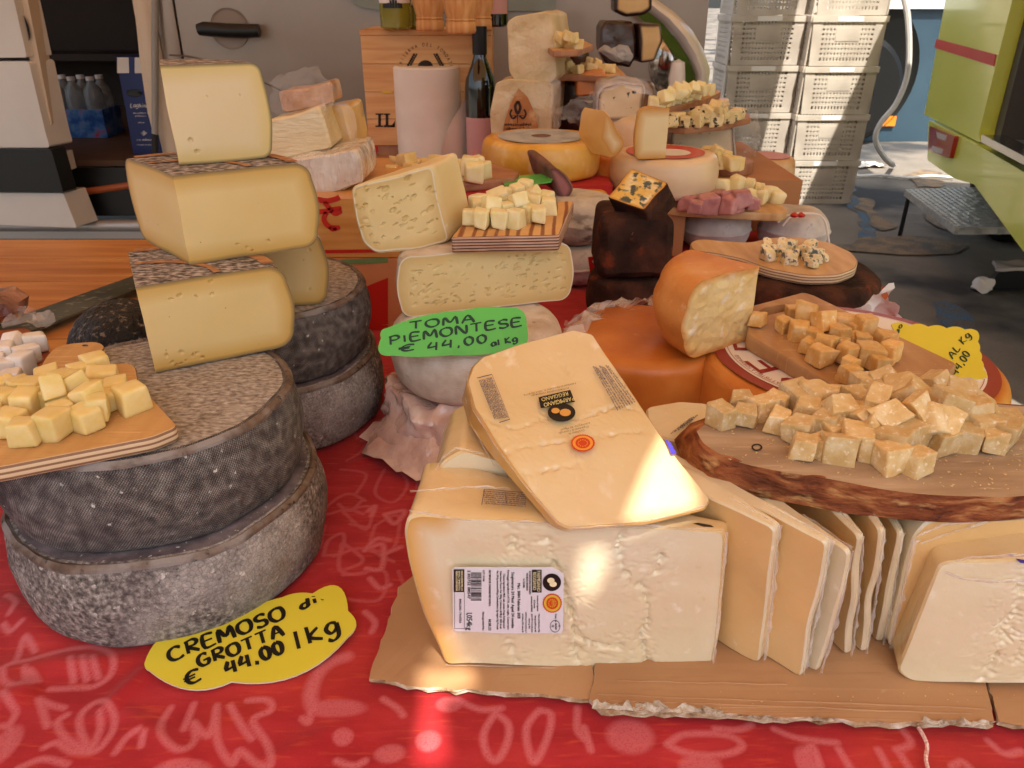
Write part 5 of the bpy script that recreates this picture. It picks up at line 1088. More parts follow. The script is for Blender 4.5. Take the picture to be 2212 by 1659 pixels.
# its print, read from the other side
b0 = [(1168, 820), (1240, 845), (1236, 872), (1165, 880)]
b0 = [(1160, 884), (1164, 858), (1232, 843), (1240, 868)]
q4 = [(1163, 858), (1232, 842), (1242, 868), (1168, 882)]; t.add([fn(*p) for p in q4], [(0, 1, 2, 3)]); disc(t, 1213, 891, 30, 20, fn)
t.build('black_print', m_pblk, pt, smooth=False)
t = B(); ptext(t, 'PARMIGIANO', (1239, 856), (1173, 871), 9, fn2); ptext(t, 'REGGIANO', (1226, 846), (1168, 860), 8, fn2); t.build('gold_lettering', mk('pale gold print', '#e2cf86', .5), pt, smooth=False)
t = B(); disc(t, 1200, 887, 9, 6, fn2); disc(t, 1221, 891, 12, 8, fn2); t.build('emblem', mk('cheese emblem print', '#d79a4a', .5), pt, smooth=False)
t = B(); ptext(t, 'AUTORIZZAZIONE CONSORZIO', (1229, 836), (1146, 853), 3.6, fn); ptext(t, 'PARMIGIANO REGGIANO N. VEDI ETICHETTA', (1243, 826), (1130, 852), 3.6, fn)
ptext(t, 'Certificato da', (1262, 927), (1228, 936), 4.5, fn); ptext(t, 'Organismo di Controllo', (1272, 919), (1206, 934), 4.5, fn); ptext(t, 'autorizzato dal Mipaaf', (1274, 912), (1210, 927), 4.5, fn); t.build('small_print', mk('brown print', '#6b5636', .5), pt, smooth=False)
t = B()
for k in range(9):
    a0_ = (1034+k*3.2, 822-k*.8); scrawl(t, a0_, (1068+k*3.4, 906-k*.4), 3.4, fn, k, .1)
for k in range(8): scrawl(t, (1280+k*4.6, 792+(k % 3)*2-k*.4), (1334+k*5.2, 888-k*2.6), 4.0, fn, 20+k, .12)
for (xa, ya_), (xb, yb_) in (((1030, 816), (1062, 808)), ((1062, 808), (1100, 905)), ((1100, 905), (1078, 912))): a, b_ = np.array((xa, ya_)), np.array((xb, yb_)); t.add([fn(*a), fn(*b_), fn(b_[0]+1.3, b_[1]+1.3), fn(a[0]+1.3, a[1]+1.3)], [(0, 1, 2, 3)])
t.build('side_print', m_navy, pt, smooth=False)
t = B(); disc(t, 1259, 957, 25, 18, fn, 60, .06); t.build('red_seal', m_rd, pt, smooth=False)
t = B(); ringm(t, 1259, 957, 16, 22, fn2, ky=.72); [disc(t, 1259+10*cos(a), 957+7*sin(a), 1.5, 1.2, fn2, 8) for a in np.linspace(0, 6.28, 13)[:-1]]; t.build('seal_pattern', mk('orange print', '#ea9a3a', .5), pt, smooth=False)
t = B(); t.add([fn(1436, 948), fn(1448, 955), fn(1462, 980), fn(1450, 982), fn(1446, 970)], [(0, 1, 2, 3, 4)]); t.build('violet_corner', m_violet, pt, smooth=False)
folds(pt, [[ft(1012, 815), ft(1020, 885), ft(1070, 965), ft(1130, 1045), ft(1205, 1130)], [ft(1230, 1143), ft(1330, 1136), ft(1440, 1118), ft(1530, 1090)], [ft(1000, 812)+V(0, 0, -.01), ft(1016, 880)+V(0, 0, -.012), ft(1068, 965)+V(0, 0, -.014)]], .0035, 6)
# packs standing on edge, fanned to the right
def plate(label, fb_, ft_, bk, length, th, seed, zt=None, mat=None, slope=.0):
    """front bottom and front top picture points, direction of the broad face going back"""
    a = atZ(*fb_, ZC); z1 = None; t_ = ray(*ft_); 
    # front edge lies in the vertical plane through a that faces the camera
    n_ = V(0, -1, -.06).normalized(); b_ = onp(*ft_, a, n_)
    d = Vector(bk).normalized(); L = length
    loop = [a, b_, b_+d*(L*.25)+V(0, 0, .002), b_+d*L*.9+V(0, 0, .0), a+d*L+V(0, 0, .0)]
    w_ = V(-d.y, d.x, 0); w_ = w_ if w_.x > 0 else -w_
    r_ = parm(label, loop, (lambda p: w_*(th*(.45+.9*min(1, (p-a).dot(d)/L)))), mat=mat or m_parmd, mrind=m_parm, seed=seed, fil=.004, bev=.0012, amp=.002)
    folds(r_, [[a+w_*th*.3+V(0, -.001, 0), a.lerp(b_, .5)+w_*th*.3+V(0, -.002, 0), b_+w_*th*.3], [b_+w_*th*.2+V(0, 0, .001), b_+d*L*.3+w_*th*.3+V(0, 0, .003)]], .004, seed)
    return r_
plate('packed parmesan slice just right of the labelled front wedge', (1640, 1434), (1672, 1142), (-.72, .69, 0), .10, .018, 11)
plate('second slim parmesan pack right of the labelled wedge', (1726, 1462), (1788, 1172), (-.70, .71, 0), .13, .014, 12)
plate('bright yellow parmesan pack pressed against the second slim one', (1764, 1456), (1834, 1192), (-.55, .83, 0), .11, .010, 13, mat=m_parm)
plate('narrow parmesan pack before the dark gap in the row', (1826, 1418), (1852, 1160), (-.28, .96, 0), .10, .012, 14)
plate('narrow parmesan pack just after the dark gap in the row', (1858, 1410), (1898, 1142), (-.12, .99, 0), .10, .011, 15)
plate('narrow parmesan pack squeezed beside the wide orange one', (1894, 1390), (1936, 1150), (.0, 1, 0), .09, .011, 16)
aw_ = atZ(1923, 1404, ZC); PW, NW = aw_, V(.08, -1, 0).normalized(); fw = lambda x, y: onp(x, y, PW, NW)
lp = [fw(x, y) for x, y in ((1925, 1402), (1918, 1385), (1975, 1160), (2003, 1128), (2330, 1112), (2330, 1400))]
po = parm('wide orange-toned parmesan pack half hidden by the corner pack', lp, V(.0, .03, 0), mat=m_parmd, mrind=m_parm, seed=17)
folds(po, [[fw(1920, 1390), fw(1945, 1290), fw(1974, 1165)], [fw(1980, 1160), fw(2040, 1135), fw(2120, 1128), fw(2212, 1122)], [fw(1990, 1175), fw(2060, 1150), fw(2130, 1132)], [fw(1922, 1398), fw(1960, 1408), fw(1990, 1395)]], .006, 8)
ac = atZ(1950, 1468, ZC); PK, NK = ac, V(-.1, -1, .12).normalized(); fk = lambda x, y: onp(x, y, PK, NK)
lp = [fk(x, y) for x, y in ((1960, 1472), (1936, 1452), (1958, 1400), (2000, 1290), (2030, 1222), (2060, 1214), (2340, 1200), (2340, 1484))]
dk = breaks(fk, [[(2210, 1250), (2195, 1310), (2180, 1360), (2165, 1400), (2140, 1440), (2120, 1478)], [(2230, 1380), (2200, 1430)]], .004, .003)
pk_ = parm('corner parmesan pack at the right edge with a violet band', lp, lambda p: V(.01, .04, .0), bumpy=dk, seed=18)
folds(pk_, [[fk(2042, 1238), fk(2080, 1252), fk(2140, 1258), fk(2250, 1255)], [fk(2030, 1222), fk(2100, 1205), fk(2250, 1200)]], .006, 9)
t = B(); zt_ = fk(2100, 1215).z; tp_ = lambda x, y: atZ(x, y, zt_+.0035); t.add([tp_(2178, 1198), tp_(2212, 1196), tp_(2300, 1196), tp_(2300, 1222), tp_(2204, 1216), tp_(2196, 1208)], [(0, 1, 2, 3, 4, 5)]); t.build('violet_band', m_violet, pk_, smooth=False)
o = B().tube([atZ(x, y, .0022) for x, y in smoothline([(1984, 1572), (1995, 1590), (2003, 1612), (2000, 1640), (2006, 1670), (2004, 1700)], 5)], .0011, 6).build('string', mk('red white twine', [(.4, '#d99a92'), (.6, '#f0ddd4')], .8, 500)); tag(o, 'twisted pale red string lying on the cloth below the cardboard', 'string')

def crumbs(label, pts, z, mat, seed, s0=.0004, s1=.0013):
    cm = B(); rr = random.Random(seed)
    for (x, y, sx, sy, n_) in pts:
        for _ in range(n_):
            p = atZ(rr.gauss(x, sx), rr.gauss(y, sy), z+.0004); s_ = rr.uniform(s0, s1); cm.add([p+V(rr.uniform(-s_, s_), rr.uniform(-s_, s_), rr.uniform(0, s_)) for _ in range(4)], [(0, 1, 2), (0, 2, 3), (0, 3, 1), (1, 3, 2)])
    tag(cm.build('cheese_crumbs', mat, smooth=False), label, 'crumbs', kind='stuff')
crumbs('tiny crumbs beside the yellow cubes on the plywood board', [(150, 920, 70, 14, 22), (240, 890, 30, 14, 12)], ZB, m_cy, 3)
crumbs('pale flecks fallen on the large cardboard sheet', [(1750, 1510, 260, 10, 40), (2050, 1500, 60, 14, 14)], .0055, m_ch, 4, .0003, .0009)
# ================================================================ CENTRE: toma stack
m_toma = mk('toma paste', [(.35, '#dcc48a'), (.65, '#e6d29e')], .45, 8, 4, sss=.3, sssr=.006, edge=[('#d0b274', .0005, .012), ('#e8e0cc', .0002, .0016)], over=[('noise', '#cbb377', 26, .6, .72, (1, 1, 1.6), .6)], bump=[('noise', 160, .25, .0012), ('noise', 40, .2, .002)])
m_trind = mk('floury toma rind', [(.3, '#b9a58f'), (.5, '#d2c4b2'), (.7, '#e6ddd2')], .9, 40, 7, over=[('noise', '#8d6a4a', 18, .62, .74, None, .7), ('noise', '#5a3c28', 60, .68, .76, None, .6)], bump=[('noise', 260, .5, .0014), ('wavez', 160, .25, .0008)])
m_pinkf = mk('pinkish wrapping', [(.35, '#cba294'), (.55, '#dcbcb0'), (.75, '#ecdcd4')], .2, 30, 6, sss=.3, coat=1, coatr=.04, spec=.7, bump=[('noise', 60, .6, .005), ('noise', 160, .4, .002)])
m_tside = mk('smooth toma side', [(.35, '#d8bd84'), (.65, '#e4cf9e')], .5, 10, 5, over=[('noise', '#c79a5a', 14, .55, .75, None, .6), ('noise', '#ece2d0', 50, .64, .72, None, .6)], bump=[('noise', 120, .25, .001)])
TC = V(-.036, .657, 0)
r_ = thing('wrapped_cheese', 'cheese wrapped in glossy pinkish film at the foot of the toma stack', 'cheese', TC)
b = B(); b.lathe(profile(.082, .054, .014, .004), TC, 120); shake(shake(b, 38, .010, 4), 110, .004, 5).build('wrapping', m_pinkf, r_)
b = B(); vs = []
for i in range(22):
    for j in range(7):
        a = radians(196+i*4.6); q = TC+V(cos(a)*(.082+j*.005), sin(a)*(.082+j*.005), max(.002, .028-j*.0045)); vs.append(q+nz(q, 75, .010, 6)*(.4+j*.1)+V(0, 0, .002))
b.add(vs, [(i*7+j, i*7+j+1, (i+1)*7+j+1, (i+1)*7+j) for i in range(21) for j in range(6)]); b.v = [(x, y, max(z, .001)) for x, y, z in b.v]; b.build('loose_wrapping', m_pinkf, r_)
r_ = thing('toma_cheese', 'whole floury toma wheel between its wrapped base and the cut half', 'cheese wheel', TC+V(0, 0, .054))
wheel('rind', TC+V(.004, 0, .054), .079, .061, m_trind, r_, er=.02, er2=.02, belly=.001, amp=.002)
rt = random.Random(21)
def slits(n, u0, u1, v0, v1, big=.0032, d=.0022): return [(rt.uniform(u0, u1), rt.uniform(v0, v1), rt.uniform(.0008, big), rt.uniform(.0004, .0011), rt.uniform(-.1, .6), rt.uniform(.4, 1)*d) for _ in range(n)]
HC = V(-.022, .672, .1155); r_ = thing('toma_half', 'half toma wheel with small slits, green-lit cut face forward', 'cheese half', HC)
fr = (HC, V(cos(radians(17)), sin(radians(17)), 0), V(0, 0, 1))
sector('h', r_, HC, .081, .056, 17, 197, (m_trind, m_toma), er=.011, belly=.002, amp=.0012, step=.0013, disp=holes(fr, slits(120, -.072, .074, .008, .05)))
r_ = thing('toma_wedge', 'tilted toma wedge with holes beside the striped board', 'cheese wedge', V(-.1, .68, .172))
a, b_ = atZ(800, 549, .1725), atZ(968, 525, .1725); nn = V(-(b_-a).y, (b_-a).x, 0).normalized(); nn = -nn if nn.y > 0 else nn; nn = (nn+V(0, 0, .06)).normalized()
lp = [onp(x, y, a, nn) for x, y in ((756, 404), (934, 357), (972, 521), (905, 541), (810, 550), (783, 528), (764, 470))]
fr = (lp[4], (b_-a).normalized(), V(0, 0, 1))
prism('t', lp, lambda p: V(.030, .075, .0) if p.x < -.09 else V(.019, .05, .003), (m_toma, m_tside), r_, .002, .006, .0014, .0012, 30, 3, disp=holes(fr, slits(60, -.02, .066, .006, .07, .003)+[(u, v, .003, .0018, .5, .003) for u, v in ((.016, .055), (.036, .062), (.05, .07), (.055, .05), (.03, .028), (.056, .034), (.02, .036), (.04, .045))]), rings=FINE)
m_pinew = mk('striped softwood', [(.3, '#c99655'), (.7, '#dcb074')], .5, 20, 5, over=[('wave', '#8a4f2a', 13, .6, .9, (2.4, .5, 1, .25))], bump=[('wave', 13, .15, .0006, (2.4, .5, 1, .25))])
m_pinee = mk('striped softwood end grain', [(.4, '#b58a72'), (.6, '#c79f86')], .65, 40, over=[('wavez', '#3c2118', 120, .6, .8, (.35, .35, 1))], bump=[('wavez', 120, .3, .0006, (.35, .35, 1))])
ZT = .1725+.0145
board('tasting_board', 'thick striped pine board on the toma half', pz([(974, 513), (1030, 445), (1240, 434), (1208, 508)], ZT), .0142, (m_pinew, m_pinee), .003, step=.004)
cubes('soft_cheese_cube', [(1018, 468, 0), (1041, 473, 0, 1.1), (1062, 440, .7), (1037, 434, .2), (1078, 428, .3), (1034, 446, 0), (1080, 474, 0), (1094, 452, .2), (1113, 470, 0, 1.15), (1120, 432, .6, 1.2), (1116, 412, .3), (1152, 421, .3), (1150, 440, .1, 1.1), (1185, 444, 0, 1.1), (1163, 463, .05, 1.1), (1140, 458, 0), (1128, 452, .1), (1178, 428, 0), (1088, 437, 0), (1060, 455, 0), (1136, 405, .2), (1100, 418, .1)],
      ZT, .0148, 'ivory cube on the striped pine board', 'ivory cubes on the striped board', seed=6)
gp = scallop([(812, 735), (835, 712), (1060, 668), (1138, 678), (1139, 707), (1141, 738), (975, 768), (830, 766)], [.1, .03, .06, .35, .1, .05, .03, .25])
gp = scallop([(823, 731), (838, 708), (1000, 671), (1095, 665), (1138, 704), (1090, 760), (970, 767), (850, 768)], [.3, .05, .05, .3, .35, .03, .03, .45], 10)
card('price_tag', 'green cloud-shaped toma tag against the toma wheel', gp, atY(975, 762, .572), (0, -.8, .6), m_grn, m_gink, [('TOMA', (886, 712), (1034, 694), 16, 6), ('PIEMONTESE', (842, 744), (1134, 701), 18, 6), ('e', (862, 761), (905, 755), 13, 5.5), ('44,00', (925, 758), (1060, 739), 18, 6), ('al Kg', (1062, 748), (1122, 736), 12, 5)])
# ================================================================ RIGHT: orange cheeses, boards, cubes
m_or = mk('orange washed rind', [(.3, '#b8641f'), (.5, '#cc7a30'), (.7, '#d99248')], .45, 14, 6, sss=.1, sssr=.004, coat=.25, coatr=.2, over=[('noise', '#e0b078', 60, .66, .76, None, .5)], bump=[('noise', 240, .3, .0008), ('noise', 30, .2, .002)])
m_orw = mk('orange cloth-marked rind', [(.3, '#bf7332'), (.5, '#cf8844'), (.7, '#dba060')], .5, 18, 6, over=[('noise', '#e4bf92', 90, .62, .75, None, .5)], bump=[('voro', 420, .3, .0008), ('noise', 60, .2, .002)])
m_orp = mk('crumbly golden paste', [(.3, '#dcb872'), (.5, '#e4c98e'), (.7, '#ecdbb4')], .55, 22, 6, sss=.25, sssr=.005, edge=('#d09048', .0005, .007), over=[('noise', '#f3ead6', 55, .57, .68, None, .85)], bump=[('noise', 110, .7, .003), ('noise', 320, .4, .001)])
OC = V(.125, .66, 0)
r_ = thing('orange_cheese', 'film-wrapped orange wheel beneath the crumbly cut wedge', 'cheese wheel', OC)
wheel('rind', OC, .076, .098, m_or, r_, er=.014, amp=.002)
b = B(); vs = []
for i in range(40):
    for j in range(6):
        a = radians(60+i*3.4); q = OC+V(cos(a)*(.082-j*.008), sin(a)*(.082-j*.008), .092+.004*j); vs.append(q+nz(q, 90, .012, 8))
b.add(vs, [(i*6+j, i*6+j+1, (i+1)*6+j+1, (i+1)*6+j) for i in range(39) for j in range(5)]); b.build('film', m_fold, r_)
WT = V(.2085, .629, .1015); r_ = thing('crumbly_wedge', 'large orange-rinded wedge with crumbly golden cut face', 'cheese wedge', WT)
sector('o', r_, WT, .082, .069, 134, 214, (m_orw, m_orp), er=.02, belly=.004, amp=.0015, step=.0025, disp=lambda p: .0016*noise.noise(p*150)+.0012*noise.noise(p*60))
RC, RR = V(.288, .603, 0), .124
r_ = thing('labelled_cheese', 'large orange wheel with a round red and white RE DI label', 'cheese wheel', RC)
wheel('rind', RC, RR, .1, m_or, r_, er=.012, belly=.003, n=144, amp=.0012)
m_dred = mk('label dark red', '#8e1a1e', .4, coat=.3); m_lwh = mk('label white', '#e6dcd4', .4, coat=.3); m_lred = mk('label red', '#c0272a', .4, coat=.3)
def annu(b, c, r0, r1, z, n=96): b.add([(c.x+r*cos(2*pi*k/n), c.y+r*sin(2*pi*k/n), z) for k in range(n) for r in (r0, r1)], [(2*k, 2*k+1, 2*((k+1) % n)+1, 2*((k+1) % n)) for k in range(n)]); return b
zl = .1016
annu(B(), RC, .0005, RR-.010, zl).build('label', m_dred, r_, smooth=False); annu(B(), RC, .066, RR-.020, zl+.0004).build('label_band', m_lwh, r_, smooth=False); annu(B(), RC, .0005, .061, zl+.0004).build('label_centre', m_lred, r_, smooth=False)
b = B(); annu(b, RC, .062, .0625, zl+.0008); annu(b, RC, RR-.0225, RR-.022, zl+.0008)
def arctext(b, s_, c, r, hgt, ang0, z, squeeze=1.0, cw=True):
    a = ang0
    for ch in s_:
        if ch == ' ': a -= hgt*.4/r; continue
        g, f, x0, x1 = GLY[ch]; sc_ = hgt/.7*squeeze; vs = []
        for p in g:
            ang = a-(p[0]-x0)*sc_/r; rr = r+p[1]*hgt/.7; vs.append((c.x+rr*cos(ang), c.y+rr*sin(ang), z))
        b.add(vs, f); a -= ((x1-x0)*sc_+hgt*.16)/r
aR = atZ(1748, 838, zl)-RC
arctext(b, 'RE DI', RC, .0695, .028, math.atan2(aR.y, aR.x), zl+.0008, 1.15)
a2 = atZ(1640, 835, zl)-RC; arctext(b, 'BATTISTELLA FORMAGGI', RC, .0965, .0036, math.atan2(a2.y, a2.x)+.1, zl+.0008)
b.build('lettering', m_dred, r_, smooth=False)
m_bw = mk('worn board wood', [(.3, '#96683e'), (.5, '#ad8054'), (.7, '#c29a6c')], .55, 5, 7, stretch=(7, 1.5, 1, -.65), over=[('noise', '#d8bb92', 40, .62, .7, (1, 9, 1, .4), .5)], bump=[('noise', 160, .3, .0008)])
ZM = .1022+.014
slot = [atZ(x, y, ZM) for x, y in ((1640, 672), (1652, 664), (1700, 656), (1710, 660), (1706, 670), (1664, 680), (1646, 682))]
board('tasting_board', 'rectangular worn board with a handle slot on the RE DI wheel', pz([(1616, 662), (1735, 631), (1756, 637), (2068, 786), (2052, 804), (1818, 842), (1614, 722)], ZM), .014, (m_bw, m_bw), .004, holes_=[slot])
cubes('amber_cheese_cube', [(1639, 690, 0, 1.0), (1692, 700, 0, .9), (1719, 676, 0), (1742, 680, .3, 1.2), (1728, 715, 0, 1.1), (1778, 694, .4, 1.1), (1823, 694, .2), (1818, 720, .5), (1868, 708, .2, 1.15), (1762, 724, 0, .9), (1746, 748, 0, .9), (1783, 743, .2, 1.1), (1771, 768, 0, 1.1), (1846, 736, 0, .9), (1832, 764, .1, 1.15), (1832, 790, .2), (1834, 808, 0, 1), (1881, 762, .2, 1.1), (1896, 785, .1), (1916, 736, .1, 1.15), (1924, 764, 0), (1800, 716, 0), (1850, 712, 0), (1812, 746, 0), (1864, 740, 0)],
      ZM, .0142, 'amber cube on the slotted board', 'amber cubes on the slotted board', seed=8)
yt = scallop([(1925, 700), (1965, 703), (2005, 706), (2045, 709), (2085, 712), (2112, 716), (2112, 738), (2116, 758), (2120, 778), (2124, 798), (2132, 816), (2090, 814), (2060, 812), (2000, 790), (1960, 740)], [.13, .13, .13, .13, .13, .16, .16, .16, .16, .16, .1, .1, .05, .05, .1], 6)
card('price_tag', 'bright yellow scalloped tag beside the slotted board', yt, atZ(2060, 790, .106), (.02, -.16, 1), m_yel, m_gink, [('44,00', (2068, 812), (2098, 762), 17, 3.4), ('AL Kg', (2058, 775), (2100, 722), 15, 3.2), ('uo', (1940, 722), (1952, 700), 10, 3)])
crumbs('small crumbs around the amber cubes on the slotted board', [(1900, 790, 60, 10, 30), (1720, 740, 40, 14, 16)], ZM, m_co, 5)
# bark-edged slab and its heap of cubes
m_bark = mk('bark', [(.3, '#5a2c16'), (.46, '#8a4a28'), (.58, '#a8683c'), (.75, '#cf9c62')], .85, 16, 8, .8, stretch=(2, 2, 5, .3), over=[('noise', '#2a140b', 40, .58, .7, (1, 1, 3), .7), ('noise', '#cfa168', 20, .6, .68, (2, 2, 5), .85)], bump=[('noise', 70, 1, .006, (1, 1, 3)), ('noise', 260, .6, .0015)])
m_slab = mk('weathered slab wood', [(.3, '#957a60'), (.5, '#ad9276'), (.7, '#c2aa8e')], .6, 5, 7, .4, stretch=(2, 12, 1, -.2), over=[('noise', '#7a624c', 7, .55, .7, (1, 5, 1), .5), ('noise', '#d6c2a4', 60, .64, .7, (1, 12, 1, .9), .5)], bump=[('noise', 150, .3, .0008, (1, 5, 1))])
ZS = .1285; ZS0 = .1065
tp_ = [(1500, 932), (1517, 959), (1555, 983), (1602, 1002), (1688, 1020), (1780, 1034), (1912, 1059), (2008, 1070), (2120, 1074), (2212, 1073), (2330, 1055), (2420, 1010), (2440, 960), (2390, 905), (2300, 885), (2165, 873), (2040, 862), (1860, 856), (1700, 862), (1600, 875), (1540, 900)]
bt_ = [(1456, 950), (1477, 1002), (1500, 1030), (1520, 1048), (1638, 1073), (1734, 1091), (1852, 1112), (2030, 1128), (2120, 1127), (2212, 1120), (2340, 1095), (2440, 1050), (2465, 990), (2410, 925), (2310, 900), (2170, 886), (2040, 874), (1860, 868), (1700, 874), (1570, 890), (1490, 920)]
def dens(P, k=5): return [tuple(p) for p in smoothline(P+[P[0]], k)][:-1]
T_, B_2 = [atZ(x, y, ZS) for x, y in dens(tp_)], [atZ(x, y, ZS0) for x, y in dens(bt_)]; n = len(T_)
r_ = thing('bark_board', 'thick oval wooden slab with bark edge carrying a heap of cubes', 'cutting board', V(.27, .41, ZS0))
c = sum(T_, V(0, 0, 0))/n; ins = [p+(c-p)*.012 for p in T_]
b = B(); cap(b, ins, rings=[1, .9, .7, .4]); b.e = [0.0]*len(b.v); b.build('slab_face', m_slab, r_)
rows = [ins]
for t in np.linspace(.04, 1, 8): rows.append([T_[k].lerp(B_2[k], t) + (nz(T_[k].lerp(B_2[k], t), 60, .0035, 3) if t < 1 else V(0, 0, 0)) for k in range(n)])
b = B(); b.add([p for r in rows for p in r], [(i*n+k, i*n+(k+1) % n, (i+1)*n+(k+1) % n, (i+1)*n+k) for i in range(len(rows)-1) for k in range(n)]); b.build('bark', m_bark, r_)
b = B(); cap(b, B_2, flip=True, rings=[1, .5]); b.e = [0.0]*len(b.v); b.build('underside', m_slab, r_)
kb = B(); q = lambda x, y: atZ(x, y, ZS+.0006); ringm(kb, 1635, 966, 8, 12, q, 20, .65); kb.build('knot', mk('knot', '#2c2018', .8), r_, smooth=False)
cubes('hard_cheese_cube', [(1559, 897, 0, 1.0), (1613, 897, 0, 1.0), (1600, 868, 0, .8), (1645, 880, 0, .95), (1679, 870, 0, .9), (1686, 908, 0, 1.05), (1727, 854, .1, 1.15), (1762, 862, .2, 1.15), (1741, 892, 0), (1727, 928, 0, 1.05), (1736, 963, 0, .95), (1784, 916, .1, 1.1), (1811, 884, .6, 1.0), (1802, 858, 0), (1852, 862, .4, 1.0), (1775, 962, 0, .8), (1809, 966, 0, 1.1), (1852, 955, 0, 1.05), (1861, 898, .4, 1.15, (1.25, .9, .9)), (1889, 925, .3, 1.15), (1928, 897, .8, 1.2), (1905, 856, .5, 1.2), (1948, 836, 1.0, 1.2, (1.2, .9, .9)), (1973, 860, .9, 1.15), (1925, 985, 0, 1.15), (1934, 953, .2, 1.1), (1978, 995, 0, .95), (1968, 936, .3, 1.0), (1998, 915, .5, 1.25, (1.4, .85, .85)), (2037, 955, 0, 1.0), (2037, 912, .6, 1.1), (2024, 874, .7, 1.2), (2023, 828, 1.1, 1.0), (2064, 862, .5, 1.1), (2064, 900, .6, .9, (1.7, .4, 1)), (2087, 945, 0, 1.0), (2106, 890, .5, 1.2), (2133, 872, .9, 1.0, (1.7, 1, .35)), (2119, 928, .1, 1.1), (2163, 936, 0, 1.1), (2176, 908, 0, 1.0), (1912, 828, .7, 1.1), (1873, 840, .3, 1.1),
    (1830, 905, 0), (1885, 880, 0), (1935, 872, 0), (1985, 888, 0), (2045, 885, 0), (2085, 880, 0), (1900, 942, 0), (2010, 938, 0), (2062, 925, 0), (1955, 910, 0), (1800, 930, 0), (1985, 875, 1.3), (2045, 872, 1.2), (1895, 866, 1.1), (2145, 950, 0), (1880, 968, 0)],
      ZS, .0148, 'pale crumbly cube on the bark-edged slab', 'hard cubes on the bark slab', seed=10, tilt=.6)
cm = B(); rr = random.Random(31)
for k in range(420):
    x, y = rr.uniform(1540, 2212), rr.uniform(915, 1062)
    if y > 1000+(x-1600)*.12: continue
    p = atZ(x, y, ZS+.0005); s_ = rr.uniform(.0004, .0012); cm.add([p+V(rr.uniform(-s_, s_), rr.uniform(-s_, s_), rr.uniform(0, s_)) for _ in range(4)], [(0, 1, 2), (0, 2, 3), (0, 3, 1), (1, 3, 2)])
o = cm.build('cheese_crumbs', m_ch, smooth=False); tag(o, 'scattered cheese crumbs on the bark-edged slab', 'crumbs', kind='stuff')
# parmesan pack under the slab, at the left of it
pl = atZ(1450, 900, .1); lp = [pl+V(-.03, -.02, -.094), pl+V(-.03, -.02, 0), pl+V(.05, .0, .003), pl+V(.13, .03, .0), pl+V(.13, .03, -.094)]
r_ = parm('parmesan pack lying flat between the tilted wedge and the slab', [atZ(x, y, .1035) for x, y in ((1400, 935), (1395, 880), (1470, 866), (1530, 872), (1560, 900), (1500, 960))], V(0, 0, -.035), seed=21)
t = B(); q = lambda x, y: atZ(x, y, .1058)
for k in range(5): scrawl(t, (1450+k*8, 938-k*4), (1492+k*4, 905-k*2), 4, q, k)
t.build('side_print', m_navy, r_, smooth=False)
r_ = parm('deeper parmesan pack supporting the flat one under the slab', [atZ(x, y, .0665) for x, y in ((1400, 985), (1400, 905), (1500, 890), (1600, 905), (1600, 985))], V(0, 0, -.06), seed=22)
t = B(); q = lambda x, y: atZ(x, y, .112); t.add([q(1518, 1052), q(1545, 1060), q(1572, 1072), q(1556, 1078), q(1535, 1064)], [(0, 1, 2, 3, 4)]); 
# ================================================================ MIDDLE: dark cheeses, soft cheeses
m_dk = mk('black-brown rind', [(.3, '#1c110c'), (.5, '#38221a'), (.7, '#563424')], .85, 26, 7, over=[('noise', '#8a3c1a', 40, .62, .75, None, .8), ('noise', '#c9a070', 70, .74, .78)], bump=[('noise', 80, .8, .004), ('noise', 300, .6, .0015)], spec=.2)
c = V(.146, .93, 0); r_ = thing('dark_cheese', 'lower black-brown cheese hidden behind the orange wedge', 'cheese', c); wheel('rind', c, .05, .066, m_dk, r_, er=.01, amp=.003)
c = V(.147, .93, .0665); r_ = thing('dark_cheese', 'tall black-brown cheese carrying the blue cheese wedge', 'cheese', c)
prism('d', [c+V(-.045, -.04, .002), c+V(.046, -.043, .004), c+V(.044, -.04, .07), c+V(.036, -.03, .078), c+V(-.04, -.036, .079), c+V(-.044, -.04, .06)], V(0, .085, 0), (m_dk, m_dk), r_, .008, .012, .006, .003, 30, 2, names=('rind_front', 'rind_side'))
m_blue = mk('blue-veined paste', [(.35, '#d9a944'), (.6, '#e2c274')], .5, 12, 5, sss=.2, sssr=.004, edge=('#c48a3a', .0005, .004), over=[('noise', '#e9e0bc', 30, .47, .6, None, .85), ('noise', '#34484a', 85, .52, .58, None, .95), ('noise', '#5d6f5c', 110, .6, .66, None, .8)], bump=[('noise', 90, .6, .002)])
r_ = thing('blue_cheese_wedge', 'blue-veined yellow wedge with black rind on the dark stack', 'cheese wedge', V(.15, .92, .147))
A3, B3, C3 = atY(1361, 361, .95), atY(1444, 393, .925), atY(1309, 426, .905); n3 = (B3-A3).cross(C3-A3).normalized()
lp = [onp(x, y, A3, n3) for x, y in ((1363, 362), (1444, 394), (1391, 456), (1310, 427))]
dd = n3 if n3.z < 0 else -n3
prism('b', lp, dd*.028+V(.018, .012, -.006), (m_blue, m_dk), r_, .0015, .004, .003, .0012, 40, 2)
DC = V(.372, .955, 0); r_ = thing('dark_cheese', 'wide low dark wheel under the paddle board of blue crumbs', 'cheese', DC); wheel('rind', DC, .098, .062, m_dk, r_, er=.014, er2=.012, amp=.003, belly=.004)
m_bw2 = mk('pale paddle wood', [(.3, '#b0844f'), (.5, '#c49a66'), (.7, '#d4b080')], .5, 5, 6, stretch=(8, 2, 1, .2), bump=[('noise', 160, .2, .0006)])
ZP = .0632+.0125
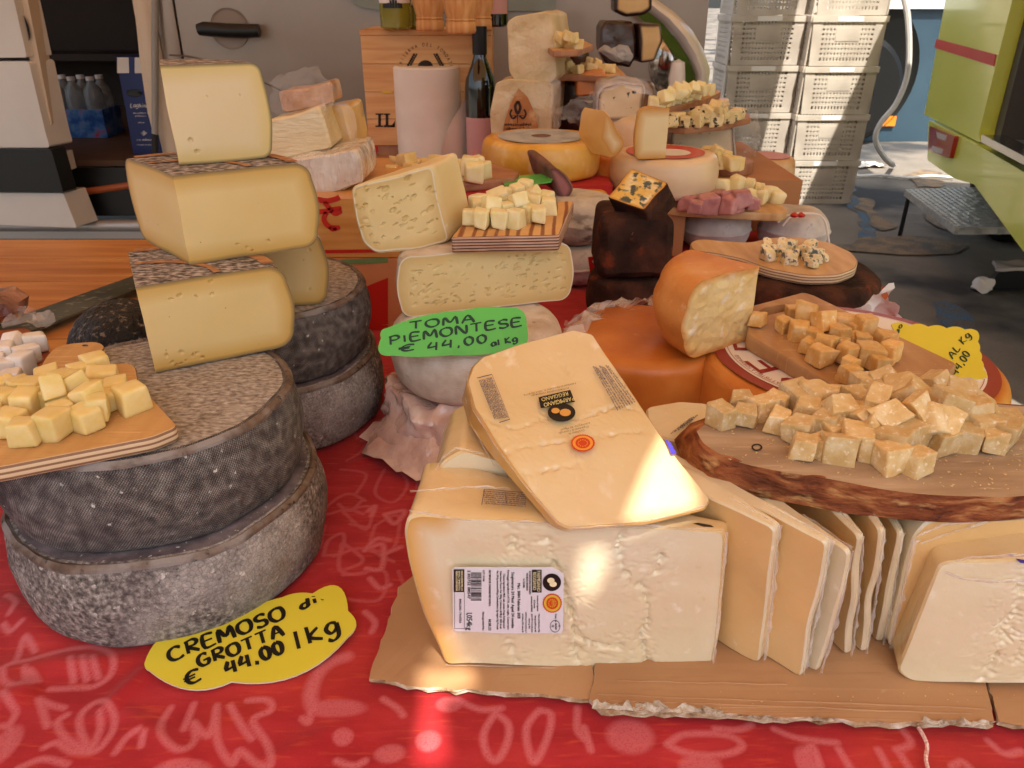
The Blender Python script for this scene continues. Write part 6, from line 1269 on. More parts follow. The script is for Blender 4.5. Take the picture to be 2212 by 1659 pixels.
board('tasting_board', 'oval paddle board with handle holding blue cheese crumbs', pz([(1490, 523), (1512, 516), (1560, 521), (1620, 524), (1660, 514), (1720, 512), (1790, 522), (1840, 545), (1854, 563), (1848, 580), (1810, 594), (1740, 595), (1660, 580), (1600, 558), (1540, 546), (1495, 541)], ZP), .012, (m_bw2, m_plye), .012)
m_bcr = mk('blue cheese crumb', [(.35, '#e2cb8c'), (.6, '#efe6cc')], .5, 1.5, 4, sss=.2, sssr=.004, vary=.1, over=[('noise', '#4a5c58', 2.4, .52, .58, None, .9)], bump=[('noise', 6, .7, .001)])
kit('blue_cheese_crumb', m_bcr, 4, jit=.2, crumb=.07, rnd_=.2)
cubes('blue_cheese_crumb', [(1657, 530, .1), (1690, 531, 0, 1), (1708, 529, .1), (1750, 532, 0, .9), (1658, 549, 0, 1.1), (1703, 556, 0, 1.05), (1757, 548, 0, 1.1), (1752, 566, 0, 1), (1770, 545, 0, .8), (1742, 556, 0, .7), (1672, 538, .1, .8), (1720, 545, 0, .7), (1690, 545, 0, .7), (1765, 560, 0, .8), (1735, 540, .1, .8), (1668, 556, 0, .6), (1715, 566, 0, .6), (1780, 556, 0, .7)], ZP, .0145, 'blue-veined crumb on the paddle board', 'blue cheese crumbs on the paddle board', seed=12)
r_ = thing('paper_bag', 'crumpled white paper corner sticking out behind the slotted board', 'paper', atZ(1870, 690, .02))
b = B(); P = [atY(x, y, .80) for x, y in ((1820, 692), (1910, 612), (1922, 650), (1918, 688), (1960, 700))]; vs = []
for i in range(12):
    for j in range(12):
        s_, t_ = i/11, j/11; p = atY(1815+s_*105+t_*30*(s_), 690-s_*78*(1-t_*.0)+t_*(78*s_-2), .78+.05*t_); vs.append(p+nz(p, 50, .012, 4))
b.add(vs, [(i*12+j, i*12+j+1, (i+1)*12+j+1, (i+1)*12+j) for i in range(11) for j in range(11)]).build('paper', m_pap, r_)
t = B(); t.add([atY(x, y, .795) for x, y in ((1903, 620), (1912, 618), (1920, 640), (1912, 648), (1904, 640))], [(0, 1, 2, 3, 4)]); t.build('printed_spot', mk('orange spot', '#b85a2a', .6), r_, smooth=False)
m_soft = mk('grey-white bloomy rind', [(.3, '#a59a90'), (.5, '#c3bab0'), (.7, '#dad4cc')], .85, 20, 6, over=[('noise', '#7d6a64', 9, .55, .72, None, .6), ('noise', '#5c4f48', 60, .62, .74, None, .6)], bump=[('noise', 120, .5, .002)])
m_softd = mk('speckled bloomy rind', [(.3, '#8f8374'), (.5, '#b5aa98'), (.7, '#d0c8b8')], .85, 24, 6, over=[('noise', '#5a4a3e', 45, .52, .64, (1, 1, 2), .85), ('posz', '#d9d2c4', 0, .03, .06, None, .5)], bump=[('noise', 120, .6, .003)])
def soft(label, c, R, h, mat, er=None, name='soft_cheese'):
    r_ = thing(name, label, 'soft cheese', c, 'round bloomy soft cheeses'); wheel('rind', c, R, h, mat, r_, er=er or h*.45, er2=er or h*.45, amp=.003, n=64); return r_
soft('upper speckled round cheese beside the dark stack', V(.098, 1.1, .057), .057, .066, m_softd)
soft('lower pale round cheese beside the dark stack', V(.094, 1.1, 0), .06, .057, m_soft)
r_ = thing('red_card', 'narrow upright red card with a hole by the pale round cheese', 'tag', V(.12, 1.02, .0))
P = [atY(x, y, 1.015) for x, y in ((1270, 556), (1291, 553), (1304, 650), (1284, 654))]; b = B(); b.add(P+[p+V(0, .0015, 0) for p in P], [(0, 1, 2, 3), (7, 6, 5, 4), (0, 4, 5, 1), (1, 5, 6, 2), (2, 6, 7, 3), (3, 7, 4, 0)]); b.build('card', mk('red plastic', '#b8201c', .3, coat=.5), r_, smooth=False)
b = B(); disc(b, 1282, 565, 3, 3, lambda x, y: atY(x, y, 1.0135), 14); b.build('eyelet', m_clr, r_, smooth=False)
m_cbox = mk('brown carton', [(.3, '#9c6a40'), (.7, '#b07c50')], .8, 10)
r_ = thing('brown_carton', 'brown carton under the truffle cheese and round block', 'box', (.29, 1.5, 0))
B().box((.165, 1.345, .0015), (.5, 1.74, .09)).build('carton', m_cbox, r_, smooth=False)
r_ = thing('brown_carton', 'small brown carton directly under the pale red-labelled wheel', 'box', (.22, 1.27, 0)); B().box((.165, 1.2, .0015), (.272, 1.343, .0895)).build('carton', m_cbox, r_, smooth=False)
soft('silvery round cheese beneath the ham board', V(.335, 1.255, .0), .056, .066, m_soft)
sb_ = soft('round cheese with red-and-white string at the table edge', V(.462, 1.25, .0), .056, .067, m_soft)
b = B(); b.tube([atY(x, y, 1.19) for x, y in smoothline([(1680, 480), (1700, 466), (1730, 461), (1765, 463), (1780, 475), (1787, 500), (1793, 545)], 4)], .0018, 6); b.tube([atY(x, y, 1.188) for x, y in smoothline([(1690, 488), (1706, 470), (1722, 466)], 4)], .0015, 6); b.build('string', mk('cream string', '#e0d4c6', .8), sb_)
b = B(); 
for dx in (-6, 8): cc = atY(1722+dx, 465, 1.188); b.lathe([(.0005, -.004), (.006, -.002), (.007, .001), (.0005, .005)], cc, 12)
b.build('seal', mk('red wax', '#b0181c', .3, coat=.5), sb_)
m_ham = mk('pink ham', [(.35, '#ab6c68'), (.6, '#c48c86')], .4, 1.5, 4, sss=.3, sssr=.006, vary=.12, bump=[('noise', 10, .3, .0005)])
ZH = .0675+.0125
board('tasting_board', 'long board with pink ham cubes on two round cheeses', pz([(1415, 444), (1425, 428), (1560, 404), (1665, 410), (1702, 455), (1688, 462), (1480, 452)], ZH), .012, (m_bw2, m_bw2), .004)
kit('ham_cube', m_ham, 4, jit=.15, crumb=.03)
for o in cubes('ham_cube', [(1487, 436, 0), (1515, 430, 0), (1530, 440, 0, 1.1), (1552, 428, 0), (1575, 426, .3), (1582, 442, 0, 1.1), (1602, 428, .4, 1.1), (1560, 444, 0, .8), (1622, 440, 0), (1500, 448, 0)], ZH, .022, 'pink ham cube on the long board', 'ham cubes on the long board', seed=14): o['category'] = 'ham cube'
kit('pale_cheese_chunk', m_ct, 4, jit=.22, crumb=.04, rnd_=.3)
cubes('pale_cheese_chunk', [(1560, 404, .1, 1.2), (1590, 402, .1, 1.2), (1618, 404, 0, 1.2), (1640, 410, 0), (1660, 420, 0), (1678, 424, 0), (1622, 424, 0, 1.1), (1645, 428, 0)], ZH, .022, 'pale rounded cheese chunk behind the ham cubes', 'pale chunks behind the ham', seed=15)
# ================================================================ BEHIND LEFT: printed boxes with wrapped cheeses
m_wbx = mk('printed wooden box', [(.3, '#c07c34'), (.5, '#cf9048'), (.7, '#dca55e')], .45, 4, 6, stretch=(1.5, 3, 16), coat=.35)
m_wbx2 = mk('pinkish printed box', [(.3, '#b9683c'), (.5, '#c98050'), (.7, '#d69a6c')], .4, 5, 6, coat=.5)
m_rpr = mk('red box print', '#c2281c', .45, coat=.3); m_gpr = mk('green box stripe', '#6f8f5a', .5)
YB = .905
bxu = thing('printed_box', 'upper wooden box with a red lily print beside the toma wedge', 'box', (-.22, 1.0, .0915))
B().box((-.40, YB, .0915), (-.105, 1.16, .162)).build('box_body', m_wbx, bxu, smooth=False)
bxl = thing('printed_box', 'lower pinkish box with green stripe and red print', 'box', (-.22, 1.0, 0))
B().box((-.41, YB-.004, .0005), (-.095, 1.17, .0905)).build('box_body', m_wbx2, bxl, smooth=False)
fy = lambda x, y: atY(x, y, YB-.0008); t = B()
def ribbon(b, L, w_, fn):
    P = smoothline(L, 5); n = len(P); vs = []
    for i, p in enumerate(P):
        d = P[min(i+1, n-1)]-P[max(i-1, 0)]; d = d/(np.linalg.norm(d)+1e-9); nn = np.array((-d[1], d[0])); ww = w_*(1 if 0 < i < n-1 else .4)
        vs += [fn(*(p+nn*ww/2)), fn(*(p-nn*ww/2))]
    b.add(vs, [(2*i, 2*i+1, 2*i+3, 2*i+2) for i in range(n-1)])
for L, w_ in (([(683, 430), (705, 434), (725, 430), (734, 426)], 12), ([(683, 458), (705, 456), (722, 452), (738, 450)], 11), ([(700, 436), (712, 450), (724, 462), (738, 455)], 10), ([(705, 458), (700, 475), (712, 490), (735, 492)], 11), ([(712, 490), (718, 496), (728, 494)], 8)): ribbon(t, L, w_, fy)
t.build('red_print', m_rpr, bxu, smooth=False)
t = B(); t.add([fy(680, 540), fy(840, 538), fy(840, 545), fy(680, 548)], [(0, 1, 2, 3)]); t.build('red_line', m_rpr, bxu, smooth=False)
fy2 = lambda x, y: atY(x, y, YB-.005)
t = B(); t.add([fy2(700, 562), fy2(838, 556), fy2(838, 567), fy2(700, 574)], [(0, 1, 2, 3)]); t.build('green_stripe', m_gpr, bxl, smooth=False)
t = B(); t.add([fy2(x, y) for x, y in ((770, 630), (800, 615), (838, 600), (838, 700), (800, 706), (775, 690), (790, 660))], [(0, 1, 2, 3, 4, 5, 6)]); t.add([fy2(740, 705), fy2(838, 702), fy2(838, 712), fy2(740, 714)], [(0, 1, 2, 3)]); t.build('red_print', m_rpr, bxl, smooth=False)
m_shw = mk('shiny white wrap', [(.3, '#cfc0ae'), (.6, '#e2d7c8')], .22, 12, 4, coat=.9, coatr=.08, bump=[('noise', 45, 1, .008, (3, 1, .6)), ('noise', 140, .5, .003)])
m_strw = mk('pale straw cheese in film', [(.3, '#d8c090'), (.6, '#e3d0a8')], .3, 12, 4, coat=.8, coatr=.1, bump=[('noise', 60, .5, .004, (1, 1, 4))])
m_gold2 = mk('golden cheese in film', [(.3, '#c99c4c'), (.6, '#d8b068')], .3, 12, 4, coat=.8, coatr=.1, bump=[('noise', 40, .4, .004)])
def block(name, label, pts, Y, ext, mats, cat='cheese', fil=.006, amp=.0025, bev=.003, nrm=None, group=None, seed=1, names=('face', 'side'), nsc=30):
    p0 = V(0, Y, 0); n_ = Vector(nrm) if nrm else V(0, 1, 0)
    lp = [onp(x, y, p0, n_) for x, y in pts]; c = sum(lp, V(0, 0, 0))/len(lp)
    r_ = thing(name, label, cat, V(c.x, c.y, min(p.z for p in lp)), group); prism('x', lp, ext, mats, r_, bev, fil, .005, amp, nsc, seed, names=names); return r_
block('wrapped_block', 'glossy white-wrapped cheese block lying on the upper printed box', ((590, 360), (640, 342), (768, 327), (780, 350), (786, 398), (690, 424), (610, 436), (592, 420)), .945, V(.0, .11, 0), (m_shw, m_shw), cat='wrapped cheese', amp=.004)
block('wrapped_block', 'square straw-coloured block in stretched film behind the tower', ((575, 262), (690, 230), (718, 320), (640, 338), (575, 350)), .985, V(.0, .08, 0), (m_strw, m_strw), cat='wrapped cheese')
block('wrapped_wedge', 'golden wedge standing in clear film behind the straw block', ((690, 232), (742, 228), (764, 330), (700, 334)), 1.05, V(.012, .07, 0), (m_gold2, m_gold2), cat='wrapped cheese')
m_rust = mk('rusty mould rind in film', [(.3, '#9c6a48'), (.5, '#bd8c66'), (.7, '#d8b898')], .35, 30, 6, coat=.7, bump=[('noise', 80, .6, .004)])
r_ = block('wrapped_wedge', 'rust-and-white rinded piece in crumpled film on top of the blocks', ((600, 200), (650, 192), (712, 178), (722, 222), (700, 230), (610, 246)), 1.02, V(.0, .06, 0), (m_rust, m_rust), cat='wrapped cheese')
def crumple(r_, pts, Y, dep, n=16, amp=.02, sc_=45, mat=None, seed=1, name='film'):
    """crumpled film: a bag-like puckered sheet bulging towards the viewer"""
    b = B(); vs = []; cx = sum(p[0] for p in pts)/len(pts); cy = sum(p[1] for p in pts)/len(pts); L = [tuple(p) for p in smoothline(list(pts)+[pts[0]], 5)][:-1]; m = len(L)
    for j in range(n):
        t_ = j/(n-1)
        for x, y in L:
            p = atY(cx+(x-cx)*(1-t_*.97), cy+(y-cy)*(1-t_*.97), Y-dep*math.sqrt(t_)); vs.append(p+nz(p, sc_, amp, seed)+nz(p, sc_*2.7, amp*.45, seed+3))
    b.add(vs, [(j*m+k, j*m+(k+1) % m, (j+1)*m+(k+1) % m, (j+1)*m+k) for j in range(n-1) for k in range(m)]); return b.build(name, mat or m_film, r_, ang=70)
crumple(r_, [(582, 190), (620, 165), (660, 146), (700, 158), (720, 190), (724, 228), (690, 236), (640, 246), (590, 240)], 1.0, .015, amp=.012, mat=m_clear)
crumple(bpy.data.objects['wrapped_wedge'], [(715, 222), (748, 226), (770, 262), (772, 330), (752, 336), (735, 280)], 1.035, .008, amp=.006)
# ================================================================ riser under the rear cheeses
r_ = thing('riser', 'low red-covered stand under the rear middle cheeses', 'stand', (0, 1.5, 0))
B().box((-.045, 1.2, .0015), (.155, 1.82, .113)).build('cover', m_red, r_, smooth=False)
m_bw3 = mk('reddish board wood', [(.3, '#8f5c3e'), (.6, '#ab7856')], .5, 5, 6, stretch=(4, 10, 1))
# board with cubes behind the toma wedge, green tag, ham end
ZK = .15
r2_ = thing('riser', 'small red-covered stand under the reddish board', 'stand', (-.1, 1.1, 0)); B().box((-.26, 1.02, .0015), (-.01, 1.118, .1375)).build('cover', m_red, r2_, smooth=False)
board('tasting_board', 'reddish board of cubes behind the tilted toma wedge', pz([(800, 382), (812, 372), (960, 352), (1060, 350), (1122, 372), (1112, 384), (1000, 396), (900, 400)], ZK), .012, (m_bw3, m_bw3), .003)
m_cyb = mk('straw cube cheese', [(.35, '#dcc07a'), (.65, '#e6d09a')], .45, 1.4, 3, vary=.08, bump=[('noise', 12, .2, .0004)])
kit('back_cheese_cube', m_cyb, 4, jit=.16, crumb=.02)
cubes('back_cheese_cube', [(862, 354, 0), (878, 350, .2, 1.2), (902, 354, 0), (846, 368, 0, .8), (888, 364, 0), (925, 358, 0), (950, 352, 0, 1.1)], ZK, .019, 'yellow cube on the reddish board', 'yellow cubes behind the toma wedge', seed=17)
cubes('soft_cheese_cube', [(985, 362, 0, 1.1), (1005, 366, 0, 1.2), (1022, 372, 0, 1.2), (1036, 368, 0), (1016, 356, .4, 1.1), (1030, 352, .2)], ZK, .021, 'ivory cube on the reddish board', 'ivory cubes behind the toma wedge', seed=18)
o = B().tube([atY(x, y, 1.2) for x, y in ((1022, 362), (1022, 340), (1024, 326))], .0022, 6).build('pick', mk('pink pick', '#c97a70', .5)); tag(o, 'thin pink skewer pick stuck in an ivory cube', 'skewer')
gq = pz([(1080, 384), (1112, 380), (1185, 374), (1198, 378), (1196, 384), (1190, 392), (1150, 398), (1090, 400)], .145)
r_ = thing('price_tag', 'green tag half under the reddish board', 'price tag', gq[0], 'hand-written price tags'); n = len(gq); b = B(); b.add(gq+[p-V(0, 0, .0015) for p in gq], [tuple(range(n)), tuple(range(n, 2*n))[::-1]]+[(i, (i+1) % n, n+(i+1) % n, n+i) for i in range(n)]); b.build('card', m_grn, r_, smooth=False)
m_spk = mk('cured ham cut face', [(.35, '#8c5650'), (.6, '#a86e68')], .45, 20, 5, edge=('#5a302c', .0005, .006)); m_spr = mk('ham rind', [(.3, '#5c3a30'), (.7, '#8a6250')], .6, 30)
block('ham_end', 'cut end of cured ham leaning by the green tag', ((1183, 362), (1200, 360), (1225, 378), (1240, 405), (1232, 424), (1218, 434), (1198, 412)), 1.08, V(-.03, .08, .01), (m_spk, m_spr), cat='ham', nrm=(.25, 1, -.2), names=('cut_face', 'rind'))
# ================================================================ rear middle: wheels and wedges
m_yw = mk('yellow wheel rind', [(.3, '#c98a26'), (.5, '#dba23c'), (.7, '#e6b95e')], .4, 14, 5, coat=.3, over=[('noise', '#ecd2a0', 45, .56, .7, (1, 1, .6), .55)], bump=[('noise', 120, .4, .0015)])
m_glab = mk('grey paper label', [(.4, '#9aa0a4'), (.6, '#b4b6b6')], .5, 40, 4); m_pw = mk('pale waxed rind', [(.3, '#d3b083'), (.6, '#e0c6a0')], .4, 8, 5, coat=.3, bump=[('noise', 100, .3, .0015)])
c = V(.047, 1.292, .1135); r_ = thing('yellow_cheese', 'yellow wheel with grey paper label in the middle of the stall', 'cheese wheel', c); wheel('rind', c, .094, .058, m_yw, r_, er=.012, amp=.0015)
annu(B(), c, .0005, .07, c.z+.0590, 48).build('label', m_glab, r_, smooth=False); annu(B(), c, .0005, .016, c.z+.0594, 24).build('label_emblem', m_spr, r_, smooth=False)
c = V(.185, 1.32, .0905); r_ = thing('red_label_cheese', 'small orange wheel with red label between yellow and pale wheels', 'cheese wheel', c); wheel('rind', c, .06, .05, m_or, r_, er=.01, n=64); annu(B(), c, .0005, .045, c.z+.0508, 32).build('label', m_lred, r_, smooth=False)
c = V(.118, 1.215, .0); r_ = thing('yellow_cheese', 'yellow cheese peeking out under the labelled yellow wheel', 'cheese', c); wheel('rind', c, .034, .108, m_yw, r_, er=.012, n=64)
c = V(.243, 1.262, .0905); r_ = thing('pale_cheese', 'pale waxed wheel with red label carrying two wedges', 'cheese wheel', c); wheel('rind', c, .084, .062, m_pw, r_, er=.014, amp=.0012)
annu(B(), c, .0005, .062, c.z+.063, 40).build('label', m_lred, r_, smooth=False); annu(B(), c+V(.008, -.01, 0), .0005, .03, c.z+.0634, 32).build('label_centre', m_lwh, r_, smooth=False)
m_ch2 = mk('ivory wedge paste', [(.35, '#e0c88e'), (.65, '#e9d8ac')], .45, 8, 4, edge=('#c98f3c', .0005, .014)); m_crd = mk('amber waxed rind', [(.3, '#c48a3c'), (.6, '#d6a458')], .4, 10, 4, coat=.3)
zt = .1542
WA = atZ(1437, 342, zt); r_ = thing('cut_wedge', 'upright ivory wedge on the pale red-labelled wheel', 'cheese wedge', WA); sector('q', r_, WA, .048, .072, 128, 188, (m_crd, m_ch2), er=.010, step=.003)
WB = V(.165, 1.25, .1545); r_ = thing('cut_wedge', 'ivory wedge leaning left against the upright one', 'cheese wedge', WB)
prism('l', [onp(x, y, V(0, 1.245, 0), V(.35, 1, -.1)) for x, y in ((1305, 237), (1322, 252), (1356, 308), (1350, 326), (1334, 340), (1320, 343), (1290, 300))], V(-.032, .022, .004), (m_ch2, m_crd), r_, .005, .007, .004, .001, 30, 1)
# two big old hard-cheese blocks
m_oldp = mk('old hard paste in film', [(.3, '#c3a878'), (.5, '#d3bc90'), (.7, '#e0cfab')], .45, 14, 6, coat=.45, coatr=.2, over=[('noise', '#a58658', 22, .62, .74, None, .6)], bump=[('noise', 45, .8, .006), ('noise', 160, .4, .002)])
m_oldr = mk('old hard rind', [(.3, '#b98a58'), (.6, '#caa578')], .5, 14, 6, coat=.3, bump=[('noise', 60, .5, .003)])
lo = block('hard_cheese_block', 'lower old hard-cheese block branded with a burnt lily mark', ((1064, 300), (1058, 240), (1072, 178), (1100, 170), (1180, 178), (1198, 184), (1188, 302)), 1.5, V(.03, .16, 0), (m_oldp, m_oldp), cat='cheese block', amp=.003, bev=.002)
block('hard_cheese_block', 'upper old hard-cheese block standing on the branded one', ((1092, 48), (1108, 36), (1180, 24), (1193, 30), (1204, 168), (1188, 180), (1112, 174), (1101, 160)), 1.51, V(.035, .13, 0), (m_oldp, m_oldp), cat='cheese block', amp=.003, bev=.002)
fl_ = lambda x, y: atY(x, y, 1.4925); t = B()
t.add([fl_(x, y) for x, y in ((1120, 190), (1140, 210), (1158, 250), (1165, 290), (1085, 288), (1090, 262), (1102, 225))], [(0, 1, 2, 3, 4, 5, 6)]); t.build('scorched_patch', mk('scorched cheese', [(.3, '#9c5f2c'), (.7, '#b87a42')], .6, 30, 5, over=[('noise', '#cfae7c', 24, .5, .62)]), lo, smooth=False)
fl2 = lambda x, y: atY(x, y, 1.4915); t = B()
for L, w_ in (([(1119, 218), (1113, 230), (1118, 245), (1124, 232), (1119, 218)], 6), ([(1106, 236), (1102, 246), (1108, 256), (1116, 250)], 4), ([(1132, 236), (1136, 246), (1130, 256), (1122, 250)], 4), ([(1106, 250), (1132, 250)], 3), ([(1118, 245), (1118, 266)], 4)): ribbon(t, L, w_, fl2)
for k in range(3): scrawl(t, (1090, 272+k*9), (1148, 272+k*9), 7, fl2, 40+k, .1)
t.build('burnt_brand', mk('burnt mark', '#33190e', .7), lo, smooth=False)
crumple(lo, [(1180, 170), (1200, 160), (1212, 190), (1208, 260), (1214, 300), (1196, 300), (1190, 230)], 1.49, .01, amp=.008, mat=m_film)
# dark cheeses with tiered boards
m_drk = mk('dark chocolate rind', [(.3, '#20140f'), (.6, '#3c241a')], .35, 14, 5, coat=.5, coatr=.15, bump=[('noise', 60, .5, .003)])
m_tanp = mk('tan cut paste', [(.3, '#c09c62'), (.6, '#d0b07a')], .5, 20, 4, edge=('#4a3020', .0005, .005))
c = atZ(1355, 268, .1135)+V(0, .06, 0); cz = c.copy()
r_ = thing('dark_cheese', 'brown wheel at the foot of the rear dark stack', 'cheese', c); wheel('rind', c, .066, .085, mk('brown rind', [(.3, '#5a3a26'), (.6, '#7a5438')], .5, 14, 5, coat=.2), r_, er=.014, n=64)
ry = c.y-.06
block('dark_cheese', 'dark wrapped half wheel in the rear stack', ((1297, 60), (1306, 45), (1370, 48), (1376, 120), (1362, 145), (1310, 140), (1296, 110)), ry, V(.0, .09, 0), (m_drk, m_drk), amp=.003, names=('rind_front', 'rind_side'), bev=.006)
r2 = block('dark_cheese', 'cut dark-rinded half showing tan paste in the rear stack', ((1380, 52), (1428, 50), (1431, 90), (1414, 132), (1384, 136)), ry-.004, V(-.016, .085, 0), (m_tanp, m_drk), amp=.002, names=('paste', 'rind'), bev=.003)
block('dark_cheese', 'dark-rinded wedge topping the rear stack', ((1326, -30), (1410, -30), (1409, 20), (1390, 34), (1350, 36), (1327, 24)), ry+.01, V(.0, .07, 0), (m_tanp, m_drk), amp=.002, names=('paste', 'rind'), bev=.006)
crumple(r2, [(1290, 110), (1310, 98), (1325, 104), (1345, 96), (1370, 118), (1360, 135), (1320, 132)], ry-.01, .008, amp=.006, mat=m_fold)
rr_ = thing('cheese_stand', 'dark stack of cheeses under the rear tiered boards', 'cheese', atZ(1245, 290, .1135)); rr_.location = V(.135, 1.72, .1135)
wheel('rind', rr_.location, .06, .115, m_drk, rr_, er=.02, n=56)
z1 = .1135+.115+.012
board('tasting_board', 'lower rear board of yellow cubes by the hard-cheese blocks', pz([(1190, 160), (1200, 146), (1330, 140), (1352, 160), (1340, 166)], z1), .011, (m_bw2, m_bw3), .004)
cubes('back_cheese_cube', [(1215, 148, 0), (1232, 146, 0), (1228, 138, .5), (1250, 150, 0), (1265, 143, 0), (1272, 132, .6), (1282, 147, 0, 1.1), (1300, 148, 0), (1318, 147, 0, 1.1), (1290, 138, .5)], z1, .0165, 'yellow cube on the lower rear board', 'yellow cubes on the lower rear board', seed=22)
z2 = z1+.05
rq = thing('cheese_stand', 'small dark cheese lifting the top rear board', 'cheese', V(.13, 1.76, z1+.001)); wheel('rind', rq.location, .03, .038, m_drk, rq, er=.01, n=40)
board('tasting_board', 'top rear board peeking out behind the upper block', pz([(1180, 100), (1190, 92), (1262, 88), (1282, 97), (1250, 108), (1195, 110)], z2), .010, (m_bw2, m_bw3), .003)
cubes('back_cheese_cube', [(1204, 92, 0), (1218, 90, 0), (1212, 80, .6), (1230, 92, 0), (1240, 84, .5), (1248, 94, 0), (1225, 76, .8), (1232, 80, .7)], z2, .0165, 'yellow cube on the top rear board', 'yellow cubes on the top rear board', seed=23)
m_orw2 = mk('orange wedge paste', [(.3, '#c8783c'), (.6, '#d89054')], .45, 14, 4)
block('orange_wedge', 'orange cheese wedge tucked behind the truffle wedge', ((1246, 170), (1262, 158), (1306, 150), (1310, 165), (1300, 205), (1246, 210)), 1.56, V(0, .06, 0), (m_orw2, m_orw2), cat='cheese wedge')
# truffle cheeses
m_tru = mk('truffle cheese paste', [(.3, '#cdb48c'), (.6, '#dcc8a4')], .45, 14, 4, edge=('#6a5040', .0005, .006), over=[('noise', '#2a1d18', 55, .62, .65), ('noise', '#3a2a22', 120, .66, .7)])
m_trr = mk('mouldy grey rind in film', [(.3, '#8a7a74'), (.6, '#b9aca4')], .3, 30, 5, coat=.8, bump=[('noise', 60, .6, .004)])
r_ = block('truffle_wedge', 'white wedge with black truffle spots wrapped in film', ((1288, 262), (1290, 200), (1300, 184), (1340, 175), (1392, 182), (1396, 200), (1388, 262)), 1.4, V(.0, .075, .004), (m_tru, m_trr), cat='cheese wedge')
crumple(r_, [(1205, 260), (1212, 235), (1240, 210), (1275, 195), (1295, 200), (1300, 250), (1285, 285), (1262, 290), (1240, 268)], 1.39, .02, amp=.016, mat=m_clear, sc_=38)
crumple(r_, [(1280, 205), (1300, 175), (1345, 163), (1398, 176), (1408, 205), (1395, 190), (1345, 178), (1300, 192)], 1.385, .008, amp=.005)
o = thing('stand_block', 'cheese lying under the truffle wedge in film', 'cheese', V(.22, 1.44, .0905)); wheel('rind', o.location+V(-.005, 0, .0), .055, .098, m_pw, o, er=.02, n=48)
TZ = .0905
r_ = thing('truffle_half', 'half truffle cheese with a dark top rind under the long rear board', 'cheese half', V(.40, 1.55, TZ))
prism('th', [atY(x, y, 1.5) for x, y in ((1452, 350), (1444, 300), (1450, 276), (1588, 272), (1592, 345))], V(0, .12, 0), (m_tru, m_trr), r_, .004, .008, .005, .002, 30, 2)
ZR = .158+.012
board('tasting_board', 'long rear board of truffle cheese cubes', pz([(1432, 272), (1440, 258), (1500, 240), (1590, 236), (1618, 246), (1622, 254), (1560, 268), (1480, 276)], ZR), .011, (m_bw3, m_bw3), .003)
m_ctr = mk('truffle cube cheese', [(.35, '#d8bf82'), (.65, '#e6d4a4')], .45, 1.5, 3, vary=.08, over=[('noise', '#2c1d18', 1.8, .58, .62)], bump=[('noise', 10, .3, .0006)])
kit('truffle_cheese_cube', m_ctr, 5, jit=.18, crumb=.03)
cubes('truffle_cheese_cube', [(1448, 262, 0), (1462, 260, 0), (1478, 262, 0), (1492, 256, 0), (1506, 258, 0, 1.1), (1520, 252, .2), (1535, 248, .3), (1548, 256, 0, 1.1), (1560, 246, .4), (1570, 252, 0), (1582, 248, 0, 1.1), (1500, 244, .5), (1528, 240, .7), (1545, 236, .8), (1515, 244, .4), (1594, 246, 0)], ZR, .021, 'truffle-specked cube on the long rear board', 'truffle cubes on the long rear board', seed=24)
ZR2 = ZR+.032
b = thing('cheese_stand', 'hidden piece of cheese propping the upper rear board', 'cheese', V(.40, 1.64, ZR)); wheel('rind', b.location, .035, .02, m_pw, b, er=.006, n=32)
board('tasting_board', 'upper rear board of pale cube rows', pz([(1395, 232), (1402, 220), (1470, 200), (1545, 192), (1558, 198), (1530, 212), (1480, 226), (1430, 234)], ZR2), .010, (m_bw2, m_bw3), .003)
cubes('soft_cheese_cube', [(1412, 222, 0), (1424, 220, 0), (1436, 217, 0), (1448, 214, 0), (1460, 212, 0), (1472, 209, 0), (1484, 207, 0), (1450, 202, .6), (1466, 199, .7), (1480, 196, .7), (1492, 195, .6), (1505, 200, .2), (1518, 195, .2), (1530, 194, 0), (1498, 190, .9), (1512, 188, .8), (1436, 208, .5)], ZR2, .020, 'pale cube on the upper rear board', 'pale cubes on the upper rear board', seed=25)
# right rear: small wheel, round stand, plastic bag
m_sw = mk('small brown-cream rind', [(.3, '#b88650'), (.5, '#cfa878'), (.7, '#dfc49c')], .5, 18, 5, over=[('noise', '#9c5a2c', 30, .6, .72, None, .6)], bump=[('noise', 90, .4, .002)])
c = V(.52, 1.62, 0); r_ = thing('small_cheese', 'small rustic wheel with pink paper top at the rear edge', 'cheese wheel', c); wheel('rind', c, .058, .082, m_sw, r_, er=.014, n=64); annu(B(), c, .0005, .046, c.z+.0832, 32).build('pink_paper', mk('pink paper', '#c9908e', .6), r_, smooth=False)
c = V(.385, 1.42, .0905); r_ = thing('round_stand', 'round wooden block serving cheese chunks', 'wooden block', c); B().lathe([(.001, 0), (.046, 0), (.047, .002), (.047, .0185), (.046, .02), (.001, .02)], c, 40).build('block', m_bw3, r_)
cubes('back_cheese_cube', [(1520, 336, 0), (1532, 345, 0), (1545, 338, .3, 1.2), (1556, 348, 0, 1.1), (1566, 338, .4), (1578, 350, 0, 1.2), (1590, 352, 0), (1548, 328, .8), (1530, 328, .5)], .1107, .021, 'chunk of cheese on the round wooden block', 'chunks on the round block', seed=26)
r_ = thing('plastic_bag', 'clear crumpled plastic bag beside the long rear board', 'bag', V(.5, 1.66, .0)); crumple(r_, [(1592, 250), (1620, 252), (1645, 238), (1636, 268), (1625, 290), (1642, 310), (1622, 345), (1600, 344), (1592, 300)], 1.56, .03, amp=.014, mat=m_clear, sc_=30)
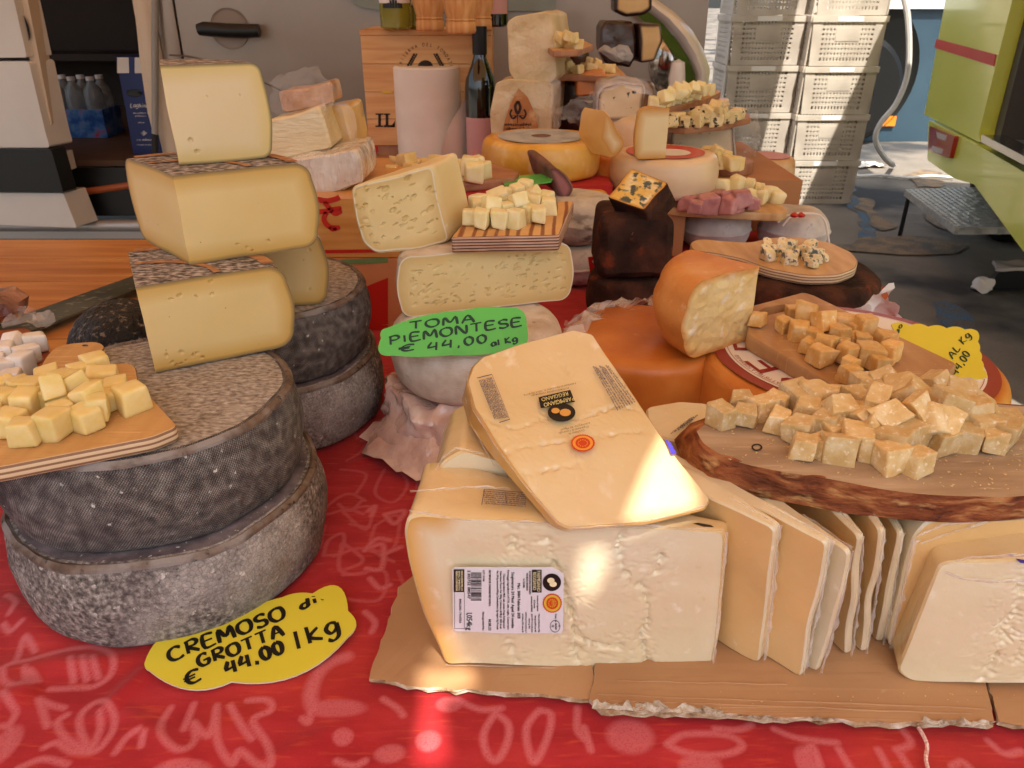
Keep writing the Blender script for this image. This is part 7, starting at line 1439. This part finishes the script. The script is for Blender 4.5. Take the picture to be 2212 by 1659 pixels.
# ================================================================ wine case and bottles
m_case = mk('pine wine case', [(.25, '#c08850'), (.5, '#d0a068'), (.75, '#dcb27c')], .55, 4, 7, .5, stretch=(1, 4, 14), over=[('noise', '#9c5c34', 3, .68, .74, None, .7), ('noise', '#b27644', 9, .6, .75, (.5, 1, 9), .5)], bump=[('noise', 60, .2, .001, (1, 1, 8))])
YW = 1.95; q0, q1, q2 = atY(789, 314, YW), atY(778, 76, YW), atY(1062, 88, YW+.02)
wc = thing('wine_case', 'pine wine case lettered IL with burnt laurel emblem', 'wooden case', V((q0.x+q2.x)/2, YW+.1, .0015))
x0, x1, z0, z1_ = q1.x, q2.x, q0.z, q1.z
zz = np.linspace(z0, z1_, 5)
for k in range(4): B().box((x0, YW+.0015*(k % 2), zz[k]+.0006), (x1, YW+.012, zz[k+1]-.0006)).build('front_plank', m_case, wc, smooth=False)
for xx in (x0+.0005, x1-.0125): B().box((xx, YW+.0125, z0+.001), (xx+.012, YW+.2, z1_-.001)).build('side_plank', m_case, wc, smooth=False)
B().box((x0+.001, YW+.201, z0), (x1-.001, YW+.212, z1_)).build('back_plank', m_case, wc, smooth=False); B().box((x0-.001, YW-.001, z1_+.0005), (x1+.001, YW+.213, z1_+.011)).build('lid', m_case, wc, smooth=False)
B().box((x0+.02, YW+.01, .0015), (x1-.02, YW+.19, z0-.0005)).build('foot', m_bw3, wc, smooth=False)
fw_ = lambda x, y: atY(x, y, YW-.0006); t = B(); m_burn = mk('branded lettering', '#2a1a12', .7)
def serif(x0_, y0_, x1_, y1_, w_): t.add([fw_(x0_, y0_), fw_(x0_+w_, y0_), fw_(x0_+w_, y1_), fw_(x0_, y1_)], [(0, 1, 2, 3)])
serif(817, 246, 0, 274, 6); serif(811, 245, 0, 248, 17); serif(811, 271, 0, 274.5, 17); serif(833, 246, 0, 274, 6); serif(829, 245, 0, 248, 14); serif(829, 270, 0, 275, 24); t.add([fw_(843, 275), fw_(853, 275), fw_(854, 260)], [(0, 1, 2)])
cxx, cyy = 919, 152; rr0 = 52
s_ = 'LA RISERVA DEL FONDATORE'; 
for i, ch in enumerate(s_):
    if ch == ' ': continue
    a = radians(188-i*(196/(len(s_)-1))); g, f, a0_, a1_ = GLY[ch]; e = np.array((sin(a), cos(a))); u = np.array((cos(a), -sin(a)))
    t.add([fw_(*(np.array((cxx, cyy))+u*(rr0+p[1]*11)+e*((p[0]-(a0_+a1_)/2)*8))) for p in g], f)
t.add([fw_(cxx, cyy-4)]+[fw_(cxx+17*cos(a), cyy-6-16*sin(a)) for a in np.linspace(0, pi, 12)], [(0, i, i+1) for i in range(1, 12)])
for sgn in (-1, 1):
    for k in range(7):
        a = radians(20+k*9); bx, by = cxx+sgn*(36-k*2.4), cyy-2-k*4.4; t.add([fw_(bx, by), fw_(bx+sgn*7, by-6), fw_(bx+sgn*2, by-9)], [(0, 1, 2)]); t.add([fw_(bx, by), fw_(bx-sgn*5, by-7), fw_(bx-sgn*1, by-8)], [(0, 1, 2)])
t.build('lettering', m_burn, wc, smooth=False)
B().box((fw_(812, 0).x, YW-.004, fw_(0, 201).z), (fw_(834, 0).x, YW-.0005, fw_(0, 196).z)).build('clasp', m_gold, wc, smooth=False)
m_paper = mk('paper towel', [(.4, '#dcd2c4'), (.6, '#e8dfd2')], .85, 8, bump=[('noise', 90, .2, .002)])
ZQ = .0015+.02
board('cutting_board', 'worn board under the paper roll', pz([(800, 352), (815, 328), (1010, 322), (1050, 345), (1000, 358), (840, 362)], ZQ), .018, (m_bw3, m_bw3), .003)
c = atZ(926, 344, ZQ)+V(0, .06, 0); R_ = .08; hR = .205
pr = thing('paper_roll', 'thick white paper towel roll with a loose hanging end', 'paper roll', c)
B().lathe([(.018, 0), (R_-.003, 0), (R_, .003), (R_+.0005, hR*.55), (R_, hR-.004), (R_-.004, hR), (.02, hR+.0), (.018, hR-.002), (.018, hR-.06), (.001, hR-.06)], c, 64).build('roll', m_paper, pr)
b = B(); vs = []; N = 30; K = 12
path = smoothline([(R_*.75, R_*.66), (R_*1.0, R_*.3), (R_*1.32, -.005), (R_*1.38, -R_*.45), (R_*1.0, -R_*.85), (R_*.62, -R_*1.12), (R_*.42, -R_*1.3)], 6); N = len(path)
for i in range(N):
    t_ = i/(N-1); zt_ = hR*.97*(1-.96*max(0, (t_-.38)/.62)**1.1)
    for j in range(K):
        s2 = j/(K-1); p = c+V(path[i][0], path[i][1], .004+zt_*s2); vs.append(p+nz(p, 14, .006, 2))
b.add(vs, [(i*K+j, i*K+j+1, (i+1)*K+j+1, (i+1)*K+j) for i in range(N-1) for j in range(K-1)]).build('loose_end', m_paper, pr)
m_gdk = mk('dark bottle glass', '#10140c', .08, coat=.6, spec=.6); m_ggr = mk('yellow-green glass', '#a8a23a', .06, trans=.55, ior=1.4, coat=.4); m_wlab = mk('cream bottle label', '#ded4cc', .5); m_plab = mk('pink bottle label', '#c79a96', .5)
def bottle(name, label, c, h, R, mat, cap, lab=None, labz=(.1, .19), capmat=None):
    r_ = thing(name, label, 'bottle', c, 'wine bottles'); k = h/.3
    B().lathe([(.001, .004), (R*.8, .001), (R, .006), (R, .175*k), (R*.93, .195*k), (R*.6, .222*k), (R*.4, .24*k), (.0145, .262*k), (.0145, .288*k), (.016, .29*k), (.016, .3*k), (.001, .3*k)], c, 32).build('glass', mat, r_)
    B().lathe([(.0162, .245*k), (.0165, .25*k), (.0166, .301*k), (.001, .3015*k)], c, 24).build('capsule', capmat or m_blk, r_)
    if lab is not None:
        b = B(); n = 20; vs = []
        for i in range(n+1):
            a = radians(200+140*i/n)
            for z in labz: vs.append((c[0]+(R+.0006)*cos(a), c[1]+(R+.0006)*sin(a), c[2]+z))
        b.add(vs, [(2*i, 2*i+2, 2*i+3, 2*i+1) for i in range(n)]).build('bottle_label', lab, r_)
    return r_
bottle('wine_bottle', 'dark wine bottle standing beside the paper roll', V(-.073, 1.9, .0015), .31, .036, m_gdk, 1, m_plab, (.02, .12))
zt = z1_+.0115
c = atZ(852, 66, zt); bw = bottle('wine_bottle', 'white wine bottle with cream label on the case', V(c.x, c.y+.04, zt), .3, .036, m_ggr, 1, m_wlab, (.055, .13), mk('gold capsule', '#b09448', .35, metal=.6))
bb_ = bottle('wine_bottle', 'white wine bottle behind the cream-labelled one', V(c.x+.035, c.y+.115, zt), .3, .036, m_ggr, 1, m_wlab, (.05, .12), MATS['gold capsule'])
t = B(); cq = V(c.x, c.y+.04, zt); 
for i in range(8): a = radians(235+i*9); t.add([cq+V(.0372*cos(a+o_), .0372*sin(a+o_), z) for o_, z in ((-.07, .045), (.07, .045), (.07, .054+.012*math.exp(-(i-4)**2/2)), (-.07, .054+.012*math.exp(-(i-4)**2/2)))], [(0, 1, 2, 3)])
t.build('label_band', m_pblk, bw, smooth=False)
m_straw = mk('straw flask cover', [(.3, '#b8763c'), (.5, '#cf9658'), (.7, '#dcae74')], .6, 10, 5, stretch=(9, 9, .4), bump=[('noise', 120, .15, .001, (1, 1, .03))])
def flask(label, c):
    r_ = thing('straw_flask', label, 'flask', c, 'straw-covered flasks on the case'); n = 40; b = B()
    pr_ = [(.001, 0), (.033, 0), (.036, .005), (.0365, .02), (.033, .028), (.0325, .032), (.037, .045), (.042, .07), (.043, .09), (.041, .115), (.034, .14), (.024, .155)]
    b.lathe(pr_, (0, 0, 0), n); b.v = [tuple(Vector(c)+V(v[0], v[1], v[2])*.86 + V(v[0], v[1], 0)*(.0015*(round(math.atan2(v[1], v[0])/(2*pi)*n) % 2))) for v in b.v]; b.build('straw', m_straw, r_, ang=80)
    B().lathe([(.0297, .0237), (.031, .0254), (.0297, .028)], c, n).build('straw_band', m_straw, r_); B().lathe([(.02, .132), (.016, .155), (.0145, .19), (.0145, .22), (.001, .22)], c, 24).build('neck', m_gdk, r_)
for lab_, x, y in (('left straw-covered flask on the wine case', 926, 68), ('middle straw-covered flask, nearest the case front', 994, 74), ('right straw-covered flask half behind the middle one', 1032, 66)):
    p = atZ(x, y, zt); flask(lab_, V(p.x, p.y+.036, zt))
c = atZ(1062, 60, zt); bottle('wine_bottle', 'dark bottle with pink label at the case corner', V(c.x+.004, c.y+.05, zt), .3, .036, m_gdk, 1, m_plab, (.03, .13))
